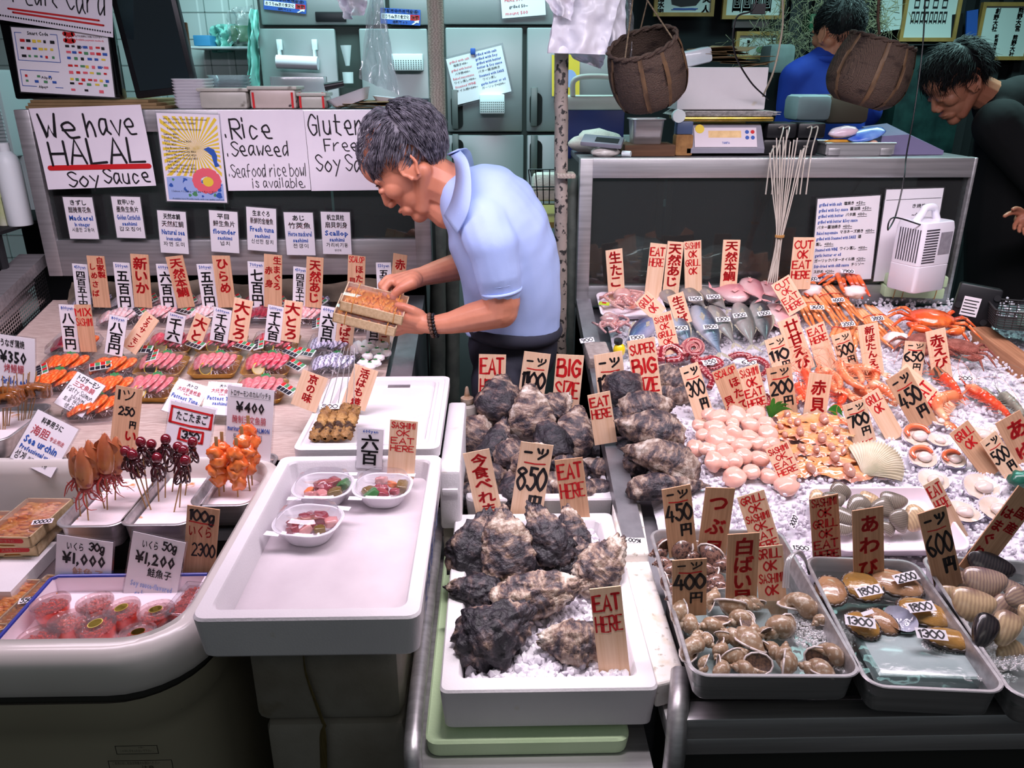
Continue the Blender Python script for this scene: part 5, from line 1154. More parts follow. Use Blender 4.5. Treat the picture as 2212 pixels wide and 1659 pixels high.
for i,((px,py),(_,_,r)) in enumerate(zip(pts,scp)):
    hh = .028 * max(0,1 - ((px - 1580) / 130) ** 2) * max(0,1 - ((py - 925) / 110) ** 2) + .010;rr = r / 3.95 * 1.09 * mpp(on_bed(px,py,hh));sd = i
    b = MB().ball((0,0,0),(rr,rr * .88,rr * .66),fn=lambda d: (1 + .22 * fbm(d,1.1,sd,3)) * (1 - .10 * max(0,abs(d.z) - .65)) ** 1 / max(1,.9 * (abs(d.z) / .86)),sub=3)
    X,p = facing(px,py,None,rnd.uniform(0,180),rnd.uniform(0,45),h=hh)
    tag(b.build('scallop_meat',SCM,X=X,angle=180),'shucked pink scallop in the heap, ' + so[i],'scallop meat','shucked scallops heaped on the ice')
ARK = mat('ark_clam_meat','ee8b4a','f4b184',s=26,rough=.15,sss=.35,coat=.8,c3='d98f7a',s3=14,lo3=.5,hi3=.62,bump=.6,bs=70);ARC = mat('ark_clam_foot','b07a66','d0a190',s=26,rough=.15,sss=.3,coat=.8)
akp = [(1490,740,120),(1180,700,90),(1270,770,95),(1290,850,105),(1160,880,75),(1480,905,115),(1600,840,95),(1640,930,75),(1300,990,95),(1430,1000,90),(1580,1065,125),(1370,1150,110),(1700,1170,150),(1180,960,80),(1560,985,95),(1120,810,75),(1660,1010,80),(1400,820,80),(1250,1070,60),(1200,760,60)]
pts = [(1400 + x / 3.95,720 + y / 3.95) for x,y,r in akp];so = ordl(pts,4)
for i,((px,py),(_,_,r)) in enumerate(zip(pts,akp)):
    hh = .012 + .014 * max(0,1 - ((px - 1760) / 90) ** 2) * max(0,1 - ((py - 950) / 70) ** 2);rr = r / 3.95 * 1.12 * mpp(on_bed(px,py))
    X,p = facing(px,py,None,rnd.uniform(-20,20),rnd.uniform(5,30),h=hh)
    r_ = empty('ark_clam','opened orange ark clam on the ice, ' + so[i],'ark clam',X,'opened ark clams on the ice')
    def wing(u,v,i=i,top=0):
        a = 2 * pi * u;e = v;k = (1 + .28 * abs(cos(a)) ** 3 + .13 * nz((cos(a) * 2.5,sin(a) * 2.5,0),1,i)) * (1 + .06 * sin(a * 11) * v)
        return (rr * e * k * cos(a) * 1.15,rr * .72 * e * k * sin(a),(.006 - .004 * e) * (1 if not top else 0) + .35 * rr * e * e * nz((cos(a) * 3 * e,sin(a) * 3 * e,2),1,i) + .0025 * top - .003)
    b = MB().grid(lambda u,v: wing(u,v),36,9,wu=True).grid(lambda u,v: wing(1 - u,v,top=1),36,9,wu=True);b.build('mantle',ARK,r_,angle=180)
    q = rr * .34;MB().ball((0,-rr * .05,.008),(q * .8,q * 1.3,q * .75),fn=lambda d,i=i: (1 + .15 * nz(d,2,i)) * (1 - .2 * d.y),sub=3).build('foot',ARC,r_,angle=180)
LEAF = mat('green_leaf','3c9a35','2c7f2c',s=20,st=(1,8,1),rough=.4)
for lb,px,py,hh,sp in (('spiky green garnish leaf beside the scallop meat',1665,900,.02,[(-18,-25),(0,-45),(20,-38),(40,-20),(32,-32)]),('smaller green garnish leaf right of the 赤貝 sign',1790,886,.02,[(28,3),(30,12),(22,25)])):
    p = on_bed(px,py,hh);b = MB();k = mpp(p)
    for dx,dy in sp:
        e = V((dx * k,-.004 - abs(dx) * k * .2,-dy * k));w_ = .006
        b.grid(lambda u,v: V((0,0,0)).lerp(e,u) + V((0,0,.012 * sin(pi * u))) + V((e.z,0,-e.x)).normalized() * (v - .5) * w_ * 2 * sin(pi * min(.99,u * .75 + .25)) ** .8 + V((0,.002 * abs(v - .5),0)),9,3)
    tag(b.build('garnish_leaf',LEAF,org=None,X=Matrix.Translation(p),angle=180),lb,'leaf')

# ================================================================ fan shells, clams, abalone, whelks
FAN = mat('scallop_shell','f2ecf2','d8cfe2',s=10,rough=.3,coat=.3,c3='b9b3d8',s3=8,lo3=.55,hi3=.7);FANC = mat('tan_scallop_shell','d6ccb6','b9ae92',s=16,rough=.5,c3='94957a',s3=9,lo3=.58,hi3=.75)
COR = mat('coral_roe','e0603a','ee8258',s=30,rough=.1,coat=1);SMT = mat('scallop_soft','e8d6cc','d5bfae',s=24,rough=.12,sss=.4,coat=.9,bump=.3,bs=60)
def fan(mb,R_,dep,rays=22,up=1,th=.0018):
    def f(u,v,o=0):
        a = radians(-68 + 136 * u);rr = R_ * 1.75 * v;rid = .045 * R_ * cos(u * rays * 2 * pi) * v
        x = sin(a) * rr * (.62 + .12 * (1 - v));y = cos(a) * rr * 1.0 - R_ * .95
        if v < .22: x *= 1 + .5 * (1 - v / .22)
        return (x,y,up * dep * (1 - (1.9 * (v - .5)) ** 2 * .95) * (1 - (2 * u - 1) ** 4 * .7) * (-1) + rid * (1 if v < .97 else 1.6) + o)
    mb.grid(lambda u,v: f(u,v),111,14).grid(lambda u,v: f(1 - u,v,-th * (1 - .0)),111,14)
def half_shell(i,px,py,d,ang,tilt,coral,lb,h=.016,mt=None,closed=0):
    X,p = facing(px,py,None,ang,tilt,h=h);R_ = d / 2 * mpp(p);r = empty('scallop_shell' if closed else 'open_scallop',lb,'scallop',X,None if closed else 'open scallops on the ice')
    b = MB();fan(b,R_,R_ * .32 * (-1 if closed else 1),22 if not closed else 26);b.build('shell',mt or FAN,r,angle=180)
    if closed: b = MB();b.ball((0,-R_ * .2,-.006),(R_ * .8,R_ * .5,.006),fn=lambda d: 1 + .3 * nz(d,3,1));b.build('mantle',SMT,r,angle=180);return
    b = MB();b.grid(lambda u,v: (R_ * .82 * v * cos(2 * pi * u) * (1 + .05 * sin(u * 60)),R_ * .75 * v * sin(2 * pi * u) - R_ * .05,-R_ * .18 + R_ * .12 * v + .03 * R_ * nz((u * 12,v * 4,0),1,i)),40,7,wu=True);b.build('mantle',SMT,r,angle=180)
    MB().ball((R_ * .1,-R_ * .1,-R_ * .02),(R_ * .42,R_ * .36,R_ * .22),fn=lambda q: 1 + .12 * nz(q,2,i)).build('meat',mat('grey_scallop_meat','ddc8c0','e9dad4',s=20,rough=.1,sss=.4,coat=.9),r,angle=180)
    if coral:
        b = MB();c = cr([(R_ * .62 * cos(a),R_ * .5 * sin(a) + R_ * .05,R_ * .08) for a in (radians(q) for q in (200,150,110,70,30,-10))],4);n = len(c);b.tube(c,[R_ * .16 * sin(pi * (k + 1) / (n + 1)) ** .4 for k in range(n)],10);b.build('coral',COR,r,angle=180)
fs = [(1310,860,195,5,25,1),(1350,1040,185,15,25,1),(1610,1060,160,25,20,1),(1490,900,130,-20,15,0),(1440,1235,200,15,20,0),(1850,1290,230,12,25,0),(1690,1500,210,-10,15,0),(1990,1480,230,-15,20,0),(1850,850,190,20,10,0),(2010,830,150,0,10,0),(1500,740,110,30,10,0)]
pts = [(1650 + q[0] / 3.936,720 + q[1] / 3.936) for q in fs];so = ordl(pts,3)
for i,(q,(px,py)) in enumerate(zip(fs,pts)): half_shell(i,px,py,q[2] / 3.936 * 1.6,q[3],q[4],q[5],('open scallop with orange coral, ' if q[5] else 'open scallop on its fan shell, ') + so[i])
half_shell(50,1897,993,128,-48,25,0,'closed tan ribbed scallop shell below the 700 yen sign',mt=FANC,closed=1,h=.02)
def clam_mat(name,a,b_,c,sc=60):
    m = mat(name,a,b_,s=sc,tex='wave',dist=2.5,rough=.22,coat=.5,lo=.25,hi=.75,c3=c,s3=9,lo3=.52,hi3=.68,bump=.4,bs=20);return m
CLG = clam_mat('grey_clam','6d655c','8c8275','45403b',90);CLB = clam_mat('big_clam','a8917c','917a70','5d4652',60);CLK = clam_mat('black_clam','2a262a','3a3535','171518',60);CLP = clam_mat('pale_clam','cdb28c','b89c7c','6b4c50',50)
def clam(i,X,L,W,H,m,lb,grp):
    b = MB();bm = bmesh.new();bmesh.ops.create_icosphere(bm,subdivisions=4,radius=1)
    for q in bm.verts:
        d = q.co.normalized();u,v,w_ = d;u = abs(u) ** .8 * (1 if u > 0 else -1);um = max(0,v) ** 2
        s = 1 - .05 * (1 - min(1,abs(w_) * 8));rad = sqrt((u - .15) ** 2 + (v - .85) ** 2);s += .0018 * sin(rad * 70) * (abs(w_) > .05)
        q.co = (L / 2 * u * (1 - .18 * v) * s + L * .06 * v,W * .6 * (v * (1 + .12 * um) - .15 * u * u) * s,H / 2 * w_ * s * (1 - .25 * max(0,-v)))
    b.bm(bm);tag(b.build('clam',m,X=X,angle=180),lb,'clam',grp)
# white tray with grey clams
a,b_,c,d = on_bed(1738,1063,.02),on_bed(1975,1063,.02),on_bed(1775,1180,.03),on_bed(2075,1190,.03)
tw_,td = .275,(a.y - c.y) + .02;tx,ty = (a.x + b_.x) / 2 + .0,(a.y + c.y) / 2 - .005
o = steel_tray('white plastic tray of grey surf clams on the ice',tx + .012,ty,tw_,td,bedz(ty) + .034,.03,r=.03,mtl=mat('white_tray_plastic','efe2ea'),name='plastic_tray');o.rotation_euler = (atan2(SL,1),0,0)
gc = [(640,1360,190,130,30,60,CLG),(450,1390,140,90,10,40,CLP),(590,1425,190,120,170,45,CLG),(800,1455,210,120,15,45,CLG),(890,1410,150,100,150,40,CLP),(1100,1430,220,120,160,50,CLG),(1010,1490,180,140,100,50,CLG),(1150,1590,190,120,80,60,CLG),(1290,1570,200,160,20,50,CLP),(700,1560,220,110,150,40,CLG),(680,1650,200,110,160,30,CLG),(1050,1660,110,100,60,50,CLG),(850,1560,160,120,40,40,CLG)]
pts = [(1650 + q[0] / 3.936,720 + q[1] / 3.936) for q in gc];so = ordl(pts,3)
for i,(q,(px,py)) in enumerate(zip(gc,pts)):
    X,p = facing(px,py,None,q[4],q[5],h=.045 if q[1] < 1600 else .03);k = mpp(p) / 3.936;clam(i,X,q[2] * k * 1.05,q[3] * k * 1.1,q[3] * k * .7,q[6],'grey surf clam in the white tray, ' + so[i],'grey clams in the white tray')
# steel trays at the front
TZ = .80
def front_tray(lb,nl,nr,fl_,fr_):
    a,b_,c,d = on_z(*nl,TZ),on_z(*nr,TZ),on_z(*fl_,TZ),on_z(*fr_,TZ)
    w_ = ((b_.x - a.x) + (d.x - c.x)) / 2;y0 = (a.y + b_.y) / 2;y1 = (c.y + d.y) / 2;cx = (a.x + b_.x + c.x + d.x) / 4
    rot = -degrees_((c.x + d.x) / 2 - (a.x + b_.x) / 2,y1 - y0)
    return steel_tray(lb,cx,(y0 + y1) / 2,w_ - .001,y1 - y0,TZ,.055,r=.03,rot=rot,rimr=.003),cx,(y0 + y1) / 2,w_,y1 - y0,rot
def degrees_(dx,dy): return math.degrees(atan2(dx,dy))
T1 = front_tray('steel tray of live whelks in water',(1492,1462),(1872,1462),(1397,1137),(1690,1148))
T2 = front_tray('steel tray of abalones in water',(1878,1490),(2182,1494),(1733,1204),(1975,1203))
T3 = front_tray('steel tray of big clams cut off by the right edge',(2190,1515),(2520,1530),(1988,1203),(2225,1203))
fb = MB().box((.30,.96,.7015),(1.6,1.16,.743));tag(fb.build('dark_tray_support',GAP),'long black support under the three steel trays','crate')
WATER = clear('water','dfe6e4',1.6,.03,haze=.0);WAT2 = mat('tray_liner','94a0a2','7f8b8d',s=10,rough=.3,coat=.5)
for (o,cx,cy,w_,d_,rot),lb,zz in ((T1,'water in the whelk tray',.772),(T2,'water in the abalone tray',.775),(T3,'water in the big clam tray',.778)):
    b = MB();pl_ = rrect(w_ - .016,d_ - .016,.022,6);n_ = len(pl_)
    b.grid(lambda u,v: ((u - .5) * (w_ - .02),(v - .5) * (d_ - .02),zz + .0007 * nz((u * 14,v * 18,0),1,cx * 9)),40,50)
    tag(b.build('water',WATER,X=T((cx,cy,0),(0,0,rot)),angle=180),lb,'water',kind='stuff')
BUB = clear('bubble_film','ffffff',4,.08,haze=.3)
def foam(cx,cy,w_,d_,n,lb,z):
    b = MB();rs = random.Random(int(cx));c0 = on_z(cx,cy,z)
    bm = bmesh.new();bmesh.ops.create_icosphere(bm,subdivisions=2,radius=1);bmesh.ops.bisect_plane(bm,geom=bm.verts[:] + bm.edges[:] + bm.faces[:],plane_co=(0,0,0),plane_no=(0,0,-1),clear_outer=True)
    bm.verts.index_update();vv = [q.co.copy() for q in bm.verts];ff = [tuple(q.index for q in f.verts) for f in bm.faces];bm.free()
    for i in range(n):
        a = rs.uniform(0,6.28);q = sqrt(rs.random());r = rs.uniform(.0014,.0036) * (1.2 - .5 * q);p = c0 + V((cos(a) * q * w_,sin(a) * q * d_,.0))
        b.add([p + v * r for v in vv],ff)
    tag(b.build('bubbles',BUB,angle=180),lb,'foam',kind='stuff')
foam(1770,1365,.055,.055,620,'foam bubbles between the whelks',.7725);foam(1835,1440,.022,.016,150,'foam bubbles at the right corner of the whelk tray',.7725);foam(2060,1395,.05,.02,300,'foam bubbles below the lowest abalone',.7755);foam(2185,1420,.05,.03,400,'foam at the front of the big clam tray',.7785);foam(2155,1465,.03,.012,120,'foam at the front right corner of the abalone tray',.7755)
# ice pack under the abalones
p = on_z(2010,1425,.775);pk = MB();pk.box((-.092,-.052,0),(.092,.052,.024),bev=.008)
tag(pk.build('cold_pack',mat('cold_pack_plastic','b3c3c3','a2b4b4',s=12,rough=.12,coat=1,bump=.8,bs=45),X=T((p.x + .0,p.y + .012,.7515),(0,0,-4))),'pale blue cold pack lying at the front of the abalone tray','cold pack')
ABF = mat('abalone_foot','b98a45','8d6a3c',s=30,rough=.18,coat=.8,bump=.7,bs=110,c3='cda05a',s3=14,lo3=.5,hi3=.7);ABF2 = mat('brown_abalone_foot','9a7152','b98e68',s=30,rough=.2,coat=.8,bump=.7,bs=110)
ABS = mat('abalone_shell','2b2426','55473f',s=40,rough=.35,coat=.5,c3='8d8078',s3=60,lo3=.6,hi3=.7,bump=1,bs=70);NAC = mat('nacre','c9c6d4','a7aabf',s=9,rough=.12,coat=1)
def abalone(i,px,py,L,W,ang,lb,m,h=.012,up=1,foot=1,z=.786):
    X,p = facing(px,py,None,ang,14,z=z);k = mpp(p) / 3.936;a,b_ = L * k / 2,W * k / 2 * 1.4;r = empty('abalone',lb,'abalone',X,'abalones in the steel tray')
    b = MB();b.grid(lambda u,v: (a * 1.08 * v * cos(2 * pi * u) * (1 + .04 * nz((u * 9,0,0),1,i)),b_ * 1.1 * v * sin(2 * pi * u),-.010 + .011 * v ** 3 + .002 * nz((u * 20,v * 3,0),1,i)),40,8,wu=True)
    b.grid(lambda u,v: (a * 1.08 * v * cos(-2 * pi * u) * (1 + .04 * nz((-u * 9,0,0),1,i)),b_ * 1.1 * v * sin(-2 * pi * u),-.016 + .015 * v ** 3),40,8,1,wu=True)
    b.build('shell',[NAC if not foot else ABS,ABS],r,angle=180)
    if foot:
        MB().ball((0,0,0),(a,b_,.010),fn=lambda d: (1 + .05 * fbm(d,2,i,3)),sub=4).build('foot',m,r,angle=180)
        b = MB();n = 60;b.tube([(a * 1.0 * cos(2 * pi * q / n) * (1 + .03 * sin(q * 2.3)),b_ * 1.02 * sin(2 * pi * q / n),-.001 + .0016 * sin(q * 1.7)) for q in range(n + 1)],.0028,6);b.build('frill',ABS,r,angle=180)
    return X
ab = [(570,770,260,225,160,ABF2,'round brown abalone at the back left of its tray, without a slip'),(840,735,330,220,150,ABF,'abalone with an 1800 slip at the back of the tray'),(1130,710,420,200,155,ABF2,'pinkish abalone with the 2000 slip'),(840,1065,290,175,125,ABF,'abalone with a 1300 slip at the left of the tray'),
      (1010,1035,290,150,120,ABF2,'narrow brown abalone in the middle of its tray'),(1370,960,430,200,150,ABF,'long yellow abalone with an 1800 slip at the right'),(1590,1185,440,150,165,ABF,'lowest abalone with a 1300 slip near the cold pack')]
for i,q in enumerate(ab): abalone(i,1650 + q[0] / 3.936,1080 + q[1] / 3.936,q[2],q[3],q[4],q[6],q[5],z=.786 if i != 4 else .783)
abalone(20,1650 + 1165 / 3.936,1080 + 1010 / 3.936,260,170,120,'upturned abalone shell showing its pearly inside',NAC,foot=0,z=.79)
for px,py,t,rz,lb in ((1877,1276,'1800',12,'slip with 1800 on an abalone by the あわび sign'),(1957,1247,'2000',14,'slip with 2000, highest in the abalone tray'),(1989,1311,'1800',6,'slip with 1800 on the long yellow abalone'),(1858,1343,'1300',-12,'slip with 1300 on the left abalone'),(2012,1370,'1300',-8,'slip with 1300 on the lowest abalone'),(1874,1324,'',18,'small half hidden slip in the middle of the abalones')):
    slip(px,py,t,z=.803,rz=rz,w=.046 if t else .022,h=.018 if t else .007,tilt=10,label=lb)
hg = [(1920,560,400,200,150,CLK,1),(1880,700,370,210,165,CLB,1),(1780,890,370,230,160,CLP,1),(1580,780,160,90,170,CLP,0),(2050,930,240,200,130,CLB,0),(2160,840,220,160,110,CLB,1),(1880,1110,210,260,150,CLK,1),(2060,1090,230,260,150,CLP,1),(2090,1270,260,130,10,CLP,0),(2230,980,150,140,20,CLP,1),(1680,680,160,130,120,CLB,0),(2120,760,200,120,150,CLB,0)]
pts = [(1650 + q[0] / 3.936,1080 + q[1] / 3.936) for q in hg];so = ordl(pts,3)
for i,(q,(px,py)) in enumerate(zip(hg,pts)):
    X,p = facing(px,py,None,q[4],45,z=.785 + .028 * q[6]);k = mpp(p) / 3.936;clam(i,X,q[2] * k,q[3] * k,q[3] * k * .55,q[5],'big glossy clam in the right-hand steel tray, ' + so[i],'big clams in the steel tray')
WH = mat('whelk_shell','b3967a','8a6d54',s=50,tex='wave',dist=3,rough=.3,coat=.4,lo=.2,hi=.8,c3='c9bba8',s3=12,lo3=.5,hi3=.66);WH2 = mat('dark_whelk_shell','6b4d45','8a685a',s=40,rough=.25,coat=.6,c3='3b2d2f',s3=14,lo3=.5,hi3=.62);WLIP = mat('whelk_lip','e2d6d2',rough=.25,coat=.5);WIN = mat('whelk_inside','4a3a36','7d5f4c',s=20,rough=.3)
def whelk(mb,mb2,L):
    """a spiral: body whorl at +x, spire at -x"""
    K = 3.2;n = int(K * 22);m_ = 12;vs = []
    for i in range(n + 1):
        t = i / n;th = t * K * 2 * pi;g = 2.718 ** (1.15 * (t - 1) * K * .62);R_ = .30 * g;xc = -.62 + .78 * g ** .9
        c = V((xc,R_ * .50 * cos(th),R_ * .50 * sin(th)));rad = R_ * .86
        for j in range(m_):
            a = 2 * pi * j / m_;ra = V((0,cos(th),sin(th)))
            vs.append((c + ra * cos(a) * rad + V((1,0,0)) * sin(a) * rad * 1.35) * L * .8)
    fs_ = [(i * m_ + j,i * m_ + (j + 1) % m_,(i + 1) * m_ + (j + 1) % m_,(i + 1) * m_ + j) for i in range(n) for j in range(m_)]
    mb.add(vs,fs_);lip = vs[-m_:];c = sum(lip,V()) / m_
    b = MB();mb2.tube([c + (q - c) * 1.06 for q in lip] + [c + (lip[0] - c) * 1.06],L * .022,6,0)
    mb2.add([c + (q - c) * 1.0 for q in lip] + [c - (c - V((0,0,0))) * .35],[(j,(j + 1) % m_,m_) for j in range(m_)],1)
wp = {}
def add_whelk(i,px,py,s,ang,spin,z,dark,lb,grp):
    X,p = facing(px,py,None,ang,25,z=z,spin=spin);k = mpp(p) / 3.95 * s * 1.62;X = X @ Matrix.Scale(k,4)
    kk = dark
    if kk in wp: o = copy_tree(wp[kk]);o.matrix_world = X;return tag(o,lb,'whelk',grp)
    r = empty('whelk',lb,'whelk',X,grp);wp[kk] = r;a,b_ = MB(),MB();whelk(a,b_,1)
    a.build('shell',WH2 if dark else WH,r,angle=180);b_.build('lip',[WLIP,WIN],r,angle=180)
bw = [(830,1050,280,170,0),(980,1025,170,0,200),(1400,1080,290,175,150),(1540,1185,130,30,90),(360,1150,220,100,40),(450,1205,200,-35,180),(650,1215,230,10,250),(850,1165,200,30,120),(965,1245,190,80,300),(1190,1230,270,40,150),(480,1410,230,250,130),(740,1325,150,170,20),(895,1355,290,-30,60),(690,1420,180,60,220),(820,1490,210,200,30),(590,1370,120,130,90),(560,1570,140,60,20),(690,1600,210,80,200),(960,1600,260,-10,320),(1240,1530,260,250,30),(1130,1440,190,130,220),(1520,1610,240,-20,60),(1620,1480,280,160,250),(640,1000,170,250,180),(500,1310,110,20,90),(1060,1300,120,20,10)]
pts = [(1380 + q[0] / 3.95,1040 + q[1] / 3.95) for q in bw];so = ordl(pts,4)
for i,(q,(px,py)) in enumerate(zip(bw,pts)): add_whelk(i,px,py,q[2],q[3],q[4],.785,0,'pale brown whelk in the steel tray, ' + so[i],'pale whelks in the steel tray')
dw = [(210,590,200,20,0),(370,600,250,120,60),(220,690,160,10,200),(260,770,150,60,90),(650,660,240,150,30),(690,720,150,40,120),(640,840,220,60,220),(250,880,150,100,10),(670,900,150,10,60),(480,620,180,30,300),(300,980,130,20,20),(560,750,150,10,100)]
pts = [(1380 + q[0] / 3.95,1040 + q[1] / 3.95) for q in dw];so = ordl(pts,2)
for i,(q,(px,py)) in enumerate(zip(dw,pts)): add_whelk(i,px,py,q[2],q[3],q[4],.780,1,'dark wet whelk at the back of the steel tray, ' + so[i],'dark whelks in the steel tray')
p = on_z(1610,1400,.76);b = MB();b.box((p.x - .085,p.y - .07,.7505),(p.x + .07,p.y + .11,.759),bev=.003);tag(b.build('plastic_slab',mat('pale_slab','aab4b8','bcc6c8',s=8,rough=.3)),'pale grey plastic slab under the whelks','slab')
b = MB()
for k in range(3): b.tube(cr([on_y(1692 + k * 5,1270,1.10),on_y(1698 + k * 4,1215,1.12),on_y(1718 + k * 3,1195 - k * 2,1.14),on_y(1738,1210 - k * 3,1.16),on_y(1748,1240,1.175)],5),.0022,8)
tag(b.build('air_hose',clear('hose_plastic','e4dcdc',2,.1,haze=.35)),'clear air hoses bending over the rim into the whelk water','hose')
# foam boards beside the oyster boxes
def slab(lb,pts,z,t,m=STYROD):
    q = [on_z(x,y,z) for x,y in pts];c = sum(q,V()) / len(q);b = MB();b.prism([(p.x - c.x,p.y - c.y) for p in q],-t,0)
    o = b.build('foam_board',m,X=Matrix.Translation(c),smooth=False);md = o.modifiers.new('b','BEVEL');md.width = .006;md.segments = 3;tag(o,lb,'foam board');return o
slab('dirty foam board beside the front oyster box, the nearer one',[(1346,1206),(1400,1204),(1483,1462),(1418,1478)],.715,.05)
slab('dirty foam board between the oysters and the ice, further back',[(1322,1085),(1384,1085),(1403,1194),(1341,1196)],.735,.045)
b = MB();b.tube(cr([(-.135,1.60,.66),(-.135,1.15,.66),(-.133,.945,.655),(-.130,.90,.62),(-.13,.885,.5),(-.13,.885,.02)],6),.014,12).box((-.145,.90,.575),(.24,1.6,.597)).box((-.145,.888,.582),(.24,.90,.602))
for x in (-.12,.235): b.box((x - .012,1.45,.0),(x + .012,1.48,.575))
tag(b.build('steel_stand',STEEL),'low steel stand with a bent tube side holding the oyster boxes','stand')
b = MB();loft(b,[[(x,y,0) for x,y in rrect(.32,.55,.02,4)],[(x,y,.026) for x,y in rrect(.325,.555,.02,4)],[(x,y,.03) for x,y in rrect(.318,.548,.02,4)]]);tag(b.build('foam_board',STYROG,X=T((.045,1.228,.5985))),'pale green foam lid lying under the front oyster box','foam board')
slip(1371,1168,'1600',z=.737,rz=170,label='upside down slip on the dirty foam board',w=.03)
slip(1730,1184,'1500',z=.80,rz=-8,label='slip with 1500 at the corner of the abalone tray',w=.034)
# squeeze bottle
p = on_y(1010,905,1.98);b = MB().lathe([(0,0),(.024,0),(.026,.004),(.026,.075),(.024,.085),(.014,.092),(.014,.10)],24);o = b.build('squeeze_bottle',mat('cloudy_bottle','b8b0a6',rough=.35),X=Matrix.Translation((p.x,p.y,p.z - .045)));tag(o,'cloudy squeeze bottle with a stained nozzle behind the oysters','bottle')
MB().lathe([(.0165,.093),(.0175,.095),(.0175,.108),(.008,.114),(.005,.135),(.003,.14),(0,.14)],20).build('nozzle',mat('stained_cap','d9cbbb','9a7350',s=30,rough=.4),o)
b = MB().box((p.x - .09,1.955,.0),(p.x + .02,2.01,p.z - .0455));tag(b.build('side_table',DARK),'dark low table behind the oyster boxes','table')
# ================================================================ whole fish
def fish_mat(name,back,mid,belly,stripe=None,rough=.34,bandw=.0):
    m = bpy.data.materials.new(name);m.use_nodes = True;n,l = m.node_tree.nodes,m.node_tree.links;b = n['Principled BSDF']
    tc = n.new('ShaderNodeTexCoord');sx = n.new('ShaderNodeSeparateXYZ');l.new(tc.outputs['Object'],sx.inputs[0])
    nt = n.new('ShaderNodeTexNoise');nt.inputs['Scale'].default_value = 60;nt.inputs['Detail'].default_value = 3;l.new(tc.outputs['Object'],nt.inputs['Vector'])
    a = n.new('ShaderNodeMath');a.operation = 'MULTIPLY_ADD';a.inputs[1].default_value = .012;l.new(nt.outputs['Fac'],a.inputs[0]);l.new(sx.outputs[1],a.inputs[2])
    mr = n.new('ShaderNodeMapRange');mr.inputs['From Min'].default_value = -.028;mr.inputs['From Max'].default_value = .04;l.new(a.outputs[0],mr.inputs[0])
    r = n.new('ShaderNodeValToRGB');e = r.color_ramp.elements;l.new(mr.outputs[0],r.inputs[0]);e[0].position = .05;e[0].color = lin(belly);e[1].position = .8;e[1].color = lin(back);q = e.new(.5);q.color = lin(mid)
    out = r.outputs[0]
    if stripe:
        w_ = n.new('ShaderNodeTexWave');w_.inputs['Scale'].default_value = 48;w_.inputs['Distortion'].default_value = 5;w_.inputs['Detail'].default_value = 2;l.new(tc.outputs['Object'],w_.inputs['Vector'])
        k = n.new('ShaderNodeMapRange');k.inputs['From Min'].default_value = .38;k.inputs['From Max'].default_value = .6;l.new(mr.outputs[0],k.inputs[0])
        mm = n.new('ShaderNodeMath');mm.operation = 'MULTIPLY';l.new(w_.outputs['Fac'],mm.inputs[0]);l.new(k.outputs[0],mm.inputs[1])
        mx = n.new('ShaderNodeMix');mx.data_type = 'RGBA';l.new(mm.outputs[0],mx.inputs[0]);l.new(out,mx.inputs[6]);mx.inputs[7].default_value = lin(stripe);out = mx.outputs[2]
    l.new(out,b.inputs['Base Color']);b.inputs['Roughness'].default_value = rough;b.inputs['Metallic'].default_value = .0;b.inputs['Coat Weight'].default_value = .35
    v = n.new('ShaderNodeTexVoronoi');v.inputs['Scale'].default_value = 260;l.new(tc.outputs['Object'],v.inputs['Vector']);bp = n.new('ShaderNodeBump');bp.inputs['Strength'].default_value = .35;bp.inputs['Distance'].default_value = .001;l.new(v.outputs['Distance'],bp.inputs['Height']);l.new(bp.outputs[0],b.inputs['Normal'])
    return m
FM = dict(saba=fish_mat('mackerel_skin','2c4a66','71849a','b9b2ba','121c26'),aji=fish_mat('horse_mackerel_skin','474c48','7c7874','a9a19f'),dark=fish_mat('dark_fish_skin','22262b','3d4246','a8a29f'),tai=fish_mat('sea_bream_skin','b8737c','cf9296','dcbab9'),blue=fish_mat('bonito_skin','1f3150','4c5f86','b7b2c8'))
FIN = mat('fish_fin','8e8778','b3a894',s=60,st=(1,8,1),rough=.35);FINP = mat('pink_fin','d98a8c','e8b0ae',s=60,rough=.35);EYEB = mat('fish_eye','0c0c10',rough=.08,coat=1);EYER = mat('fish_eye_ring','cfc3b4',rough=.2,metal=.4)
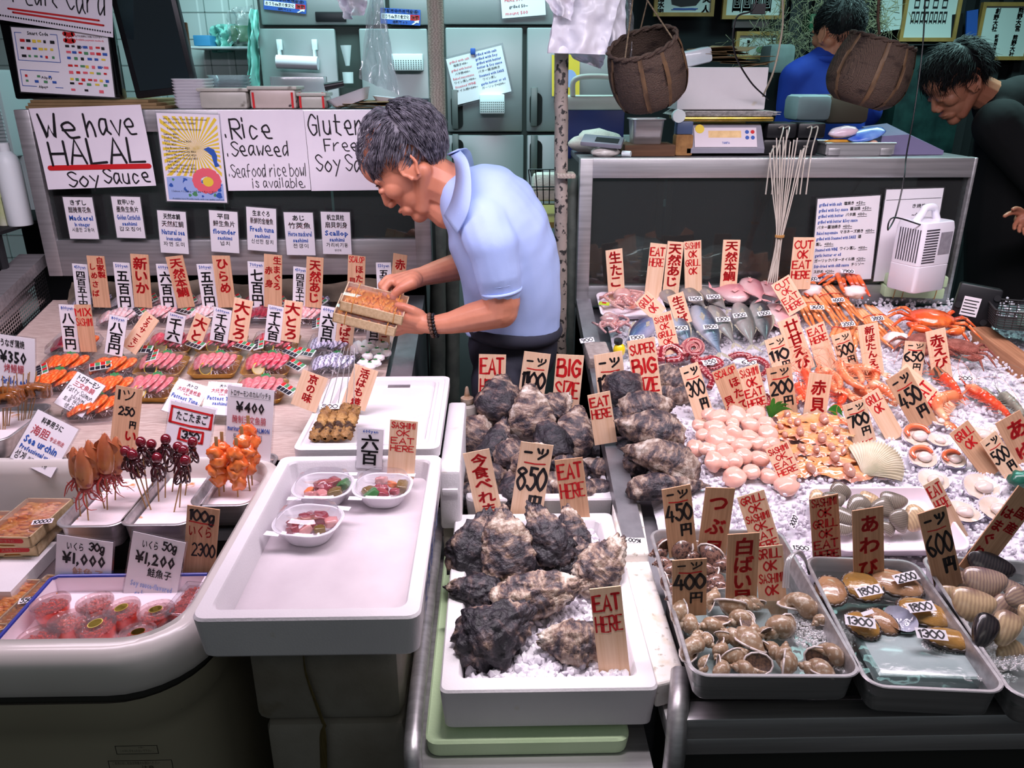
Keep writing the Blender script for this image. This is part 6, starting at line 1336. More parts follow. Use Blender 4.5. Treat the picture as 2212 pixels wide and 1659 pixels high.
def fish(lb,hx,hy,tx,ty,wpx,kind,h=.02,deep=0,flip=1,lift=0):
    a,c = on_bed(hx,hy,h + lift),on_bed(tx,ty,h);ax = c - a;L = ax.length;k = mpp((a + c) / 2);W = wpx * k / 2
    x = ax.normalized();n = V((0,-.55,.85));n = (n - x * n.dot(x)).normalized();y = n.cross(x) * flip
    X = Matrix.Identity(4)
    for i in range(3): X[i][0],X[i][1],X[i][2],X[i][3] = x[i],y[i],(x.cross(y))[i],a[i]
    r = empty('fish',lb,'fish',X,'whole fish on the ice');prof = [(0,.12),(.04,.42),(.10,.68),(.2,.9),(.34,1.0),(.5,.95),(.66,.74),(.8,.42),(.9,.2),(.96,.15),(1.0,.12)]
    P = cr([V((p,q,0)) for p,q in prof],3);rings = []
    for i,p in enumerate(P):
        hgt = max(p.y,.06) * W;th = hgt * (.62 if not deep else .45);gl = 1 + .05 * max(0,1 - abs(p.x - .235) * 60)
        rings.append([(p.x * L * .9,cos(t) * hgt * gl - (.04 * W if p.x < .1 else 0),sin(t) * th * gl) for t in (2 * pi * j / 20 for j in range(20))])
    b = MB();loft(b,rings);b.build('body',FM[kind],r,angle=180)
    fm = FINP if kind == 'tai' else FIN;b = MB();T_ = L * .88
    for s in (1,-1): b.add([(T_,.03 * W * s,.001),(T_ + L * .06,.4 * W * s,.002),(T_ + L * .15,.78 * W * s,0),(T_ + L * .09,.1 * W * s,.001),(T_ + L * .04,0,.002)],[(0,1,2,3,4)])
    b.build('tail_fin',fm,r)
    b = MB();n_ = 12
    for u0,u1,s,hh in ((.3,.78,1,.32),(.55,.82,-1,.2)):
        pt = []
        for i in range(n_):
            t = i / (n_ - 1);u = u0 + (u1 - u0) * t;q = min(P,key=lambda p: abs(p.x - u)).y * W;pt.append(((u * L * .9,s * q * .93,.001),(u * L * .9 + .12 * W,s * (q + hh * W * (1 - t) * (1 if i % 2 else .75)),.002)))
        b.add([q for p in pt for q in p],[(2 * i,2 * i + 2,2 * i + 3,2 * i + 1) for i in range(n_ - 1)])
    s_ = 1 if (x.cross(y)).z > 0 else -1
    b.add([(.25 * L,-.1 * W,s_ * .62 * W),(.33 * L,.02 * W,s_ * .66 * W),(.42 * L,-.3 * W,s_ * .6 * W),(.33 * L,-.45 * W,s_ * .56 * W)],[(0,1,2,3)])
    b.build('fins',fm,r);q = V((.085 * L,.12 * W,s_ * .33 * W))
    b = MB();b.ball(q,(.085 * W * 1.6,.085 * W * 1.6,.05 * W),1,sub=2).ball(q + V((0,0,s_ * .035 * W)),(.055 * W * 1.6,.055 * W * 1.6,.035 * W),0,sub=2);b.build('eye',[EYEB,EYER],r,angle=180)
fish('blue backed fish with a 1300 slip left of the leaning sashimi sign',1412,688,1348,752,46,'blue',.03,flip=-1)
fish('mackerel with a 1600 slip beside the sashimi sign',1449,672,1497,758,42,'saba',.03,flip=1)
fish('large striped mackerel with the 1800 slip',1502,661,1562,775,52,'saba',.035,flip=1)
fish('silver horse mackerel with a 1300 slip right of the large mackerel',1535,660,1592,752,38,'aji',.035)
fish('horse mackerel with a slip across its head, centre of the fish row',1595,655,1628,757,48,'aji',.035)
fish('dark fish with a 1500 slip, rightmost of the front row',1636,650,1658,748,48,'dark',.035)
fish('grey fish behind the 生さば sign, first of the back row',1432,625,1470,672,36,'aji',.03)
fish('grey fish with a 1400 slip, second of the back row',1474,622,1530,668,36,'aji',.035)
fish('grey fish with a 1400 slip, third of the back row',1512,620,1578,676,34,'aji',.035)
fish('pink sea bream lying across the back, left one',1620,640,1528,622,54,'tai',.045,1,flip=-1)
fish('pink sea bream with its back raised, middle one',1612,602,1648,652,50,'tai',.06,1)
fish('pink sea bream beside the CUT OK sign',1645,610,1688,650,46,'tai',.06,1)
fish('big pale sea bream to the right of the dark fish',1668,658,1722,735,66,'tai',.02,1)
# ================================================================ octopus
OCR = mat('raw_octopus','c9a09a','a07880',s=30,rough=.15,coat=1,c3='8a5560',s3=16,lo3=.5,hi3=.65,sss=.2);OCP = mat('pale_octopus','e0b4aa','c9908c',s=26,rough=.15,coat=1,sss=.3,c3='c8714f',s3=10,lo3=.58,hi3=.7)
OCB = mat('boiled_octopus','701521','962c36',s=20,rough=.15,coat=1);SUC = mat('sucker','d4968c','b8686a',s=50,rough=.2,coat=.8)
def arm(b,pts,r0,r1,up=(0,-.5,.8),every=3,sk=.34,k=6):
    P = cr(pts,k);n = len(P);rs_ = [r0 + (r1 - r0) * (i / (n - 1)) ** .8 for i in range(n)];b.tube(P,rs_,10,0);u = V(up).normalized()
    for i in range(1,n - 1,every):
        t = (P[i + 1] - P[i - 1]).normalized();s = t.cross(u).normalized();nn = (u - t * u.dot(t)).normalized()
        for q in (-1,1):
            rr = rs_[i] * sk;c = P[i] + (nn * .82 + s * q * .5).normalized() * rs_[i] * .98;X = frame(c,t,(nn * .82 + s * q * .5).normalized())
            b.lathe([(rr,-rr * .3),(rr * .95,rr * .35),(rr * .5,rr * .4),(rr * .35,rr * .05),(0,rr * .0)],8,1,X)
def opus(lb,px,py,seed,m,n=8,R_=.05,h=.02,head=.03,w=.0095,ex=1.3,ctr=None):
    p = on_bed(px,py,h);r = empty('octopus',lb,'octopus',place(p));rs = random.Random(seed);b = MB()
    for k in range(n):
        a = 2 * pi * k / n + rs.uniform(-.2,.2);q = [V((0,0,.012))]
        for j in range(1,6): a += rs.uniform(.1,.6) * (1 if k % 2 else -1);q.append(V((cos(a) * R_ * j / 4 * ex,sin(a) * R_ * j / 4,.012 + .006 * rs.uniform(-1,1.5))))
        arm(b,q,w,w * .3,(0,-.3,.9),2)
    b.build('arms',[m,SUC],r,angle=180);MB().ball((-.01,.02,.02),(head,head * .8,head * .6),fn=lambda d: 1 + .2 * fbm(d,1.5,seed,3)).build('head',m,r,angle=180)
opus('pale raw octopus on the white tray behind the GRILL OK sign',1352,655,3,OCP,8,.05,.02,.03,.011)
opus('brownish raw octopus with big suckers at the left edge of the ice',1325,708,8,OCR,8,.042,.015,.026,.010,1.2)
t_ = steel_tray('white foam tray under the raw octopus',0,0,.20,.16,0,.02,mtl=mat('white_tray_plastic'),name='foam_tray');q = on_bed(1362,668,.004);t_.matrix_world = place(q)
def tent(lb,pts,r0,r1,h=.02):
    q = [on_bed(1400 + x / 3.95,720 + y / 3.95,h + (z / 1000)) for x,y,z in pts];c = q[0];b = MB();arm(b,[p - c for p in q],r0,r1,(0,-.6,.75),2)
    tag(b.build('octopus_tentacle',[OCB,SUC],X=Matrix.Translation(c),angle=180),lb,'octopus tentacle','boiled octopus tentacles')
tent('thick arched red octopus tentacle behind the SUPER BIG SIZE sign',[(90,250,0),(110,150,15),(190,110,25),(270,150,20),(270,220,5),(150,235,0)],.018,.010)
sp = [(390 + 105 * cos(a) * (1 - a / 17),135 + 88 * sin(a) * (1 - a / 17),12 + a) for a in [k * .55 + 2.2 for k in range(24)]]
tent('red octopus tentacle coiled in a flat spiral',sp,.014,.003)
tent('red octopus tentacle curling under the 650 slip',[(700,210,0),(760,185,12),(850,190,14),(880,215,8)],.011,.006)
tent('red octopus tentacle reaching right of the 650 slip',[(840,240,6),(930,225,10),(1010,270,8),(1000,330,4),(930,380,2),(1000,400,0)],.012,.005)
tent('cut octopus tentacle beneath the spiral one',[(400,230,4),(450,250,14),(540,220,14),(620,260,6),(560,300,2),(500,290,6)],.015,.007)
tent('red octopus tentacle left of the SCALOP sign',[(450,300,3),(500,350,10),(545,400,8),(520,470,2)],.014,.008)
tent('small dark octopus tip beside the SASHIMI sign',[(950,560,4),(1000,540,8),(1040,580,6),(1010,640,2)],.011,.006)
# ================================================================ crab, crab legs, shrimp
CRB = mat('cooked_crab','d8431f','ee7a3a',s=10,rough=.25,coat=.6,c3='a82f18',s3=30,lo3=.58,hi3=.7,bump=.3,bs=60);CRL = mat('crab_leg_shell','e8793a','f0a268',s=8,rough=.25,coat=.6,c3='f4c79a',s3=12,lo3=.55,hi3=.7,bump=.2,bs=60);CRW = mat('crab_meat_white','efdcd8','f6e9e4',s=20,rough=.4,bump=.8,bs=40,c3='e88a80',s3=14,lo3=.6,hi3=.7)
HCR = mat('hairy_crab','8c4438','b5685a',s=40,rough=.6,bump=1.5,bs=220,bd=.004)
def leg(b,pts,rs_,m=0): b.tube(pts,rs_,8,m,flat=.75)
def legbundle(lb,x0,y0,x1,y1,n,wpx,h=.03,m=CRL,bend=.0,seed=1,white=0,claw=0):
    a,c = on_bed(x0,y0,h),on_bed(x1,y1,h - .008);r = empty('crab_leg_bundle',lb,'crab legs',Matrix.Translation(a),'bundles of crab legs');d = c - a;L = d.length;x = d.normalized();s = x.cross(V((0,-.4,.9))).normalized();k = mpp(a);up = s.cross(x);rs = random.Random(seed)
    for i in range(n):
        o = s * ((i - (n - 1) / 2) * wpx * k / n) * -1 + up * rs.uniform(-.004,.008);f = 1 + abs(i - (n - 1) / 2) * .03;r0 = wpx * k / n * .62;b = MB()
        kn = rs.uniform(.58,.68)
        leg(b,[o,o * .95 + d * .08,o * f + d * .35,o * f * 1.1 + d * kn],[r0 * .7,r0,r0 * .95,r0 * .72]);leg(b,[o * f * 1.1 + d * (kn + .01),o * 1.2 + d * (kn + .12) - up * .003,o * 1.25 + d * 1.0 - up * .012 * (i % 2)],[r0 * .8,r0 * .72,r0 * .35])
        b.build('leg',m,r,angle=180)
    b = MB();q = [s * cos(t) * wpx * k * .56 + up * (sin(t) * .012) + d * .3 for t in (2 * pi * j / 20 for j in range(21))];b.tube(q,.0012,5);b.build('rubber_band',RED,r)
    if white: MB().ball(d * white,(.034,.028,.020),fn=lambda q: 1 + .25 * fbm(q,2,seed,3)).build('crab_body',CRW,r,angle=180)
legbundle('crab leg bundle folded over with a 7800 slip, back left',1758,580,1712,614,4,34,.06,CRB,seed=1);legbundle('crab leg bundle with the 7900 slip and white body, back right',1822,582,1850,640,5,52,.07,CRB,seed=2,white=.85)
legbundle('crab leg bundle stretching left below the 7900 slip',1815,585,1770,608,3,26,.075,CRB,seed=6,white=0);legbundle('crab leg bundle with white body pointing to the 3600 slip',1735,600,1760,640,3,34,.05,CRB,seed=7,white=.7)
legbundle('orange crab leg bundle with the 3600 slip',1737,642,1782,706,6,52,.035,seed=3);legbundle('long orange crab leg bundle with the 4000 slip',1775,618,1848,700,6,48,.045,seed=4);legbundle('orange crab leg bundle with a slip below the 4000 one',1812,730,1836,690,4,42,.03,seed=5)
legbundle('right-hand orange crab leg bundle, with white body and the 3800 slip',1864,664,1950,745,6,50,.03,seed=8,white=.85);legbundle('short thick claws beside the 500 yen sign',1838,705,1852,750,3,34,.02,seed=9)
def crab(lb,px,py,s,rz,m,nm,h=.03,legs=1,seed=1):
    r = empty(nm,lb,'crab',place(on_bed(px,py,h),rz=rz) @ Matrix.Scale(s,4));MB().ball((0,0,.012),(.062,.045,.022),fn=lambda d: 1 + .05 * fbm(d,3,seed,3) + (.05 if abs(d.z) < .15 else 0) * sin(atan2(d.y,d.x) * 18),sub=4).build('carapace',m,r,angle=180)
    rs = random.Random(seed)
    for sd in (-1,1):
        for k in range(4):
            a = radians(-50 + k * 30);o = V((sd * .05 * cos(a),.035 * sin(a),.006));d = V((sd * cos(a),sin(a),0));b = MB()
            leg(b,[o,o + d * .035 + V((0,0,.012)),o + d * .045 + V((0,0,.008))],[.006,.0075,.006]);leg(b,[o + d * .047 + V((0,0,.008)),o + d * .07 + V((0,-.008,-.008)),o + d * .085 + V((0,-.02,-.016))],[.006,.004,.0015]);b.build('leg',m,r,angle=180)
        b = MB();leg(b,[(sd * .045,-.03,.006),(sd * .07,-.05,.012),(sd * .062,-.066,.012)],[.008,.011,.008]);b.ball((sd * .045,-.072,.012),(.024,.013,.012),rot=(0,0,20 * sd));leg(b,[(sd * .03,-.076,.015),(sd * .012,-.088,.014)],[.007,.002]);leg(b,[(sd * .03,-.07,.01),(sd * .008,-.075,.01)],[.006,.002]);b.build('claw',m,r,angle=180)
crab('big red orange cooked crab on the ice below the green blocks',2010,696,1.0,-12,CRB,'crab',.035);crab('reddish brown hairy crab behind the 赤えび sign',1990,742,.72,20,HCR,'hairy_crab',.03,seed=4);crab('reddish brown hairy crab at the right of the 赤えび sign',2075,755,.72,-30,HCR,'hairy_crab',.03,seed=5)
SHR = mat('shrimp_shell','e98a5e','d8603c',s=20,rough=.2,sss=.3,coat=.8,c3='f0b58e',s3=30,lo3=.5,hi3=.65);SHR2 = mat('red_prawn_shell','e2502e','c9361f',s=20,rough=.2,sss=.2,coat=.8,c3='f09268',s3=24,lo3=.5,hi3=.65);SHB = mat('tiger_head','4a3a30','b06a48',s=34,tex='wave',rough=.2,coat=.8);MAN = mat('mantis_shrimp','6d6a60','9a9484',s=50,rough=.3,coat=.6)
def shrimp(lb,x0,y0,x1,y1,cur,wpx,m=SHR,h=.02,hm=None,nm='shrimp',ant=1,seed=0):
    a,c = on_bed(x0,y0,h),on_bed(x1,y1,h);d = c - a;L = d.length;x = d.normalized();s = V((0,-.4,.9)).cross(x).normalized();up = x.cross(s);r = empty(nm,lb,'shrimp',Matrix.Translation(a),'shrimp and prawns on the ice');W = wpx * mpp(a) / 2
    P = cr([V((0,0,0)),d * .25 + s * cur * L * .22,d * .55 + s * cur * L * .34,d * .82 + s * cur * L * .22,d],8);n = len(P);rs = random.Random(seed)
    rad = [W * (.12 + .9 * min(1,i / 5) if i < 6 else 1.0 - .62 * ((i - 6) / (n - 7)) ** 1.2) * (1 + (.10 if i > 11 and i % 4 == 0 else 0)) for i in range(n)]
    b = MB();b.tube(P[:13],rad[:13],12,flat=1.05);b.build('head',hm or m,r,angle=180);b = MB();b.tube(P[12:],rad[12:],12,flat=1.05)
    b.build('tail',m,r,angle=180);e = P[-1];t = (P[-1] - P[-2]).normalized();b = MB()
    for q in (-1,-.4,.4,1): f = (t + s * q * .6).normalized();b.tube([e,e + f * W * .9,e + f * W * 1.9],[W * .15,W * .42,W * .1],8,flat=.3)
    for i in range(5,n - 6,2): b.tube([P[i] - s * cur / abs(cur) * rad[i] * .7,P[i] - s * cur / abs(cur) * (rad[i] + W * .8) + x * W * rs.uniform(-.6,.6),P[i] - s * cur / abs(cur) * (rad[i] + W * 1.3) + x * W * rs.uniform(-.8,.4)],[W * .09,W * .06,W * .03],4)
    b.build('legs',m,r,angle=180);b = MB()
    if ant:
        for q in (-1,1): b.tube(cr([P[1],P[0] - x * W * 2 + up * W * 2,P[0] - x * W * 4 + s * q * W * 3 + up * W * 3,P[0] + s * q * W * 7 + up * W * 1.5 - x * W * rs.uniform(0,4)],4),.0004,4)
    b.tube([P[1] + up * W * .3,P[0] - x * W * 1.4 + up * W * .8],[W * .14,W * .02],5);b.build('feelers',m,r,angle=180)
    b = MB();[b.ball(P[2] + s * q * W * .55 + up * W * .35,W * .13,sub=1) for q in (-1,1)];b.build('eye',EYEB,r)
sh = [(455,270,830,560,-.5,30),(590,250,830,430,.7,30),(650,240,860,470,-.5,32),(790,270,930,420,.8,36),(560,350,720,530,-.6,30),(880,420,1110,560,.4,34),(690,480,840,590,-.4,26),(700,320,1000,340,.5,30),(480,300,640,470,.6,28),(760,440,1060,580,-.3,30)]
pts = [(q[0],q[1]) for q in sh];so = ordl(pts,2)
for i,(q,o_) in enumerate(zip(sh,so)): shrimp('brownish shrimp in the pile by the 赤貝 sign, ' + o_,*[1650 + v / 3.936 if j % 2 == 0 else 720 + v / 3.936 for j,v in enumerate(q[:4])],q[4],q[5] * .72,h=.015 + .012 * (i % 3),seed=i)
Q = lambda *v: [1650 + k / 3.936 if j % 2 == 0 else 720 + k / 3.936 for j,k in enumerate(v)]
shrimp('prawn with dark striped head right of the 赤えび sign',*Q(1400,290,1660,520),.25,24,SHR2,hm=SHB,seed=21);shrimp('curled red prawn below the striped one',*Q(1690,540,1560,740),-.9,30,SHR,h=.02,seed=22);shrimp('long red prawn pointing to the lower right',*Q(1700,440,2080,700),.18,26,SHR2,seed=23)
shrimp('grey mantis shrimp, left one at the right edge',*Q(1830,470,2010,640),.2,20,MAN,nm='mantis_shrimp',seed=24);shrimp('grey mantis shrimp, right one at the right edge',*Q(1990,510,2200,700),.2,26,MAN,nm='mantis_shrimp',seed=25)
for i,q in enumerate([(320,290,280,560,.5,24),(380,330,340,540,.6,22),(300,430,420,590,-.5,24),(560,440,640,600,.6,26),(650,740,730,790,.3,12)]):
    shrimp(['red crayfish-like shrimp left of the 赤貝 sign, upright','red shrimp tucked behind the 赤貝 sign','red shrimp lying lowest left of the 赤貝 sign','red orange shrimp tail right of the 赤貝 sign','little red shrimp right of the ark clams'][i],*Q(*q[:4]),q[4],q[5],SHR2,h=.02,seed=30 + i)
# price slips on the ice display
for px,py,t,hh,rz,lb in ((1376,729,'1300',.06,8,'slip with 1300 on the blue backed fish'),(1470,709,'1600',.06,6,'slip with 1600 on the mackerel'),(1535,706,'1800',.065,6,'slip with 1800 on the large mackerel'),(1562,690,'1300',.06,4,'slip with 1300 on the silver horse mackerel'),(1598,681,'1300',.065,12,'slip with 1300 on the middle horse mackerel'),(1651,677,'1500',.065,14,'slip with 1500 on the dark fish'),(1502,645,'1400',.06,4,'slip with 1400 on the second back fish'),(1541,641,'1400',.06,4,'slip with 1400 on the third back fish'),
    (1754,603,'7800',.085,12,'slip with 7800 on the folded crab legs at the back'),(1831,586,'7900',.095,-4,'slip with 7900 on the highest crab legs'),(1810,648,'4000',.065,12,'slip with 4000 on the long crab legs'),(1765,664,'3600',.055,0,'slip with 3600 on the left crab legs'),(1895,688,'3800',.05,14,'slip with 3800 on the right crab legs'),(1832,700,'3500',.05,12,'slip on the crab legs under the 4000 slip'),
    (1617,783,'650',.03,-8,'slip with 650 on an octopus tentacle'),(1533,782,'550',.045,20,'slip with 550 on the cut octopus tentacle'),(1460,797,'400',.05,-12,'slip with 400 beside the octopus and oysters'),(2085,817,'200',.02,-8,'slip lying on the ice by the striped prawn'),(1714,1126,'3000',.02,60,'faded slip lying on the ice near the clam tray'),(2108,720,'',.01,0,'blank slip on the ice right of the red crab'),(1268,735,'900',.01,15,'slip on the steel edge left of the octopus')):
    slip(px,py,t,hb=hh,rz=rz,tilt=28,w=.042,h=.015,label=lb)
# ================================================================ things on the right display
def at(px,py,Y): return on_y(px,py,Y)
HW = mat('heater_white','eeeaf4',rough=.3,coat=.2)
p = on_bed(1975,622,.075);k = mpp(p);X = T(p,(0,0,24));w_,d_,hh = .135,.10,.205
r = empty('fan_heater','white portable air cooler with carrying handle and side vents on the green blocks','appliance',X)
b = MB();rg2 = lambda w__,d__,z,rr=.012: [(x,y,z) for x,y in rrect(w__,d__,rr,3)]
loft(b,[rg2(w_ * .97,d_ * .97,0),rg2(w_,d_,.004),rg2(w_,d_,.077),rg2(w_ * .985,d_ * .985,.078),rg2(w_ * .985,d_ * .985,.0795),rg2(w_,d_,.0805),rg2(w_,d_,hh - .02),rg2(w_ * .94,d_ * .94,hh - .002),rg2(w_ * .9,d_ * .9,hh)]);b.build('housing',HW,r,angle=30)
b = MB();b.tube(cr([(-w_ * .38,0,hh - .006),(-w_ * .2,0,hh + .02),(-w_ * .12,0,hh + .034),(w_ * .14,0,hh + .034),(w_ * .24,0,hh + .012),(w_ * .32,0,hh - .006)],5),.011,12);b.build('handle',HW,r,angle=60)
b = MB();
for i in range(13): b.box((-w_ * .42,-d_ / 2 - .0006,.088 + i * .0078),(-w_ * .02,-d_ / 2 + .003,.0925 + i * .0078),bev=.0006)
for i in range(9): b.box((-w_ / 2 - .0006,-d_ * .4 + i * .0085,.09),(-w_ / 2 + .003,-d_ * .4 + i * .0085 + .0035,.185))
b.build('vent',mat('vent_dark','4a4650',rough=.6),r)
MB().box((w_ * .04,-d_ / 2 - .0008,.11),(w_ * .40,-d_ / 2 + .002,.175)).build('label',mat('grey_label','9b97a0','8a868f',s=60,rough=.5),r)
cd = MB();cd.tube(cr([X @ V((-w_ * .36,-d_ * .3,hh - .01)),at(1930,470,2.20),at(1918,497,2.2),at(1935,465,2.25),at(1952,390,2.30),at(1958,335,2.38),at(1975,240,2.45),at(1993,100,2.5),at(2000,-40,2.5)],6),.0022,6);tag(cd.build('power_cord',BLACK),'black power cord running up from the white appliance','cord')
for i,(zz,lb,dx) in enumerate(((.0,'lower pale green foam block bound with rubber bands',0),(.036,'upper pale green foam block under the white appliance',.004))):
    b = MB();b.box((-.088,-.055,.0),(.088,.055,.034),bev=.005,m=0)
    for x in (-.06,-.035,.06): b.tube([(x,-.0565,-.0005),(x + .004,-.0565,.036),(x + .004,.0565,.036),(x,.0565,-.0005),(x,-.0565,-.0005)],.0012,5,1)
    q = on_bed(1960,640,.0);tag(b.build('foam_block',[STYROG,mat('rubber_band','b98a50')],X=T((q.x + dx,q.y,q.z + zz + .008),(0,0,-10))),lb,'foam block')
p = on_bed(2098,675,.05);b = MB();b.box((-.055,-.03,0),(.055,.03,.125),bev=.006);o = b.build('black_transformer',BLACK,X=T((p.x,p.y,p.z - .045),(-8,6,-28)));tag(o,'black plastic box with a white label and round feet beside the ice','black box')
b = MB();b.box((-.036,-.0312,.035),(.008,-.0302,.09),m=0)
for i in range(5): b.box((-.033,-.0316,.042 + i * .009),(.004 - .004 * (i % 2),-.031,.045 + i * .009),m=1)
b.build('label',[CARD,BLK],o);[MB().lathe([(0,0),(.009,0),(.009,.004),(0,.004)],16,0,T((x,-.031,z),(90,0,0))).build('rubber_foot',DARK,o) for x,z in ((-.045,.062),(.03,.025),(.045,.1))]
WPL = mat('raw_plank','b98463','9d6b4d',s=8,st=(1,14,14),rough=.7);a,c = on_bed(2118,705,.03),on_bed(2300,838,.03);d = (c - a);b = MB();b.box((0,-.028,-.05),(d.length,.028,0),bev=.002);tag(b.build('wooden_plank',WPL,X=frame(a,d,(0,0,1))),'raw wooden plank along the right edge of the ice counter','plank')
BSK = mat('dark_basket','2a2426',rough=.5);p = on_bed(2205,700,.06);b = MB();w_,d_,hh = .17,.15,.05
for z in [i * .007 for i in range(8)]: b.tube([(x,y,z) for x,y in rrect(w_ * (.92 + z),d_ * (.92 + z),.02,3)] + [(w_ * (.92 + z) / 2,d_ * (.92 + z) / 2 - .02,z)],.0016 if z < .048 else .003,5)
for i in range(32): t = i / 32 * 4;q = t % 1 - .5;x,y = [(q * w_ * .9,-d_ * .46),(w_ * .46,q * d_ * .9),(-q * w_ * .9,d_ * .46),(-w_ * .46,-q * d_ * .9)][int(t)];b.tube([(x,y,0),(x * 1.04,y * 1.04,.05)],.0014,4)
b.box((-w_ * .45,-d_ * .45,0),(w_ * .45,d_ * .45,.002));tag(b.build('plastic_basket',BSK,X=T((p.x,p.y,p.z - .0),(0,0,-20))),'dark openwork plastic basket on the plank at the right edge','basket')
b = MB().lathe([(0,0),(.03,0),(.034,.03),(.035,.032)],20);tag(b.build('coin_tray',clear('green_plastic','7fd0b8',1.5,.1,haze=.3),X=Matrix.Translation((p.x + .01,p.y - .02,p.z + .003))),'round green plastic tub in the dark basket','tub')
# stone, lemon-shaped bottle, wasabi sachet, green leaf bag
p = on_bed(1290,775,.0);b = MB();b.box((-.032,-.045,-.01),(.032,.045,.03),bev=.006);tag(b.build('stone_block',mat('porous_stone','a39690','8a7c78',s=60,rough=.85,bump=1,bs=150),X=place(p,rz=4)),'porous grey stone block at the left edge of the ice','stone')
p = on_bed(1337,764,.012);o = MB().ball((0,0,.012),(.017,.017,.021)).build('lemon_bottle',mat('lemon_yellow','efd21a',rough=.25,coat=.6,bump=.3,bs=200),X=place(p),angle=180);tag(o,'yellow lemon-shaped bottle with a black cap beside the stone block','bottle');MB().lathe([(.009,0),(.012,.002),(.012,.012),(0,.014)],16).build('cap',BLACK,o,X=T((-.004,.004,.030)))
p = on_bed(1305,657,.03);b = MB();b.grid(lambda u,v: ((u - .5) * .032,(v - .5) * .022,.003 * sin(pi * u) * sin(pi * v) + .002),8,6).box((-.006,-.004,.004),(.006,.004,.0052),m=1);tag(b.build('wasabi_sachet',[mat('lime_sachet','c4d63a','a8c030',s=40,rough=.3),RED],X=place(p,rz=-15)),'lime green sachet on the white tray at the left corner of the ice','sachet')
p = on_bed(2205,1045,.02);b = MB().ball((0,0,.01),(.03,.022,.02),fn=lambda d: 1 + .3 * fbm(d,2,3,3));tag(b.build('seaweed_clump',mat('green_seaweed','1f5a48','2c7560',s=20,rough=.3,coat=.4),X=place(p),angle=180),'dark green wet leaf clump at the right edge','leaf clump')
# bundle of clear skewers leaning on the glass
b = MB();tie = at(1684,512,2.30)
for i in range(11):
    t_ = at(1685 + (i - 3) * 7.5,300 + abs(i - 5) * 6 - (i % 3) * 10,2.36);f_ = at(1658 + (i % 5) * 5,612,2.27)
    b.tube(cr([f_,tie + V(((i - 5) * .0018,(i % 3) * .003,0)),tie.lerp(t_,.5) + V(((i - 5) * .001,0,0)),t_],5),.0018,6)
for k in range(4): b.tube([tie + V((cos(a) * .013,sin(a) * .008,k * .0018)) for a in (2 * pi * j / 12 for j in range(13))],.0012,5,1)
tag(b.build('tube_bundle',[mat('clear_straw','bdb3a8',rough=.25,coat=.6),mat('rubber_band')]),'bundle of pale clear air hoses tied with a rubber band leaning on the case','hose bundle')
# ================================================================ people
SKIN = mat('skin','c07a5e','cf8a6e',s=12,rough=.42,sss=.12,sscale=.01,c3='ae604c',s3=9,lo3=.55,hi3=.8,bump=.15,bs=160)
HAIRG = mat('greying_hair','2a2834','77747f',s=60,st=(1,1,1),rough=.45);HAIRB = mat('black_hair','0b0b0e','17171b',s=60,rough=.6)
SHIRT = mat('pale_blue_polo','9db3e4','a8bdea',s=5,rough=.75,bump=.15,bs=500);NAVY = mat('navy_cloth','20222f','292b3a',s=8,rough=.8,bump=.1,bs=200)
GS = 1
def cap(b,p0,r0,p1,r1,n=14):
    p0,p1 = V(p0),V(p1);d = p1 - p0;L = d.length;r0 *= GS;r1 *= GS
    if L < 1e-5: return
    K = 6;P,R_ = [],[]
    for i in range(K + 1): a = pi / 2 * (1 - i / K);P.append(p0 - d / L * r0 * sin(a));R_.append(max(r0 * cos(a),r0 * .03))
    for i in range(K + 1): a = pi / 2 * i / K;P.append(p1 + d / L * r1 * sin(a));R_.append(max(r1 * cos(a),r1 * .03))
    b.tube(P,R_,n)
def chain(b,pts):
    for (p,r),(q,s) in zip(pts,pts[1:]): cap(b,p,r,q,s)
def head(b,H):
    """x forward, y left, z up, metres"""
    def B(c,r,rot=(0,0,0)):
        t = MB().ball(c,r,rot=rot,sub=4);b.add(t.v,t.f,0,H)
    def C(*a):
        global GS;g,GS = GS,1;t = MB();cap(t,*a);GS = g;b.add(t.v,t.f,0,H)
    B((-.012,0,.035),(.096,.075,.085));B((.022,0,.005),(.072,.066,.085));B((.032,0,-.045),(.056,.050,.062));B((.068,0,.045),(.030,.052,.038))
    for s in (1,-1):
        C((-.018,s * .050,-.035),.024,(.045,s * .022,-.092),.019);B((.056,s * .040,-.018),(.028,.022,.024));B((.085,s * .031,-.001),(.010,.016,.009));C((.082,s * .012,.018),.009,(.074,s * .048,.020),.008)
        B((.097,s * .012,-.037),(.011,.009,.008));B((-.008,s * .074,-.012),(.020,.008,.032),(0,-12,12 * s))
        t = MB();t.tube([(-.008 + .021 * cos(a) * (1 if sin(a) > -.3 else .7) - .004 * sin(a),s * .081 + s * .003 * cos(a + 2),-.011 + .032 * sin(a)) for a in (2 * pi * k / 24 - .9 for k in range(20))],.0042,8);b.add(t.v,t.f,0,H)
    C((.060,0,-.098),.021,(.068,0,-.098),.021);C((.086,0,.012),.008,(.104,0,-.027),.0105);C((.094,0,-.029),.010,(.102,0,-.032),.0095)
    B((.088,0,-.062),(.014,.024,.0065));B((.085,0,-.073),(.014,.021,.0065));B((.074,0,-.07),(.020,.034,.02))
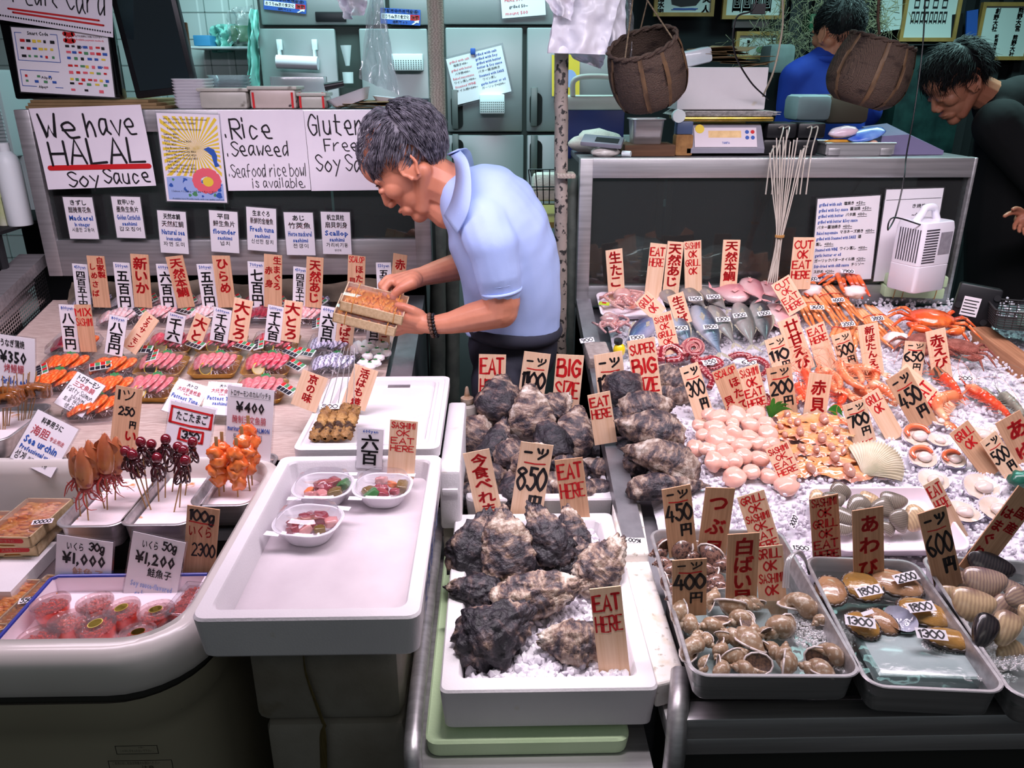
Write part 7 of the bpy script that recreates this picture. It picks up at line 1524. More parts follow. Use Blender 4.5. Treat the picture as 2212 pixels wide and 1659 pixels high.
def hairdo(parent,H,m,n,length,seed,thin=0,back=0,fringe=.02):
    b = MB();rs = random.Random(seed)
    t = MB().ball((-.016,0,.042),(.100,.080,.084),sub=4,fn=lambda d: 1 + .03 * fbm(d,3,seed,3));keep = []
    for f in t.f:
        c = sum((t.v[i] for i in f),V()) / len(f);ok = (c.z > .052 - .4 * max(0,-c.x) - (1.1 * max(0,-c.x - .03)) - (.05 if back else 0)) and not (c.x > .048 and c.z < .085 + thin * .02) and not (thin and c.x > -.03 and abs(c.y) < .06 and c.z > .07)
        if ok: keep.append(f)
    b.add(t.v,keep,0,H)
    for i in range(n):
        while 1:
            d = V((rs.gauss(0,1),rs.gauss(0,1),rs.gauss(0,1))).normalized();p = V((-.016 + .099 * d.x,.079 * d.y,.042 + .083 * d.z))
            if p.z > .045 - 1.1 * max(0,-p.x) - (.05 if back else 0) and not (p.x > .055 and p.z < .08): break
        if thin and p.x > -.02 and p.z > .08 and rs.random() < .86: continue
        g = V((.9 if p.x > -.05 else .1,p.y * 4,-.35 - 5.5 * max(0,abs(p.y) - .045) - (1.4 if p.x < -.05 else 0)));g = (g - d * g.dot(d)).normalized();L = length * rs.uniform(.6,1.25);w_ = V((rs.uniform(-.4,.4),rs.uniform(-.4,.4),rs.uniform(-.3,.3))) * (.45 if thin else 1)
        q = [p - d * .001,p + g * L * .35 + d * (.007 + .004 * thin),p + (g + w_ * .5).normalized() * L * .7 + d * .009,p + (g + w_).normalized() * L + d * (.003 - fringe * .2) + V((0,0,-.3 * L * (p.x > .02)))]
        b.tube([H @ v for v in cr(q,2)],[.0011,.0013,.0012,.0011,.0009,.0006,.0003],3,cap=False)
    return b.build('hair',m,parent,angle=180)
def HM(px,py,Y,pitch,yaw=0,s=1):     # head facing -x, nose down by pitch; yaw turns it towards the camera
    p = on_y(px,py,Y);a = radians(pitch);return Matrix.Translation(p) @ Matrix.Rotation(radians(180 - yaw),4,'Z') @ Matrix.Rotation(a,4,'Y') @ Matrix.Scale(s,4)
YT = 2.12;GS = 1.09
o = lambda x,y,Y=YT: on_y(x,y,Y)
vendor = empty('person','older man in a pale blue polo shirt bending over two small wooden boxes he holds','person',(o(1105,800).x,YT,0))
def V_child(b): b.matrix_parent_inverse = b.parent.matrix_world.inverted();return b
H = HM(884,352,YT,44,4,1.11)
b = MB();head(b,H)
chain(b,[(o(925,385),.062),(o(962,402),.058),(o(1000,425),.062)]);chain(b,[(o(925,430),.035),(o(965,455),.045)])
YN,YF = 1.93,2.24
chain(b,[(o(1078,590,YN),.046),(o(1084,650,YN),.043),(o(1082,672,YN + .0),.040),(o(1020,686,YN + .02),.035),(o(975,697,YN + .03),.027),(o(937,702,YN + .04),.0225),(o(915,698,YN + .05),.024)])
chain(b,[(o(1030,560,YF),.040),(o(985,577,YF - .02),.036),(o(945,588,YF - .08),.030),(o(912,597,YF - .13),.024),(o(895,602,YF - .15),.025)])
# near hand under the boxes: palm, four fingers, thumb
N_ = YN + .06
for q in ((o(905,690,N_ - .01),.021,o(868,684,N_ - .022),.013),(o(907,694,N_),.021,o(868,694,N_ - .008),.013),(o(908,700,N_ + .01),.021,o(872,703,N_ + .006),.012),(o(908,706,N_ + .02),.019,o(878,711,N_ + .018),.011)): cap(b,*q)
F_ = lambda *p: chain(b,p)
F_((o(868,684,N_ - .022),.0115),(o(838,687,N_ - .030),.0098),(o(818,689,N_ - .030),.0088),(o(803,689,N_ - .024),.0078));F_((o(868,694,N_ - .008),.0118),(o(840,702,N_ - .012),.010),(o(822,703,N_ - .004),.009),(o(811,699,N_ + .008),.008))
F_((o(872,703,N_ + .006),.0112),(o(846,712,N_ + .004),.0098),(o(830,713,N_ + .014),.0088),(o(820,708,N_ + .028),.0076));F_((o(878,711,N_ + .018),.010),(o(858,719,N_ + .018),.0086),(o(845,719,N_ + .03),.0078),(o(836,713,N_ + .04),.0068))
F_((o(906,682,N_ - .01),.016),(o(890,671,N_ - .02),.0125),(o(872,663,N_ - .024),.0105),(o(860,660,N_ - .018),.009))
# far hand pinching on top of the box
M_ = YF - .17
for q in ((o(895,600,M_ + .02),.023,o(862,601,M_ + .01),.014),(o(893,604,M_),.023,o(860,607,M_ - .01),.014),(o(890,608,M_ - .015),.021,o(862,613,M_ - .025),.013)): cap(b,*q)
F_((o(862,601,M_ + .012),.0125),(o(838,603,M_),.011),(o(824,616,M_ - .02),.0095),(o(829,634,M_ - .03),.0085));F_((o(860,607,M_ - .01),.0125),(o(840,610,M_ - .02),.0108),(o(829,624,M_ - .035),.0095),(o(835,642,M_ - .045),.0082))
F_((o(862,601,M_ + .03),.0115),(o(845,600,M_ + .02),.010),(o(835,612,M_ + .01),.009),(o(838,626,M_),.008));F_((o(868,600,M_ + .045),.010),(o(855,602,M_ + .04),.009),(o(847,612,M_ + .03),.008),(o(848,622,M_ + .02),.007))
F_((o(888,612,M_ - .03),.017),(o(868,622,M_ - .045),.013),(o(856,632,M_ - .05),.0112),(o(847,643,M_ - .05),.009))
chain(b,[(o(1000,425),.05),(o(1060,490),.06),(o(1078,590,YN),.04)]);chain(b,[(o(1060,490),.05),(o(1030,560,YF),.038)])
V_child(remesh(b,.0026,'body',SKIN,vendor,sm=3))
V_child(hairdo(vendor,H,HAIRG,3200,.048,4,thin=1,fringe=.04))
b = MB()
for s in (1,-1): b.tube([H @ V((.088 - abs(k) * .0018,s * (.031 + k * .0045),.0135 + .0006 * k * s * 0 + .002 - .0006 * k * k * .3)) for k in range(-3,4)],.0022,5);b.tube([H @ V((.0945 - abs(k) * .0016,s * (.031 + k * .004),-.003 - .0004 * k * k)) for k in range(-3,4)],.0009,5)
b.tube([H @ V((.1005 - .0014 * k * k,.006 * k,-.0675)) for k in range(-3,4)],.0011,5)
V_child(b.build('brows_and_lashes',mat('brow_hair','2f2623',rough=.6),vendor))
# polo shirt
rings = [];spn = [(972,385,34,.060),(990,405,58,.10),(1015,425,84,.155),(1048,455,102,.19),(1082,510,110,.20),(1100,575,109,.18),(1108,640,108,.16),(1107,712,107,.148)]
cen = cr([o(x,y) for x,y,_,_ in spn],3);hw = cr([V((h,w_,0)) for _,_,h,w_ in spn],3);kx = mpp(o(1080,520))
for i,c in enumerate(cen):
    t = (cen[min(i + 1,len(cen) - 1)] - cen[max(i - 1,0)]).normalized();nn = V((t.z,0,-t.x)) ;rings.append([c + nn * cos(a) * hw[i].x * kx + V((0,1,0)) * (abs(sin(a)) ** .85 * (1 if sin(a) > 0 else -1)) * hw[i].y + V((0,0,0)) for a in (2 * pi * j / 28 for j in range(28))])
b = MB();loft(b,rings)
chain(b,[(o(1042,478,YN + .04),.062),(o(1062,530,YN),.062),(o(1076,590,YN - .005),.056),(o(1081,622,YN),.050)]);chain(b,[(o(1030,480,YF - .02),.06),(o(1020,560,YF),.052)])
sh_ = remesh(b,.006,'polo_shirt',SHIRT,vendor,sm=4)
for q in sh_.data.vertices:           # soft folds
    c = q.co;d = c - o(1085,540);q.co += q.normal * (.0035 * sin((d.x * 60 - d.z * 34) + 3 * nz(c,6)) * nz(c,7,3) * 1.6 + .006 * nz(c,9,1))
V_child(sh_)
b = MB();cu = [o(1043,641,YN - .03),o(1120,622,YN - .03)];c = (cu[0] + cu[1]) / 2 + V((0,.03,0));ax = (o(1081,622,YN) - o(1076,590,YN)).normalized()
X = frame(o(1083,628,YN),V((0,1,0)),ax * -1);b.tube([X @ V((.0535 * cos(a),.050 * sin(a),0)) for a in (2 * pi * k / 28 for k in range(29))],.004,6);b.tube([X @ V((.0545 * cos(a),.0515 * sin(a),.022)) for a in (2 * pi * k / 28 for k in range(29))],.0012,4)
V_child(b.build('sleeve_hem',SHIRT,vendor,angle=180))
b = MB();inn = cr([o(968,333,YT + .02),o(980,345,YT - .06),o(984,385,YT - .10),o(975,430,YT - .12),o(958,466,YT - .13)],5);out = cr([o(992,322,YT + .02),o(1008,345,YT - .13),o(1016,400,YT - .19),o(1010,455,YT - .215),o(986,505,YT - .20)],5);n_ = len(inn)
b.add(inn + out,[(i,i + 1,n_ + i + 1,n_ + i) for i in range(n_ - 1)]);i2 = [V((p.x,2 * YT - p.y,p.z)) for p in inn];o2 = [V((p.x,2 * YT - p.y,p.z)) for p in out];b.add(i2 + o2,[(i,i + 1,n_ + i + 1,n_ + i) for i in range(n_ - 1)])
cl = V_child(b.build('collar',SHIRT,vendor,angle=180));md = cl.modifiers.new('s','SOLIDIFY');md.thickness = .004
# trousers, shoes
b = MB();wz = o(1108,700)
X = lambda x,y,z: (wz.x + x,YT + y,z)
b.ball(X(0,0,wz.z - .06),(.128,.145,.14));[chain(b,[(X(-.02,s * .085,wz.z - .14),.092),(X(-.03,s * .09,.52),.072),(X(.0,s * .09,.10),.052)]) for s in (1,-1)]
V_child(remesh(b,.010,'trousers',NAVY,vendor,sm=3))
b = MB();b.tube([(wz.x + .126 * cos(a),YT + .15 * sin(a),wz.z - .005 - .008 * cos(a)) for a in (2 * pi * k / 40 for k in range(41))],.014,8,flat=1.4);V_child(b.build('waistband',NAVY,vendor,angle=180))
b = MB();[b.ball(X(-.06,s * .09,.045),(.13,.05,.045)) for s in (1,-1)];V_child(b.build('rubber_boots',BLACK,vendor,angle=180))
for k,(x,m_,r_) in enumerate(((932,mat('wood_bead','4a3228','6b4a38',s=40,rough=.3),.0042),(940,mat('dark_bead','17171c',rough=.2),.0036))):
    b = MB();c = o(x,703,YN + .04);ax = (o(975,697,YN + .03) - o(937,702,YN + .04)).normalized();X_ = frame(c,V((0,1,0)),ax);[b.ball(X_ @ V((0.0285 * cos(a),.0288 * sin(a),0)),r_ * 1.35,sub=2) for a in (2 * pi * j / 20 for j in range(20))]
    V_child(b.build('bead_bracelet',m_,vendor,angle=180))
# the two boxes he holds
yv = V((cos(radians(15)),0,-sin(radians(15))));zv = V((.25,-.34,.92));zv = (zv - yv * zv.dot(yv)).normalized();xv = yv.cross(zv)
for lb,px,py in (('lower wooden box held in the vendor\'s hands',793,689),('upper wooden box of orange sea urchin with rubber bands, held by the vendor',808,664)):
    p = o(px,py,1.99);M4 = Matrix.Identity(4)
    for i in range(3): M4[i][0],M4[i][1],M4[i][2],M4[i][3] = xv[i],yv[i],zv[i],p[i]
    r = urchin_box(lb,M4,.092,.163,.028,0,n=60);b = MB()
    for y in (-.05,.058): b.tube([(x,y,z) for x,z in ((-.0468,-.0005),(-.0468,.0308),(.0468,.0308),(.0468,-.0005),(-.0468,-.0005))],.0011,5)
    b.build('rubber_band',mat('orange_band','c98a3c'),r)

GS = 1
# man in the royal blue polo, seen from behind
ROYAL = mat('royal_blue_polo','12308f','173aa3',s=6,rough=.8)
o3 = lambda x,y,Y=3.35: on_y(x,y,Y)
pr = empty('person','dark-haired man in a royal blue polo shirt seen from behind by the shelves','person',(o3(1780,300).x,3.35,0))
H = Matrix.Translation(o3(1808,72)) @ Matrix.Rotation(radians(110),4,'Z') @ Matrix.Rotation(radians(8),4,'Y') @ Matrix.Scale(1.0,4)
b = MB();head(b,H);chain(b,[(o3(1800,90),.058),(o3(1790,150),.062)]);g_ = o3(1715,265);chain(b,[(o3(1712,235),.045),(o3(1700,300),.04),(o3(1760,340,3.25),.03),(o3(1800,330,3.15),.03)]);V_child(remesh(b,.004,'body',SKIN,pr,sm=3));V_child(hairdo(pr,H,HAIRB,1300,.03,9,back=1))
b = MB();c = o3(1775,230);b.ball((c.x,3.35,c.z - .16),(.19,.13,.40));chain(b,[(o3(1735,165),.075),(o3(1775,145),.07),(o3(1855,160),.075)]);chain(b,[(o3(1722,172),.072),(o3(1712,232),.066)]);chain(b,[(o3(1860,172),.072),(o3(1870,240),.066)]);b.ball((c.x,3.35,c.z - .5),(.16,.12,.3));V_child(remesh(b,.009,'polo_shirt',ROYAL,pr,sm=4))
b = MB();q = o3(1790,128);b.tube([(q.x + .07 * cos(a),3.35 + .066 * sin(a),q.z + .003 * sin(a)) for a in (2 * pi * k / 24 for k in range(25))],.016,8);V_child(b.build('collar',ROYAL,pr,angle=180))
b = MB();[chain(b,[((c.x + s * .09,3.35,c.z - .6),.095),((c.x + s * .09,3.35,.45),.07),((c.x + s * .09,3.35,.08),.05)]) for s in (1,-1)];V_child(remesh(b,.012,'trousers',NAVY,pr,sm=2))
# young man in black, head bent down
TEE = mat('black_tshirt','08080b','0d0d11',s=6,rough=.9)
o4 = lambda x,y,Y=3.02: on_y(x,y,Y)
pr = empty('person','young man with thick black hair in a black t-shirt bowing his head at the right','person',(o4(2160,500).x,3.02,0))
H = HM(2068,178,3.02,40,0,1.06)
b = MB();head(b,H);chain(b,[(o4(2100,190),.058),(o4(2150,215),.06)]);b_ = [(2215,470),(2196,462),(2180,457),(2171,460)]
Yh = 2.66;chain(b,[(o4(2150,215),.06),(o4(2190,300,2.95),.05),(o4(2260,420,2.8),.04),(o4(2300,500,Yh),.035)]);chain(b,[(o4(2300,500,Yh),.035),(o4(2240,480,Yh),.030),(o4(2210,475,Yh),.028)])
for q in ([(2208,462),(2190,459),(2178,462),(2170,467)],[(2208,472),(2198,477),(2192,486),(2191,494)],[(2214,478),(2205,486),(2201,494),(2202,500)],[(2220,482),(2214,492),(2212,500),(2213,505)],[(2212,460),(2202,452),(2194,450),(2188,452)]): chain(b,[(o4(*p,Yh - .01 * k),.0095 - .0009 * i) for k,(i,p) in enumerate(enumerate(q))])
V_child(remesh(b,.0034,'body',SKIN,pr,sm=3));V_child(hairdo(pr,H,HAIRB,2600,.06,12,fringe=.03))
b = MB();c = o4(2200,420);chain(b,[(o4(2155,225),.085),(o4(2200,300),.15),(o4(2190,480),.17),(o4(2180,640),.16)]);chain(b,[(o4(2200,230),.11),(o4(2290,330),.12)]);chain(b,[(o4(2160,270,2.9),.09),(o4(2260,400,2.8),.07),(o4(2300,490,2.7),.06)]);V_child(remesh(b,.010,'tshirt',TEE,pr,sm=4))
b = MB();c = o4(2180,640);[chain(b,[((c.x + .02,3.02 + s * .09,c.z),.10),((c.x,3.02 + s * .09,.5),.075),((c.x,3.02 + s * .09,.08),.05)]) for s in (1,-1)];V_child(remesh(b,.012,'trousers',NAVY,pr,sm=2))
# ================================================================ behind the counters
def bx(name,lb,cat,x0,y0,x1,y1,Y,dep,m,zb=None,bev=.003,parent=None,group=None,rz=0):
    a,c = on_y(x0,y0,Y),on_y(x1,y1,Y);w_,z1,z0 = c.x - a.x,a.z,(c.z if zb is None else zb)
    b = MB().box((-w_ / 2,0,0),(w_ / 2,dep,z1 - z0),bev=bev);o_ = b.build(name,m,parent,X=T(((a.x + c.x) / 2,Y,z0),(0,0,rz)))
    if not parent: tag(o_,lb,cat,group)
    return o_
SEAL = mat('door_seal','3d4542',rough=.7);HND = mat('fridge_handle','6f7876',rough=.4,metal=.5)
def fridge(lb,x0,x1,ztop,doors,handles,Y=3.3):
    a,c = on_y(x0,0,Y),on_y(x1,0,Y);r = empty('refrigerator',lb,'refrigerator',(a.x,Y,0));K = lambda o_: V_child(o_)
    K(MB().box((a.x,Y + .03,.05),(c.x,Y + .75,ztop),bev=.004).build('cabinet',FRIDGE,r));K(MB().box((a.x + .004,Y + .005,.06),(c.x - .004,Y + .029,ztop - .01)).build('door_seal',SEAL,r))
    for i,(u0,v0,u1,v1,hx) in enumerate(doors):
        p,q = on_y(u0,v0,Y),on_y(u1,v1,Y);d = K(MB().box((p.x,Y - .02,max(q.z,.08)),(q.x,Y + .004,p.z),bev=.006).build('door' if hx is not None else 'top_panel',FRIDGE,r))
        if hx:
            e,f = on_y(hx[0],hx[1],Y),on_y(hx[2],hx[3],Y);w_ = (f.x - e.x);h_ = e.z - f.z;c_ = V(((e.x + f.x) / 2,Y - .021,(e.z + f.z) / 2))
            b = MB();b.prism(rrect(w_,h_,w_ * .48,6),0,.0012,1,Matrix.Translation(c_) @ Matrix.Rotation(radians(90),4,'X'));b.box((c_.x - w_ * .42,Y - .033,f.z + .0),(c_.x + w_ * .1,Y - .0225,e.z + .02),0,bev=.003);h = b.build('handle',[HND,GAP],d);h.matrix_parent_inverse = (r.matrix_world @ d.matrix_local if False else d.matrix_world).inverted();h.matrix_parent_inverse = r.matrix_world.inverted() @ Matrix.Identity(4);h.matrix_parent_inverse = Matrix.Identity(4) if d.matrix_basis == Matrix.Identity(4) else h.matrix_parent_inverse
    return r
fridge('steel refrigerator with paper towel roll and blue stickers, left of the taped pipe',552,946,2.02,[(556,-60,836,55,None),(558,62,772,700,None),(776,62,946,700,None),(838,-60,948,55,None)],[])
fridge('steel refrigerator with four doors, in the gap right of the taped pipe',950,1330,2.02,[(956,-60,1330,54,None),(962,60,1128,284,(974,205,1001,278)),(1138,60,1330,284,(1144,200,1170,272)),(962,291,1128,900,(976,300,1003,380)),(1138,291,1330,900,(1144,302,1170,378))],[])
bx('control_panel','dark oval control display on the left refrigerator','display',680,25,748,47,3.272,.008,BLACK)
FD = 3.277
def stick(lb,x0,y0,x1,y1,spec,Y=FD,m=None,base=None):
    board('sticker',lb,'sticker',m or BLUE,(x0 + x1) / 2,y0,(x0 + x1) / 2,y1,x1 - x0,spec,Y=Y,lean=0,th=.001)
WI = 'bg'
def blue_sticker(lb,x0,y0,x1,y1):
    def ex(mb,w,h):
        mb.add([(-w * .48,-.0009,h * .30),(w * .24,-.0009,h * .30),(w * .24,-.0009,h * .66),(-w * .48,-.0009,h * .66)],[(0,1,2,3)],10);mb.add([(w * .25,-.0009,h * .30),(w * .48,-.0009,h * .30),(w * .48,-.0009,h * .66),(w * .25,-.0009,h * .66)],[(0,1,2,3)],1)
        for t,a,b_,c,d,m_ in (('京都市中央市場厳選!',-.45,.72,.45,.95,10),('おうちde京の食文化',-.46,.36,.22,.6,2),('検索',.27,.36,.46,.6,10),('通販サイト',-.2,.06,.2,.24,10)): font(mb,t,a * w,b_ * h,c * w,d * h,m_,.02,yoff=-.0014)
        mb.add([(w * (.28 + x * .1),-.0017,h * (.05 + y * .1)) for x,y in ((0,0),(.9,1.6),(.6,2.2),(1.9,2.9),(1.8,.9),(1.3,1.3),(.4,-.3))],[tuple(range(7))],10)
    o_ = board('sticker',lb,'sticker',BLUE,(x0 + x1) / 2,y0,(x0 + x1) / 2,y1,x1 - x0,'',Y=3.275,lean=0,th=.001,extra=ex);o_.data.materials.append(CARD)
    for p in o_.data.polygons:
        if p.material_index == 10: p.material_index = len(o_.data.materials) - 1
blue_sticker('blue web address sticker at the top of the left refrigerator',570,-4,661,25);blue_sticker('blue web address sticker behind the hanging film',822,19,908,53)
card(1023,113,1046,212,122,'BF|grilled with salt|.5 .04 .9 .09;BF|grilled with Soy|.5 .13 .9 .18;BF|grilled with butter|.5 .22 .95 .27;BF|butter & Soy sauce|.5 .31 .95 .36;Kf|バター醤油焼き|.5 .4 .9 .45;BF|Steamed with SAKE|.5 .49 .95 .54;Kf|ワイン蒸し|.5 .58 .85 .63;BF|garlic butter or oil|.5 .67 .95 .72;Kf|ガーリック+200~|.5 .76 .93 .81;Pf|grilled with salt|.04 .06 .4 .11;Kf|塩焼き+50~|.04 .15 .42 .2;Pf|grilled with butter|.04 .24 .42 .29;Kf|バタ焼+100~|.04 .33 .42 .38;Pf|Baked mayonnaise|.04 .42 .42 .47;Kf|ワイン蒸し+100~|.04 .51 .44 .56;Pf|Steamed WINE|.04 .6 .42 .65;Kf|オイル焼+200~|.04 .69 .44 .74','two-page price sheet held by a blue magnet on the refrigerator',Y=3.27,lean=0)
bx('magnet','dark blue round magnet on the price sheet','magnet',1016,104,1027,118,3.262,.008,BLUE)
card(1128,-25,1132,36,95,'Pf|HERE 500|.08 .3 .5 .42;Kf|grilled 50~|.08 .55 .7 .66;Pf|mount 500|.08 .78 .6 .9','white price sheet at the top of the right-hand refrigerator',Y=3.27,lean=0)
def yel(mb,w,h):
    mb.add([(-w / 2,-.002,0),(w / 2,-.002,0),(w / 2,-.002,h),(-w / 2,-.002,h)],[(0,1,2,3)],9);mb.add([(w * .15 + w * .25 * cos(a),-.0025,h * .42 + w * .3 * sin(a)) for a in (k * pi / 8 for k in range(16))],[tuple(range(16))],6);mb.add([(-w * .3 + w * .12 * cos(a),-.0025,h * .4 + w * .12 * sin(a)) for a in (k * pi / 6 for k in range(12))],[tuple(range(12))],4)
card(1222,118,1222,207,60,'Kf|your|.55 .2 .9 .26','yellow leaflet behind the speckled pipe',extra=yel,Y=3.26,lean=0)
PW = mat('cool_white_plastic','dfe8ea',rough=.4)
r = empty('towel_holder','white magnetic holder with a paper towel roll on the refrigerator','towel holder',o3(640,130,3.25));b = MB();p,q = on_y(598,133,3.24),on_y(687,137,3.24);b.tube([p,q],.024,20);V_child(b.build('paper_roll',PAPER,r))
for x in (603,679):
    b = MB();e = on_y(x,85,3.27);f = on_y(x,135,3.25);b.box((e.x - .010,3.262,on_y(x,108,3.27).z),(e.x + .010,3.275,e.z),bev=.002).box((e.x - .004,3.245,f.z),(e.x + .004,3.27,on_y(x,108,3.27).z));V_child(b.build('bracket',PW,r))
b = MB();p,q = on_y(747,98,3.255),on_y(751,142,3.255);b.tube([q,p],[.008,.021],18);tag(b.build('plastic_cone',PW),'white tapered cup holder on the refrigerator door','cup holder')
b = MB();p = on_y(752,168,3.262);b.tube([p - V((0,0,.02)),p + V((0,0,.02))],[.019,.021],18);tag(b.build('plastic_cup',PW),'small white cup below the tapered holder','cup')
def hbasket(lb,x0,y0,x1,y1,m=PW):
    a,c = on_y(x0,y0,3.23),on_y(x1,y1,3.23);b = MB();b.box((a.x,3.23,c.z),(c.x,3.281,a.z),bev=.004,m=0);n1,n2 = 12,5
    for i in range(n1):
        for j in range(n2): x = a.x + (c.x - a.x) * (i + .7) / (n1 + .4);z = c.z + (a.z - c.z) * (.12 + .6 * j / n2);b.box((x - .0018,3.2294,z - .0018),(x + .0018,3.2305,z + .0018),1)
    tag(b.build('magnetic_basket',[m,SEAL]),lb,'basket')
hbasket('white magnetic basket under the hanging film',845,116,914,153);hbasket('white magnetic basket at the lower corner of the price sheet',1036,204,1090,246)
# pipes
WRAP = mat('taped_wrap','9c8f84','b3a698',s=30,st=(1,1,6),tex='wave',dist=8,rough=.45,bump=.8,bs=50);WRAPD = mat('grimy_wrap','a79a90','8f857c',s=20,rough=.6,c3='2f2d2c',s3=60,lo3=.55,hi3=.6,bump=.5,bs=60)
def pipe(lb,x,y0,x2,y1,Y,r,m,seg=14):
    a,c = on_y(x,y0,Y),on_y(x2,y1,Y);b = MB();P = [a.lerp(c,i / seg) + V((.004 * nz((i * .9,x,0)),0,0)) for i in range(seg + 1)];b.tube(P,[r * (1 + .06 * nz((i * 1.7,3,x))) for i in range(seg + 1)],14);tag(b.build('insulated_pipe',m,angle=180),lb,'pipe')
pipe('beige taped pipe rising beside the refrigerators behind the vendor',938,-60,950,400,2.75,.026,WRAP);pipe('grey-green insulated pipe under the vendor\'s chest, left one',946,380,945,1000,2.62,.028,mat('grey_wrap','59605a','6d746c',s=24,rough=.6,bump=.6,bs=40));pipe('grey-green insulated pipe under the vendor\'s chest, right one',976,380,978,1000,2.66,.026,mat('grey_wrap'))
pipe('pale speckled pipe left of the right display case',1213,60,1210,900,2.40,.020,WRAPD,30);pipe('dark insulated pipe touching the right display case',1235,380,1236,900,2.46,.018,mat('grey_wrap'))
b = MB();a = on_y(1203,381,2.37);c = on_y(1243,381,2.37);b.box((a.x,2.36,a.z - .006),(c.x,2.43,a.z + .008),bev=.003);tag(b.build('pipe_clamp',WRAP),'grey strap clamp around the two right pipes','clamp')
# hanging bags and film
def sheet(name,lb,pts,Y,m,fold=.012,n=26,dep=.03,cat='bag',lay=1):
    """hanging thin plastic: a quad given by top-left, top-right, bottom-right, bottom-left"""
    q = [on_y(x,y,Y) for x,y in pts];b = MB()
    for k in range(lay): b.grid(lambda u,v: q[0].lerp(q[1],u).lerp(q[3].lerp(q[2],u),v) + V((.004 * nz((v * 5,k,u * 3)),k * dep + fold * sin(u * 9 + k * 2) * (.4 + v) + fold * 1.4 * fbm((u * 4,v * 3,k),1,1,3),0)),n,n)
    return tag(b.build(name,m,angle=180),lb,cat)
BAGW = mat('white_bag_plastic','f4f2fa','eae8f2',s=5,rough=.35,coat=.2,bump=.4,bs=20)
sheet('plastic_bag','large white plastic bag hanging by the speckled pipe',[(1205,-20),(1345,-20),(1308,118),(1184,114)],2.30,BAGW,lay=2);sheet('plastic_bag','white plastic bag hanging right of the large one',[(1280,-20),(1352,-20),(1352,106),(1290,114)],2.34,BAGW);sheet('plastic_bag','folded grey-white bag peeping out below the large white bag',[(1215,100),(1312,106),(1300,150),(1240,128)],2.37,BAGW)
sheet('plastic_bag','small crumpled bag with green print at the top of the white bags',[(1160,-30),(1245,-30),(1235,45),(1195,28)],2.27,BAGW);sheet('plastic_film','glossy clear film hanging beside the white bags',[(1348,-20),(1367,-20),(1372,125),(1352,125)],2.36,FILMB,cat='plastic film')
sheet('plastic_film','tall clear film sleeve hanging in front of the refrigerator',[(800,-20),(822,-20),(862,205),(776,170)],2.6,FILMB,cat='plastic film',lay=2);sheet('plastic_bag','white frilly bag tied above the refrigerator',[(722,-20),(800,-20),(785,30),(745,42)],2.58,BAGW,fold=.03)
CYAN = mat('cyan_bag','93d8cc','7cc8bc',s=6,rough=.35,coat=.3,bump=.5,bs=25)
sheet('plastic_bag','pale cyan bag hanging on the tiled wall',[(452,55),(510,50),(500,112),(462,114)],3.5,CYAN,fold=.03,lay=2);sheet('plastic_bag','long pale cyan bag hanging left of the refrigerator',[(538,20),(556,20),(558,190),(534,190)],3.25,CYAN,fold=.03);sheet('plastic_bag','clear bag with green basket inside on the tiled wall',[(490,20),(545,10),(545,95),(495,95)],3.35,FILMB,fold=.03);bx('green_basket','small green basket on the tiled wall','basket',497,55,541,90,3.42,.1,GREENP)
bx('wall_shelf','white shelf on the tiled wall with a blue box on it','shelf',410,100,556,106,3.38,.17,PW);bx('glove_box','blue and white box of gloves on the tiled wall shelf','box',416,76,455,99,3.42,.08,mat('sky_blue_card','3f8fc0',rough=.5))
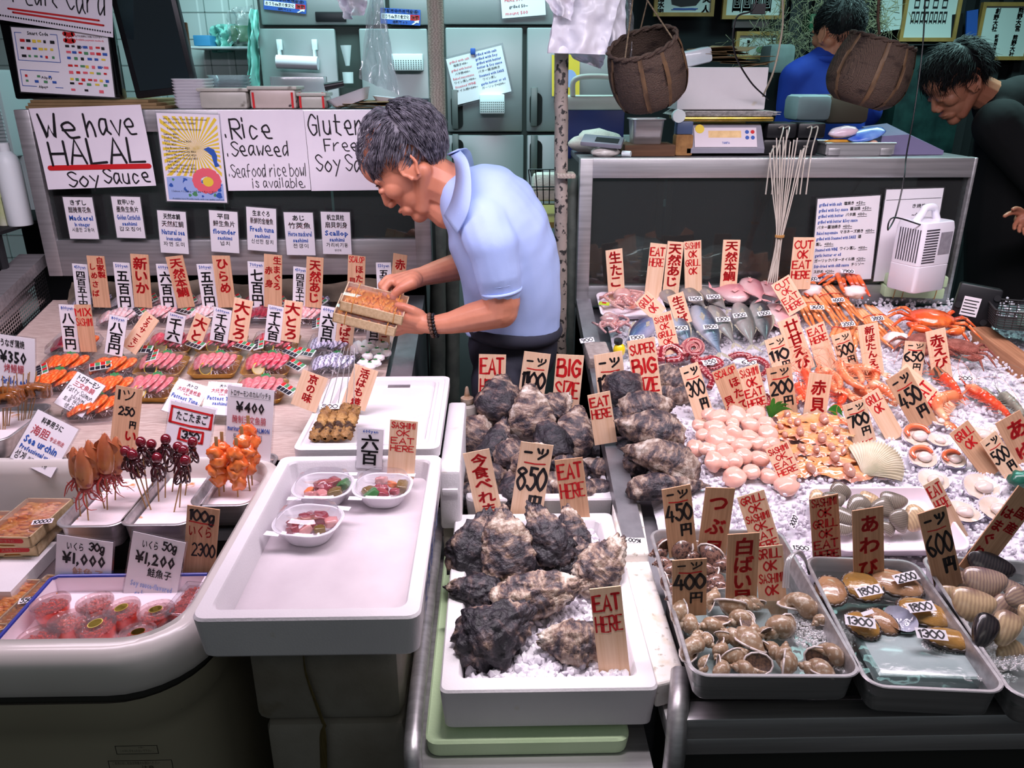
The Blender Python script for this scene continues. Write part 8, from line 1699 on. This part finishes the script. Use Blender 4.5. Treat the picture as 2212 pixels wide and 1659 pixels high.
# wicker baskets on ropes
WICK = mat('wicker','3c2f28','5c4a3e',s=120,st=(1,1,2.4),tex='wave',dist=2,rough=.7,bump=1,bs=160,bd=.004,c3='2b1d18',s3=16,lo3=.55,hi3=.7)
WICKB = mat('wicker_band','6a5138','54402e',s=40,rough=.6);ROPE = mat('rope','84745c','5f5242',s=120,rough=.8)
def wicker(lb,px,py,w,h,rot,rope,prof,Y=2.30):
    p = on_y(px,py,Y);k = mpp(p);W,Hh = w * k / 2,h * k;X = T(p,rot);r = empty('wicker_basket',lb,'basket',X)
    b = MB();pr_ = cr([V((q[0] * W,0,(q[1] - .5) * Hh)) for q in prof],8);n = 96
    def f(u,v,i=0):
        q = pr_[min(int(v * (len(pr_) - 1) + .5),len(pr_) - 1)];e = 1 + .018 * (1 if int(u * n) % 2 else -1) * (1 if int(v * 60) % 2 else -1);return ((q.x * e - i) * cos(2 * pi * u),(q.x * e - i) * .85 * sin(2 * pi * u),q.z)
    m = len(pr_);b.grid(lambda u,v: f(u,v),n,m,wu=True).grid(lambda u,v: f(-u,v,.004),n,m,wu=True);b.add([f(j / 24,0) for j in range(24)],[tuple(range(24))]);b.build('woven_body',WICK,r,angle=180)
    t = pr_[-1];b = MB();c = [V((t.x * cos(a),t.x * .85 * sin(a),t.z)) for a in (2 * pi * j / 60 for j in range(61))]
    for s in (0,pi): b.tube([q + V((cos(j * .9 + s) * .0035 * cos(2 * pi * j / 60),cos(j * .9 + s) * .0035 * sin(2 * pi * j / 60),sin(j * .9 + s) * .0035)) for j,q in enumerate(c)],.0042,6)
    b.build('rim',WICK,r,angle=180);b = MB()
    for u in (.05,.30,.55,.70,.80,.93): b.grid(lambda a,v,u=u: (lambda q: V(q) * 1.0)(tuple(f(u + (a - .5) * .018,v)[i] * (1.03 if i < 2 else 1) for i in range(3))),3,m)
    b.build('splint',WICKB,r,angle=180);Xi = X.inverted();tops = [Xi @ on_y(*q,Y) for q in rope];b = MB()
    for j,q in enumerate(tops): a = [.55,.0,.25,.8][j % 4] * 2 * pi if len(tops) < 4 else j * pi / 2;a = [pi * 1.25,pi * .45,pi * 1.8][j % 3];e = V((t.x * cos(a),t.x * .85 * sin(a),t.z));b.tube(cr([e - V((0,0,.006)),e.lerp(q,.4) + V((0,0,-.004)),q],4),.0022,6)
    b.build('rope_handle',ROPE,r,angle=180);return r
wicker('dark wicker basket tipped left, hanging over the steel pan',1400,160,165,140,(24,-20,0),[(1372,-40),(1408,-40),(1378,-30)],[(.55,0),(.86,.12),(1.0,.45),(.96,.8),(.88,1.0)])
wicker('pale-banded wicker basket hanging between the two background men',1878,158,172,132,(8,13,10),[(1893,75),(1896,72),(1900,78)],[(.6,0),(.85,.12),(1.0,.35),(.96,.7),(.82,1.0)],2.45)
b = MB();c = [on_y(1900,75,2.45),on_y(1896,40,2.45),on_y(1900,-30,2.45)];b.tube(c,.004,6);tag(b.build('hanging_chain',mat('rusty_chain','3d2a20','5e4430',s=80,rough=.7)),'rusty chain holding the pale-banded basket','chain')
cd = MB();cd.tube(cr([on_y(1660,215,2.5),on_y(1620,175,2.45),on_y(1586,110,2.42),on_y(1590,40,2.42),on_y(1625,22,2.42),on_y(1640,-20,2.42)],6),.0026,6).box(tuple(on_y(1625,30,2.42)),tuple(on_y(1655,8,2.42) + V((0,.02,0))));tag(cd.build('power_cord',BLACK),'black cord with a plug dangling over the scales','cord')
cd = MB();cd.tube(cr([on_y(1690,-20,2.45),on_y(1690,60,2.45),on_y(1672,150,2.45),on_y(1648,208,2.5)],6),.0028,6);tag(cd.build('pale_cord',mat('beige_cord','a49a88',rough=.6)),'beige cord hanging by the blue-shirted man','cord')
# ---- on the right case top
Z = ZR;tb = lambda px,py: on_z(px,py,Z).y
def tbox(name,lb,cat,x0,y0,x1,y1,dep,m,Y=None,**k): return bx(name,lb,cat,x0,y0,x1,y1,Y or 2.5,dep,m,zb=k.pop('zb',Z),**k)
STB = mat('worn_steel')
o_ = steel_tray('small square steel pan on a wooden box',0,0,.11,.10,0,.075,r=.02);p = on_y(1397,312,2.50);o_.location = (p.x,2.53,p.z)
tbox('wooden_box','dark old wooden box under the steel pan','box',1350,313,1458,345,.12,WOODD,Y=2.46)
p = on_y(1476,345,2.47);r = empty('tape_dispenser','worn brown cube with a blue tape dispenser leaning on it','tape dispenser',(p.x,2.47,Z));MB().box((-.027,0,0),(.027,.05,.062),bev=.006).build('foam_cube',mat('brown_foam','a5794a','86603a',s=40,rough=.9,bump=1,bs=120),r);MB().box((-.025,.004,.062),(.024,.045,.10),bev=.004).build('dispenser',mat('blue_grey_plastic','48587a',rough=.4),r);b = MB();b.tube([(-.022,.0,.115),(-.022,.022,.115)],.019,20);b.build('tape_roll',PW,r)
# electronic scales
p = on_y(1567,330,2.47);r = empty('kitchen_scale','grey electronic scales with a gold steel platter on the right case','scales',(p.x,2.47,Z));GR = mat('scale_grey','8e8c98','7f7d8a',s=8,rough=.5);b = MB();w_ = .118
b.add([(-w_,0,.008),(w_,0,.008),(w_,.20,.008),(-w_,.20,.008),(-w_,0,.022),(w_,0,.022),(w_,.20,.075),(-w_,.20,.075),(-w_ * .95,.035,.085),(w_ * .95,.035,.085),(w_ * .95,.05,.092),(-w_ * .95,.05,.092)],[(0,3,2,1),(0,1,5,4),(4,5,9,8),(8,9,10,11),(11,10,6,7),(1,2,6,10,9,5),(3,0,4,8,11,7),(2,3,7,6)]);b.build('housing',GR,r,smooth=False)
X = Matrix.Translation((0,-.001,.026)) @ Matrix.Rotation(radians(-28.5),4,'X');b = MB();b.box((-.095,0,0),(.095,.001,.062));b.box((-.052,-.0006,.03),(.048,.0,.052),1);b.lathe([(0,0),(.014,0),(.014,.0012),(0,.0012)],18,2,T((-.078,0,.058),(90,0,0)))
for i,(x,z) in enumerate(((.066,.048),(.083,.048),(.066,.030),(.083,.030))): b.lathe([(0,0),(.006,0),(.006,.001),(0,.001)],14,3 if i == 1 else 4,T((x,-.0002,z),(90,0,0)))
q = MB();font(q,'TANITA',-.012,.010,.012,.017,0,.02,yoff=-.0008);b.add(q.v,q.f,4);b.build('display_panel',[mat('panel_face','d9cdd6',rough=.4),mat('lcd','ecc890','d8b27a',s=40,rough=.4),YEL,RED,BLUE],r,X=X)
b = MB();b.box((-.132,.02,.098),(.145,.23,.112),bev=.005).box((-.07,.06,.08),(.07,.2,.098));b.build('platter',mat('gold_platter','a88f3c','c9b468',s=14,rough=.3,metal=.9),r)
b = MB()
for i in range(7): b.box((-.15 + i * .004,.03 - i * .002,.113 + i * .0022),(.14 + (i % 3) * .012,.24,.1145 + i * .0022))
tag(b.build('newspaper_stack',mat('newsprint','c9c6c2','8f8d8b',s=120,rough=.8),X=Matrix.Translation((p.x,2.47,Z + .0005))),'flat stack of newspapers and plastic bags on the gold platter','newspapers')
fz = Z + .131;bx('foam_box','white foam box standing on the newspapers over the scales','foam box',1468,145,1655,204,2.53,.17,STYRO,zb=fz)
top_ = on_y(1468,145,2.53).z;b = MB();rs = random.Random(2)
for i in range(9): c = V((on_y(1575,130,2.6).x + rs.uniform(-.08,.08),2.62,top_ + .006 + i * .006));q = T(c,(rs.uniform(-8,8),rs.uniform(-8,8),rs.uniform(-50,50)));b.box((-.07,-.05,0),(.07,.05,.0012),X=q)
tag(b.build('cardboard_scraps',KRAFT),'loose heap of folded cardboard and wrappers on the high foam box','cardboard');p = on_y(1510,120,2.55);b = MB().box((-.05,-.02,0),(.05,.05,.045),bev=.01);tag(b.build('wrapped_parcel',mat('white_parcel','dfe4ea','c8d0d8',s=12,rough=.3,coat=.6,bump=.6,bs=30),X=T((p.x,2.58,top_ + .006),(0,-12,10))),'white parcel in clear plastic beside the wicker basket','parcel')
for i,(x0,y0,x1,zz) in enumerate(((1650,300,1712,0),(1714,300,1770,0),(1655,250,1720,.048),(1722,250,1782,.048))): bx('air_pump',['lower left','lower right','upper left','upper right'][i] + ' black air pump with clear hoses on the right case','air pump',x0,y0,x1,335,2.50,.10,BLACK,zb=Z + zz,bev=.008) if False else tag(MB().box((0,0,0),(on_y(x1,300,2.5).x - on_y(x0,300,2.5).x,.10,.046),bev=.008).build('air_pump',BLACK,X=Matrix.Translation((on_y(x0,300,2.5).x,2.50,Z + zz))),['lower left','lower right','upper left','upper right'][i] + ' black air pump with clear hoses','air pump')
b = MB()
for i,x in enumerate((1683,1696,1744,1757,1670,1736)): a = on_y(x,276 + (40 if i > 3 else 0),2.495);b.tube(cr([a,a + V((.006,-.02,0)),on_y(x - 4,330,2.40),on_y(x - 16,420,2.36)],5),.0022,6)
tag(b.build('air_hose',mat('clear_straw')),'clear hoses coming out of the black air pumps','hose')
b = MB();p = on_y(1855,338,2.47);b.box((-.10,0,0),(.10,.11,.004)).box((-.105,-.002,.004),(.105,0,.036)).box((-.105,.11,.004),(.105,.112,.036)).box((-.105,0,.004),(-.103,.11,.036)).box((.103,0,.004),(.105,.11,.036)).tube([(-.107,-.003,.036),(.107,-.003,.036),(.107,.113,.036),(-.107,.113,.036),(-.107,-.003,.036)],.003,6)
for x in (-.08,.08): b.box((x - .018,-.006,.002),(x + .018,-.002,.022),bev=.001)
tag(b.build('aluminium_tray',STEEL,X=Matrix.Translation((p.x,2.47,Z))),'shallow aluminium tray of small packets on the right case','tray')
for nm_,lb,x,y,s,m_,rot in (('snack_packet','blue plastic packet in the aluminium tray',1872,290,(.06,.03,.008),mat('blue_packet','2d55c8','7aa0e0',s=20,rough=.3,coat=.5),(30,-14,8)),('snack_packet','pinkish white packet on the aluminium tray',1822,285,(.045,.025,.016),mat('pink_packet','e9d5e2','d8bccb',s=20,rough=.3,coat=.5),(15,-8,0)),('snack_packet','yellow and black packet at the front of the aluminium tray',1812,305,(.045,.012,.006),mat('amber_packet','c98f30',rough=.4),(0,0,4)),('snack_packet','orange pink packet at the right of the aluminium tray',1868,304,(.04,.014,.008),mat('salmon_packet','e8b4a0',rough=.4),(0,6,-8))):
    p = on_y(x,y,2.5);b = MB().ball((0,0,0),s,fn=lambda d: 1 + .12 * fbm(d,2.5,4,3));tag(b.build(nm_,m_,X=T(p,rot),angle=180),lb,'packet')
p = on_y(1950,338,2.55);b = MB();b.add([(-.10,-.05,0),(.10,-.05,0),(.10,.1,0),(-.10,.1,0),(-.10,-.05,.055),(.10,-.05,.012),(.10,.1,.012),(-.10,.1,.075),(-.02,-.05,.06),(-.02,.1,.085)],[(0,3,2,1),(0,1,5,8,4),(5,6,9,8),(8,9,7,4),(1,2,6,5),(2,3,7,9,6),(3,0,4,7)]);tag(b.build('cash_register',mat('lilac_grey_plastic','7c769a',rough=.45),X=Matrix.Translation((p.x,2.55,Z)),smooth=False),'lilac grey card terminal body at the right end of the case','terminal')
p = on_y(1298,297,2.5);r = MB().box((-.062,-.03,0),(.062,.045,.014),bev=.004).build('calculator',GR,X=T((p.x,2.47,Z + .034),(14,4,-14)));tag(r,'grey calculator lying on a clear food pack','calculator');MB().box((-.02,-.02,.0142),(.05,.02,.0152)).build('keys',DARK,r)
p = on_y(1308,340,2.46);b = MB().ball((0,0,.012),(.045,.03,.016),fn=lambda d: 1 + .1 * nz(d,5,1));tag(b.build('rice_pack',mat('rice_pack_film','d9d4ce','bdb6ae',s=60,rough=.2,coat=.8),X=T((p.x,2.47,Z)),angle=180),'crumpled clear pack of food under the calculator','food pack')
b = MB().ball((0,0,.03),(.085,.06,.035),fn=lambda d: 1 + .35 * fbm(d,1.4,6,3));p = on_y(1290,290,2.6);tag(b.build('towel',mat('off_white_towel','cfc9bd','ddd8cc',s=30,rough=.95,bump=1,bs=200),X=T((p.x,2.60,Z)),angle=180),'crumpled off-white towel behind the calculator','towel')
p = on_y(1354,340,2.44);b = MB();b.tube([(-.012,0,.009),(.012,-.012,.009)],.0085,16);tag(b.build('small_roll',PW,X=Matrix.Translation((p.x,2.455,Z))),'small white cylinder lying on the edge of the right case','cylinder')
r = bx('cooler_box','dark blue cooler box with a dirty white lid and handle behind the towel','cooler',1215,235,1345,335,2.72,.22,mat('cooler_blue','1a2b66',rough=.5),zb=Z - .03);a,c = on_y(1212,208,2.71),on_y(1350,238,2.71);wv = c.x - a.x
MB().box((-wv / 2,-.01,0),(wv / 2,.23,a.z - c.z),bev=.008).build('lid',mat('dirty_white','b4b8b0','c9ccc4',s=6,rough=.5),r,X=Matrix.Translation((0,0,c.z - (Z - .03))));b = MB();e = a.z - (Z - .03);b.tube(cr([(-.07,.0,e),(-.065,0,e + .05),(0,0,e + .06),(.065,0,e + .05),(.07,0,e)],5),.009,10);b.build('handle',mat('dirty_white'),r)
# ---- on the left case top and the monitors
Zl = ZL + .0005
def lbox(name,lb,cat,x0,y0,x1,Y,dep,m,zb=Zl,**k): return bx(name,lb,cat,x0,y0,x1,235,Y,dep,m,zb=zb,**k)
for i in range(3): bx('cardboard_sheet',ORD[i].capitalize() + ' layer up of the cardboard under the monitor','cardboard',22 + i * 3,240 - i * 6,330 - i * 18,240,2.42 + i * .01,.30,KRAFT,zb=Zl + i * .0085,bev=.001) if False else tag(MB().box((0,0,0),(.40 - i * .03,.30,.008),bev=.001).build('cardboard_sheet',KRAFT,X=Matrix.Translation((on_y(22,240,2.43).x + .04 + i * .004,2.44 + i * .008,Zl + i * .0083))),ORD[i] + ' cardboard sheet up from the steel under the monitor','cardboard')
zc = Zl + .026
MON = mat('monitor_black','0c0d10',rough=.12,coat=.6)
b = MB();a,c = on_y(0,62,MY),on_y(262,222,MY);b.box((0,0,0),(c.x - a.x,.05,on_y(0,-60,MY).z - zc),bev=.006);tag(b.build('monitor',MON,X=Matrix.Translation((a.x,MY,zc))),'old black monitor covered by the credit card notices','monitor')
sh2 = on_y(345,215,2.55);b = MB();a,c = on_y(243,-60,2.55),on_y(420,210,2.55);hh = a.z - zc + .01;b.box((0,0,.0),(c.x - a.x + .0,.03,hh),bev=.005);b.box((.018,-.0015,.02),(c.x - a.x - .014,0,hh - .01),1);tag(b.build('monitor',[BLACK,mat('dark_screen','0f1b22',rough=.08,coat=1)],X=T((a.x + .03,2.50,zc),(0,-6,0))),'tall black screen leaning back beside the payment sheet','monitor')
lbox('wooden_board','thin brown board behind the tall screen','board',395,48,428,2.72,.012,WOODD)
TR = mat('white_foam_tray','d9d6dc',rough=.5)
def stackup(lb,x0,x1,n,z0,dz,Y,m,name,cat,dep=.09):
    a,c = on_y(x0,200,Y),on_y(x1,200,Y);w_ = c.x - a.x
    for i in range(n):
        b = MB();loft(b,[[(x,y,0) for x,y in rrect(w_ * .82,dep * .8,.01,3)],[(x,y,dz * 1.5) for x,y in rrect(w_,dep,.012,3)],[(x,y,dz * 1.5 + .001) for x,y in rrect(w_ * .97,dep * .96,.012,3)],[(x,y,.002) for x,y in rrect(w_ * .8,dep * .76,.01,3)]])
        tag(b.build(name,m,X=Matrix.Translation(((a.x + c.x) / 2,Y + dep / 2,z0 + i * dz))),lb % ORD[i],cat,lb % 'one' + 's')
stackup('%s tray up in the stack of white foam trays by the screen',370,446,9,Zl,.0085,2.46,TR,'foam_tray','foam tray')
stackup('%s lid up in the leaning stack of clear lids',447,530,9,Zl + .001,.0095,2.60,FILMB,'clear_lid_tray','clear lid')
TUB = mat('cloudy_tub','a8a59c','bab6ac',s=14,rough=.3,c3='6f6a60',s3=30,lo3=.6,hi3=.75)
for lb,x0,y0,x1,m_ in (('cloudy grey plastic tub on the left case',428,192,536,TUB),('cloudy tub with black scribbles and red corner tape',537,188,641,mat('pinkish_tub','b8a8a0','c9b9b2',s=14,rough=.3,c3='3b3030',s3=34,lo3=.66,hi3=.7)),('round cloudy tub right of the red-taped one',643,202,704,TUB)):
    r = lbox('plastic_tub',lb,'tub',x0,y0 + 5,x1,2.43,.10,m_,bev=.008);p,q = on_y(x0,y0,2.43),on_y(x1,y0 + 8,2.43);MB().box((-(q.x - p.x) / 2 - .003,-.003,0),((q.x - p.x) / 2 + .003,.103,.010),bev=.003).build('lid',TUB,r,X=Matrix.Translation((0,0,on_y(x0,y0 + 6,2.43).z - Zl)))
    if 'red' in lb: b = MB();w_ = (q.x - p.x) / 2;[b.box((s * w_ * .82 - .003,-.0012,.002),(s * w_ * .82 + .003,-.0002,.045)) for s in (-1,1)];b.build('red_tape',RED,r)
lbox('clear_box','row of clear film boxes behind the tubs','box',582,165,705,2.62,.05,FILMB);p = on_y(755,205,2.45)
t = MB();loft(t,[[(x,y,0) for x,y in rrect(.09,.07,.012,3)],[(x,y,.028) for x,y in rrect(.12,.10,.014,3)],[(x,y,.030) for x,y in rrect(.125,.105,.014,3)]]);tag(t.build('foam_tray',TR,X=T((p.x,2.49,Zl + .012),(0,-18,0))),'white foam tray tipped up beside the black marker','foam tray');b = MB();b.tube([(-.028,0,0),(.028,0,0.004)],[.011,.009],14);tag(b.build('marker_pen',BLACK,X=T(on_y(722,186,2.45),(0,-6,10))),'thick black marker pen on the foam trays','marker')
t = MB();loft(t,[[(x,y,0) for x,y in rrect(.09,.07,.012,3)],[(x,y,.02) for x,y in rrect(.12,.10,.014,3)]]);p = on_y(845,205,2.5);tag(t.build('foam_tray',TR,X=T((p.x,2.55,Zl + .008),(0,6,0))),'white foam tray behind the hanging film sleeve','foam tray');b = MB();rs = random.Random(4);[b.box((-.07,-.05,0),(.07,.05,.001),X=T((on_y(800,220,2.5).x + rs.uniform(-.05,.05),2.5,Zl + .001 + i * .0022),(rs.uniform(-2,2),rs.uniform(-2,2),rs.uniform(-30,30)))) for i in range(9)];tag(b.build('paper_bags',KRAFT),'flat pile of brown paper bags behind the vendor\'s head','paper bags')
lbox('dark_case','dark blue flat case at the right end of the left display case','case',838,214,925,2.50,.12,mat('ink_blue','141c30',rough=.4))
# far left: side shelf with bottles, heater grille
b = MB();a = on_y(-60,480,2.5);c = on_y(85,465,2.5);b.box((a.x,2.3,a.z - .01),(c.x - .03,2.75,a.z));[b.tube([(c.x - .05 - k * .25,2.35,0),(c.x - .05 - k * .25,2.35,a.z - .01)],.012,8) for k in (0,1)];tag(b.build('mesh_shelf',DARK),'black side shelf at the left edge carrying bottles','shelf');zs = a.z
for lb,x,r_,h_,m_ in (('white cylinder canister on the black side shelf',40,.035,.24,PW),('green-labelled sauce bottle on the black side shelf',8,.02,.13,mat('olive_bottle','9fb05a','d9dcc8',s=9,rough=.3)),('dark sauce bottle beside the green-labelled one',22,.018,.11,mat('dark_bottle','2f3328','8f9a60',s=9,rough=.3))):
    p = on_y(x,460,2.45);b = MB().lathe([(0,0),(r_ * .96,0),(r_,.004),(r_,h_ * .75),(r_ * .8,h_ * .85),(r_ * .45,h_ * .9),(r_ * .45,h_),(0,h_)],24);tag(b.build('bottle',m_,X=Matrix.Translation((p.x,2.45,zs))),lb,'bottle')
b = MB();a,c = on_y(-40,150,2.9),on_y(33,340,2.9);b.box((a.x,2.9,c.z),(c.x,3.1,a.z),bev=.01);[b.box((a.x,2.893,c.z + .02 + i * .012),(c.x - .012,2.899,c.z + .027 + i * .012)) for i in range(18)];b.box((a.x,2.95,0),(c.x,3.1,c.z));tag(b.build('air_conditioner',PW),'pale floor air conditioner with grille at the left edge','appliance')
# back shelf wall on the right
WB = mat('white_mount','c9d4d2',rough=.6);FR = mat('oak_frame','b08a4c','94713c',s=12,rough=.5)
def picture(lb,x0,y0,x1,y1,spec='',Y=4.3,extra=None,rz=0):
    a,c = on_y(x0,y0,Y),on_y(x1,y1,Y);w_,h_ = c.x - a.x,a.z - c.z;r = empty('picture_frame',lb,'picture',T(((a.x + c.x) / 2,Y,c.z),(0,0,0)));t = .018;b = MB()
    for q in (((-w_ / 2,-.015,0),(w_ / 2,.01,t)),((-w_ / 2,-.015,h_ - t),(w_ / 2,.01,h_)),((-w_ / 2,-.015,t),(-w_ / 2 + t,.01,h_ - t)),((w_ / 2 - t,-.015,t),(w_ / 2,.01,h_ - t))): b.box(*q)
    b.build('frame',FR,r,smooth=False);b = MB();b.box((-w_ / 2 + t,-.003,t),(w_ / 2 - t,.002,h_ - t));write(b,spec,w_,h_);[setattr(q,'y',-.005) for q in b.v[8:]]
    if extra: extra(b,w_,h_)
    b.build('print',[WB] + INKM + [GREENP],r,smooth=False)
picture('framed sheet of brushed calligraphy with red seals at the right',2122,5,2215,130,'Kv|創野大社|.2 .1 .4 .5;Kv|熊野大宮|.62 .08 .82 .5;Kv|新熊野神社|.3 .55 .45 .9;Kv|熊野大社|.62 .55 .8 .95;R_||.1 .8 .25 .8;R_||.1 .84 .25 .84;R_||.1 .76 .25 .76')
def duck(b,w,h): b.add([(w * x,-.006,h * z) for x,z in ((-.2,.35),(-.05,.28),(.2,.32),(.28,.5),(.18,.62),(0,.55),(-.15,.6),(-.22,.5))],[tuple(range(8))],2);[ribbon(b,[(w * (-.2 + .03 * i + t * .1),h * (.2 + .03 * i + .01 * sin(t * 3))) for t in range(5)],.004,3,-.006) for i in range(2)]
picture('framed drawing of a water bird with calligraphy at both sides',1415,-40,1540,36,'Kv|鴨水図|.05 .4 .18 .95;Kv|美人|.8 .3 .93 .95',extra=duck);picture('framed black and white photograph sheet above the high foam box',1565,-40,1690,42,'KF|圖圖圖圖|.15 .1 .8 .8')
picture('small framed card of green leaves behind the cardboard heap',1590,68,1680,128,'Kv|葉すずし|.2 .3 .4 .8;Kv|大和|.75 .2 .9 .8',Y=4.1,extra=lambda b,w,h: b.add([(w * (.1 + .12 * cos(a)),-.006,h * (.35 + .12 * sin(a))) for a in (k * .8 for k in range(8))],[tuple(range(8))],7));picture('tall framed photograph of blossom behind the pale-banded basket',1960,-40,2060,90,'Gf|品品品品|.15 .3 .8 .7')
def plaque(lb,x0,y0,x1,y1,m,spec,Y=4.3): board('plaque',lb,'plaque',m,(x0 + x1) / 2,y0,(x0 + x1) / 2 - 4,y1,x1 - x0,spec,Y=Y,lean=0,th=.01)
plaque('narrow black plaque with white characters 中京',2056,30,2080,96,BLACK,'Ov|中京組合員|.2 .05 .8 .95');plaque('narrow blue plaque beside the black one',2088,22,2112,102,BLUE,'Pv|錦市場商店|.2 .05 .8 .95');plaque('white calendar sheet pinned on the back wall',1905,-30,1950,66,WB,'Gf|4 5 6|.2 .2 .8 .3;Gf|7 8 9|.2 .45 .8 .55;Gf|10 11 12|.2 .7 .8 .8')
bx('wall_shelf','black shelf under the framed photographs on the back wall','shelf',1835,95,2052,99,4.1,.25,BLACK);bx('dark_cabinet','dark cabinet with glass shelves behind the two men','cabinet',1955,100,2052,350,4.15,.2,mat('cabinet_green','24403e','17292a',s=12,rough=.3));bx('green_bag','dark green bag hanging behind the blue-shirted man','bag',1752,30,1800,68,4.0,.1,mat('deep_green','1f5b3c',rough=.6))
rs = random.Random(8)
for lb,cx,cy,n,w_ in (('dry straw decoration hanging left of the blue-shirted man',1705,75,220,.28),('dry straw ornament above the blue-shirted man',1800,12,200,.32),('dry straw hanging by the calendar',1880,40,130,.16)):
    c = on_y(cx,cy,4.0);b = MB()
    for i in range(n): p = c + V((rs.gauss(0,w_ * .4),rs.uniform(-.06,.06),rs.gauss(0,.05)));b.tube([p,p + V((rs.uniform(-.04,.04),0,rs.uniform(-.05,.02))),p + V((rs.uniform(-.08,.08),0,rs.uniform(-.10,.02)))],[.0018,.0014,.0006],4,cap=False)
    tag(b.build('dried_straw',mat('straw','7d7a5e','96927a',s=60,rough=.8),angle=180),lb,'straw ornament',kind='stuff')
for lb,x0,y0,x1,y1,Y,m_ in (('grey cloth covered crate behind the blue-shirted man\'s shoulder',1665,95,1715,160,3.8,mat('grey_cloth','6e7a7c','55605f',s=9,rough=.8)),('white board leaning behind the blue-shirted man',1590,-20,1660,60,4.35,WB),('green and white emergency station 119 label',1898,233,1936,278,4.34,PW),('white sheet hanging low behind the young man\'s face',2000,235,2040,330,4.34,WB),('cream draped bag between the wicker basket and the packets',1725,205,1795,262,3.0,mat('grey_bag','a3b0b4','8e9ca0',s=8,rough=.5)),('yellow brown carton behind the packets',1790,205,1876,268,3.05,mat('carton','6a5f50',rough=.7))):
    bx('label' if '119' in lb else 'crate' if 'crate' in lb else 'stored_item' if 'bag' in lb else 'carton' if 'carton' in lb else 'white_board',lb,'background item',x0,y0,x1,y1,Y,.02 if m_ in (WB,PW) else .15,m_,bev=.002 if m_ in (WB,PW) else .02).name = 'emergency_label' if '119' in lb else 'stored_item'
plaque('green station label with a red 9 behind the packets',1898,232,1936,278,PW,'RF|9|.45 .45 .95 .9;Kf|安心救急|.1 .05 .9 .18;Kf|ステーション|.1 .2 .9 .32',Y=4.335)
b = MB();a = on_y(1400,262,2.9);b.box((.6,3.0,.0),(1.5,3.2,1.15));tag(b.build('work_table',DARK),'dark work table behind the right display case','table')
b = MB();p = on_y(1185,400,2.9)
for i in range(7): b.tube([(p.x - .06 + i * .02,2.85,p.z - .06),(p.x - .075 + i * .025,2.85,p.z + .06)],.002,5)
for z in (-.06,0,.06): b.tube([(p.x - .075,2.85,p.z + z),(p.x + .085,2.85,p.z + z)],.0025,5)
b.box((p.x - .06,2.87,p.z - .055),(p.x + .06,2.93,p.z + .045),1,bev=.02);tag(b.build('wire_basket',[BLACK,mat('off_white_towel')]),'black wire basket of cloths behind the speckled pipe','basket')
a = on_y(1155,475,2.8);b = MB();b.box((a.x,2.75,a.z - .02),(a.x + .16,3.2,a.z));tag(b.build('wooden_worktop',mat('yellow_worktop','8f7a3c',rough=.5)),'yellowish worktop behind the gap by the speckled pipe','worktop')
clean_glyphs()
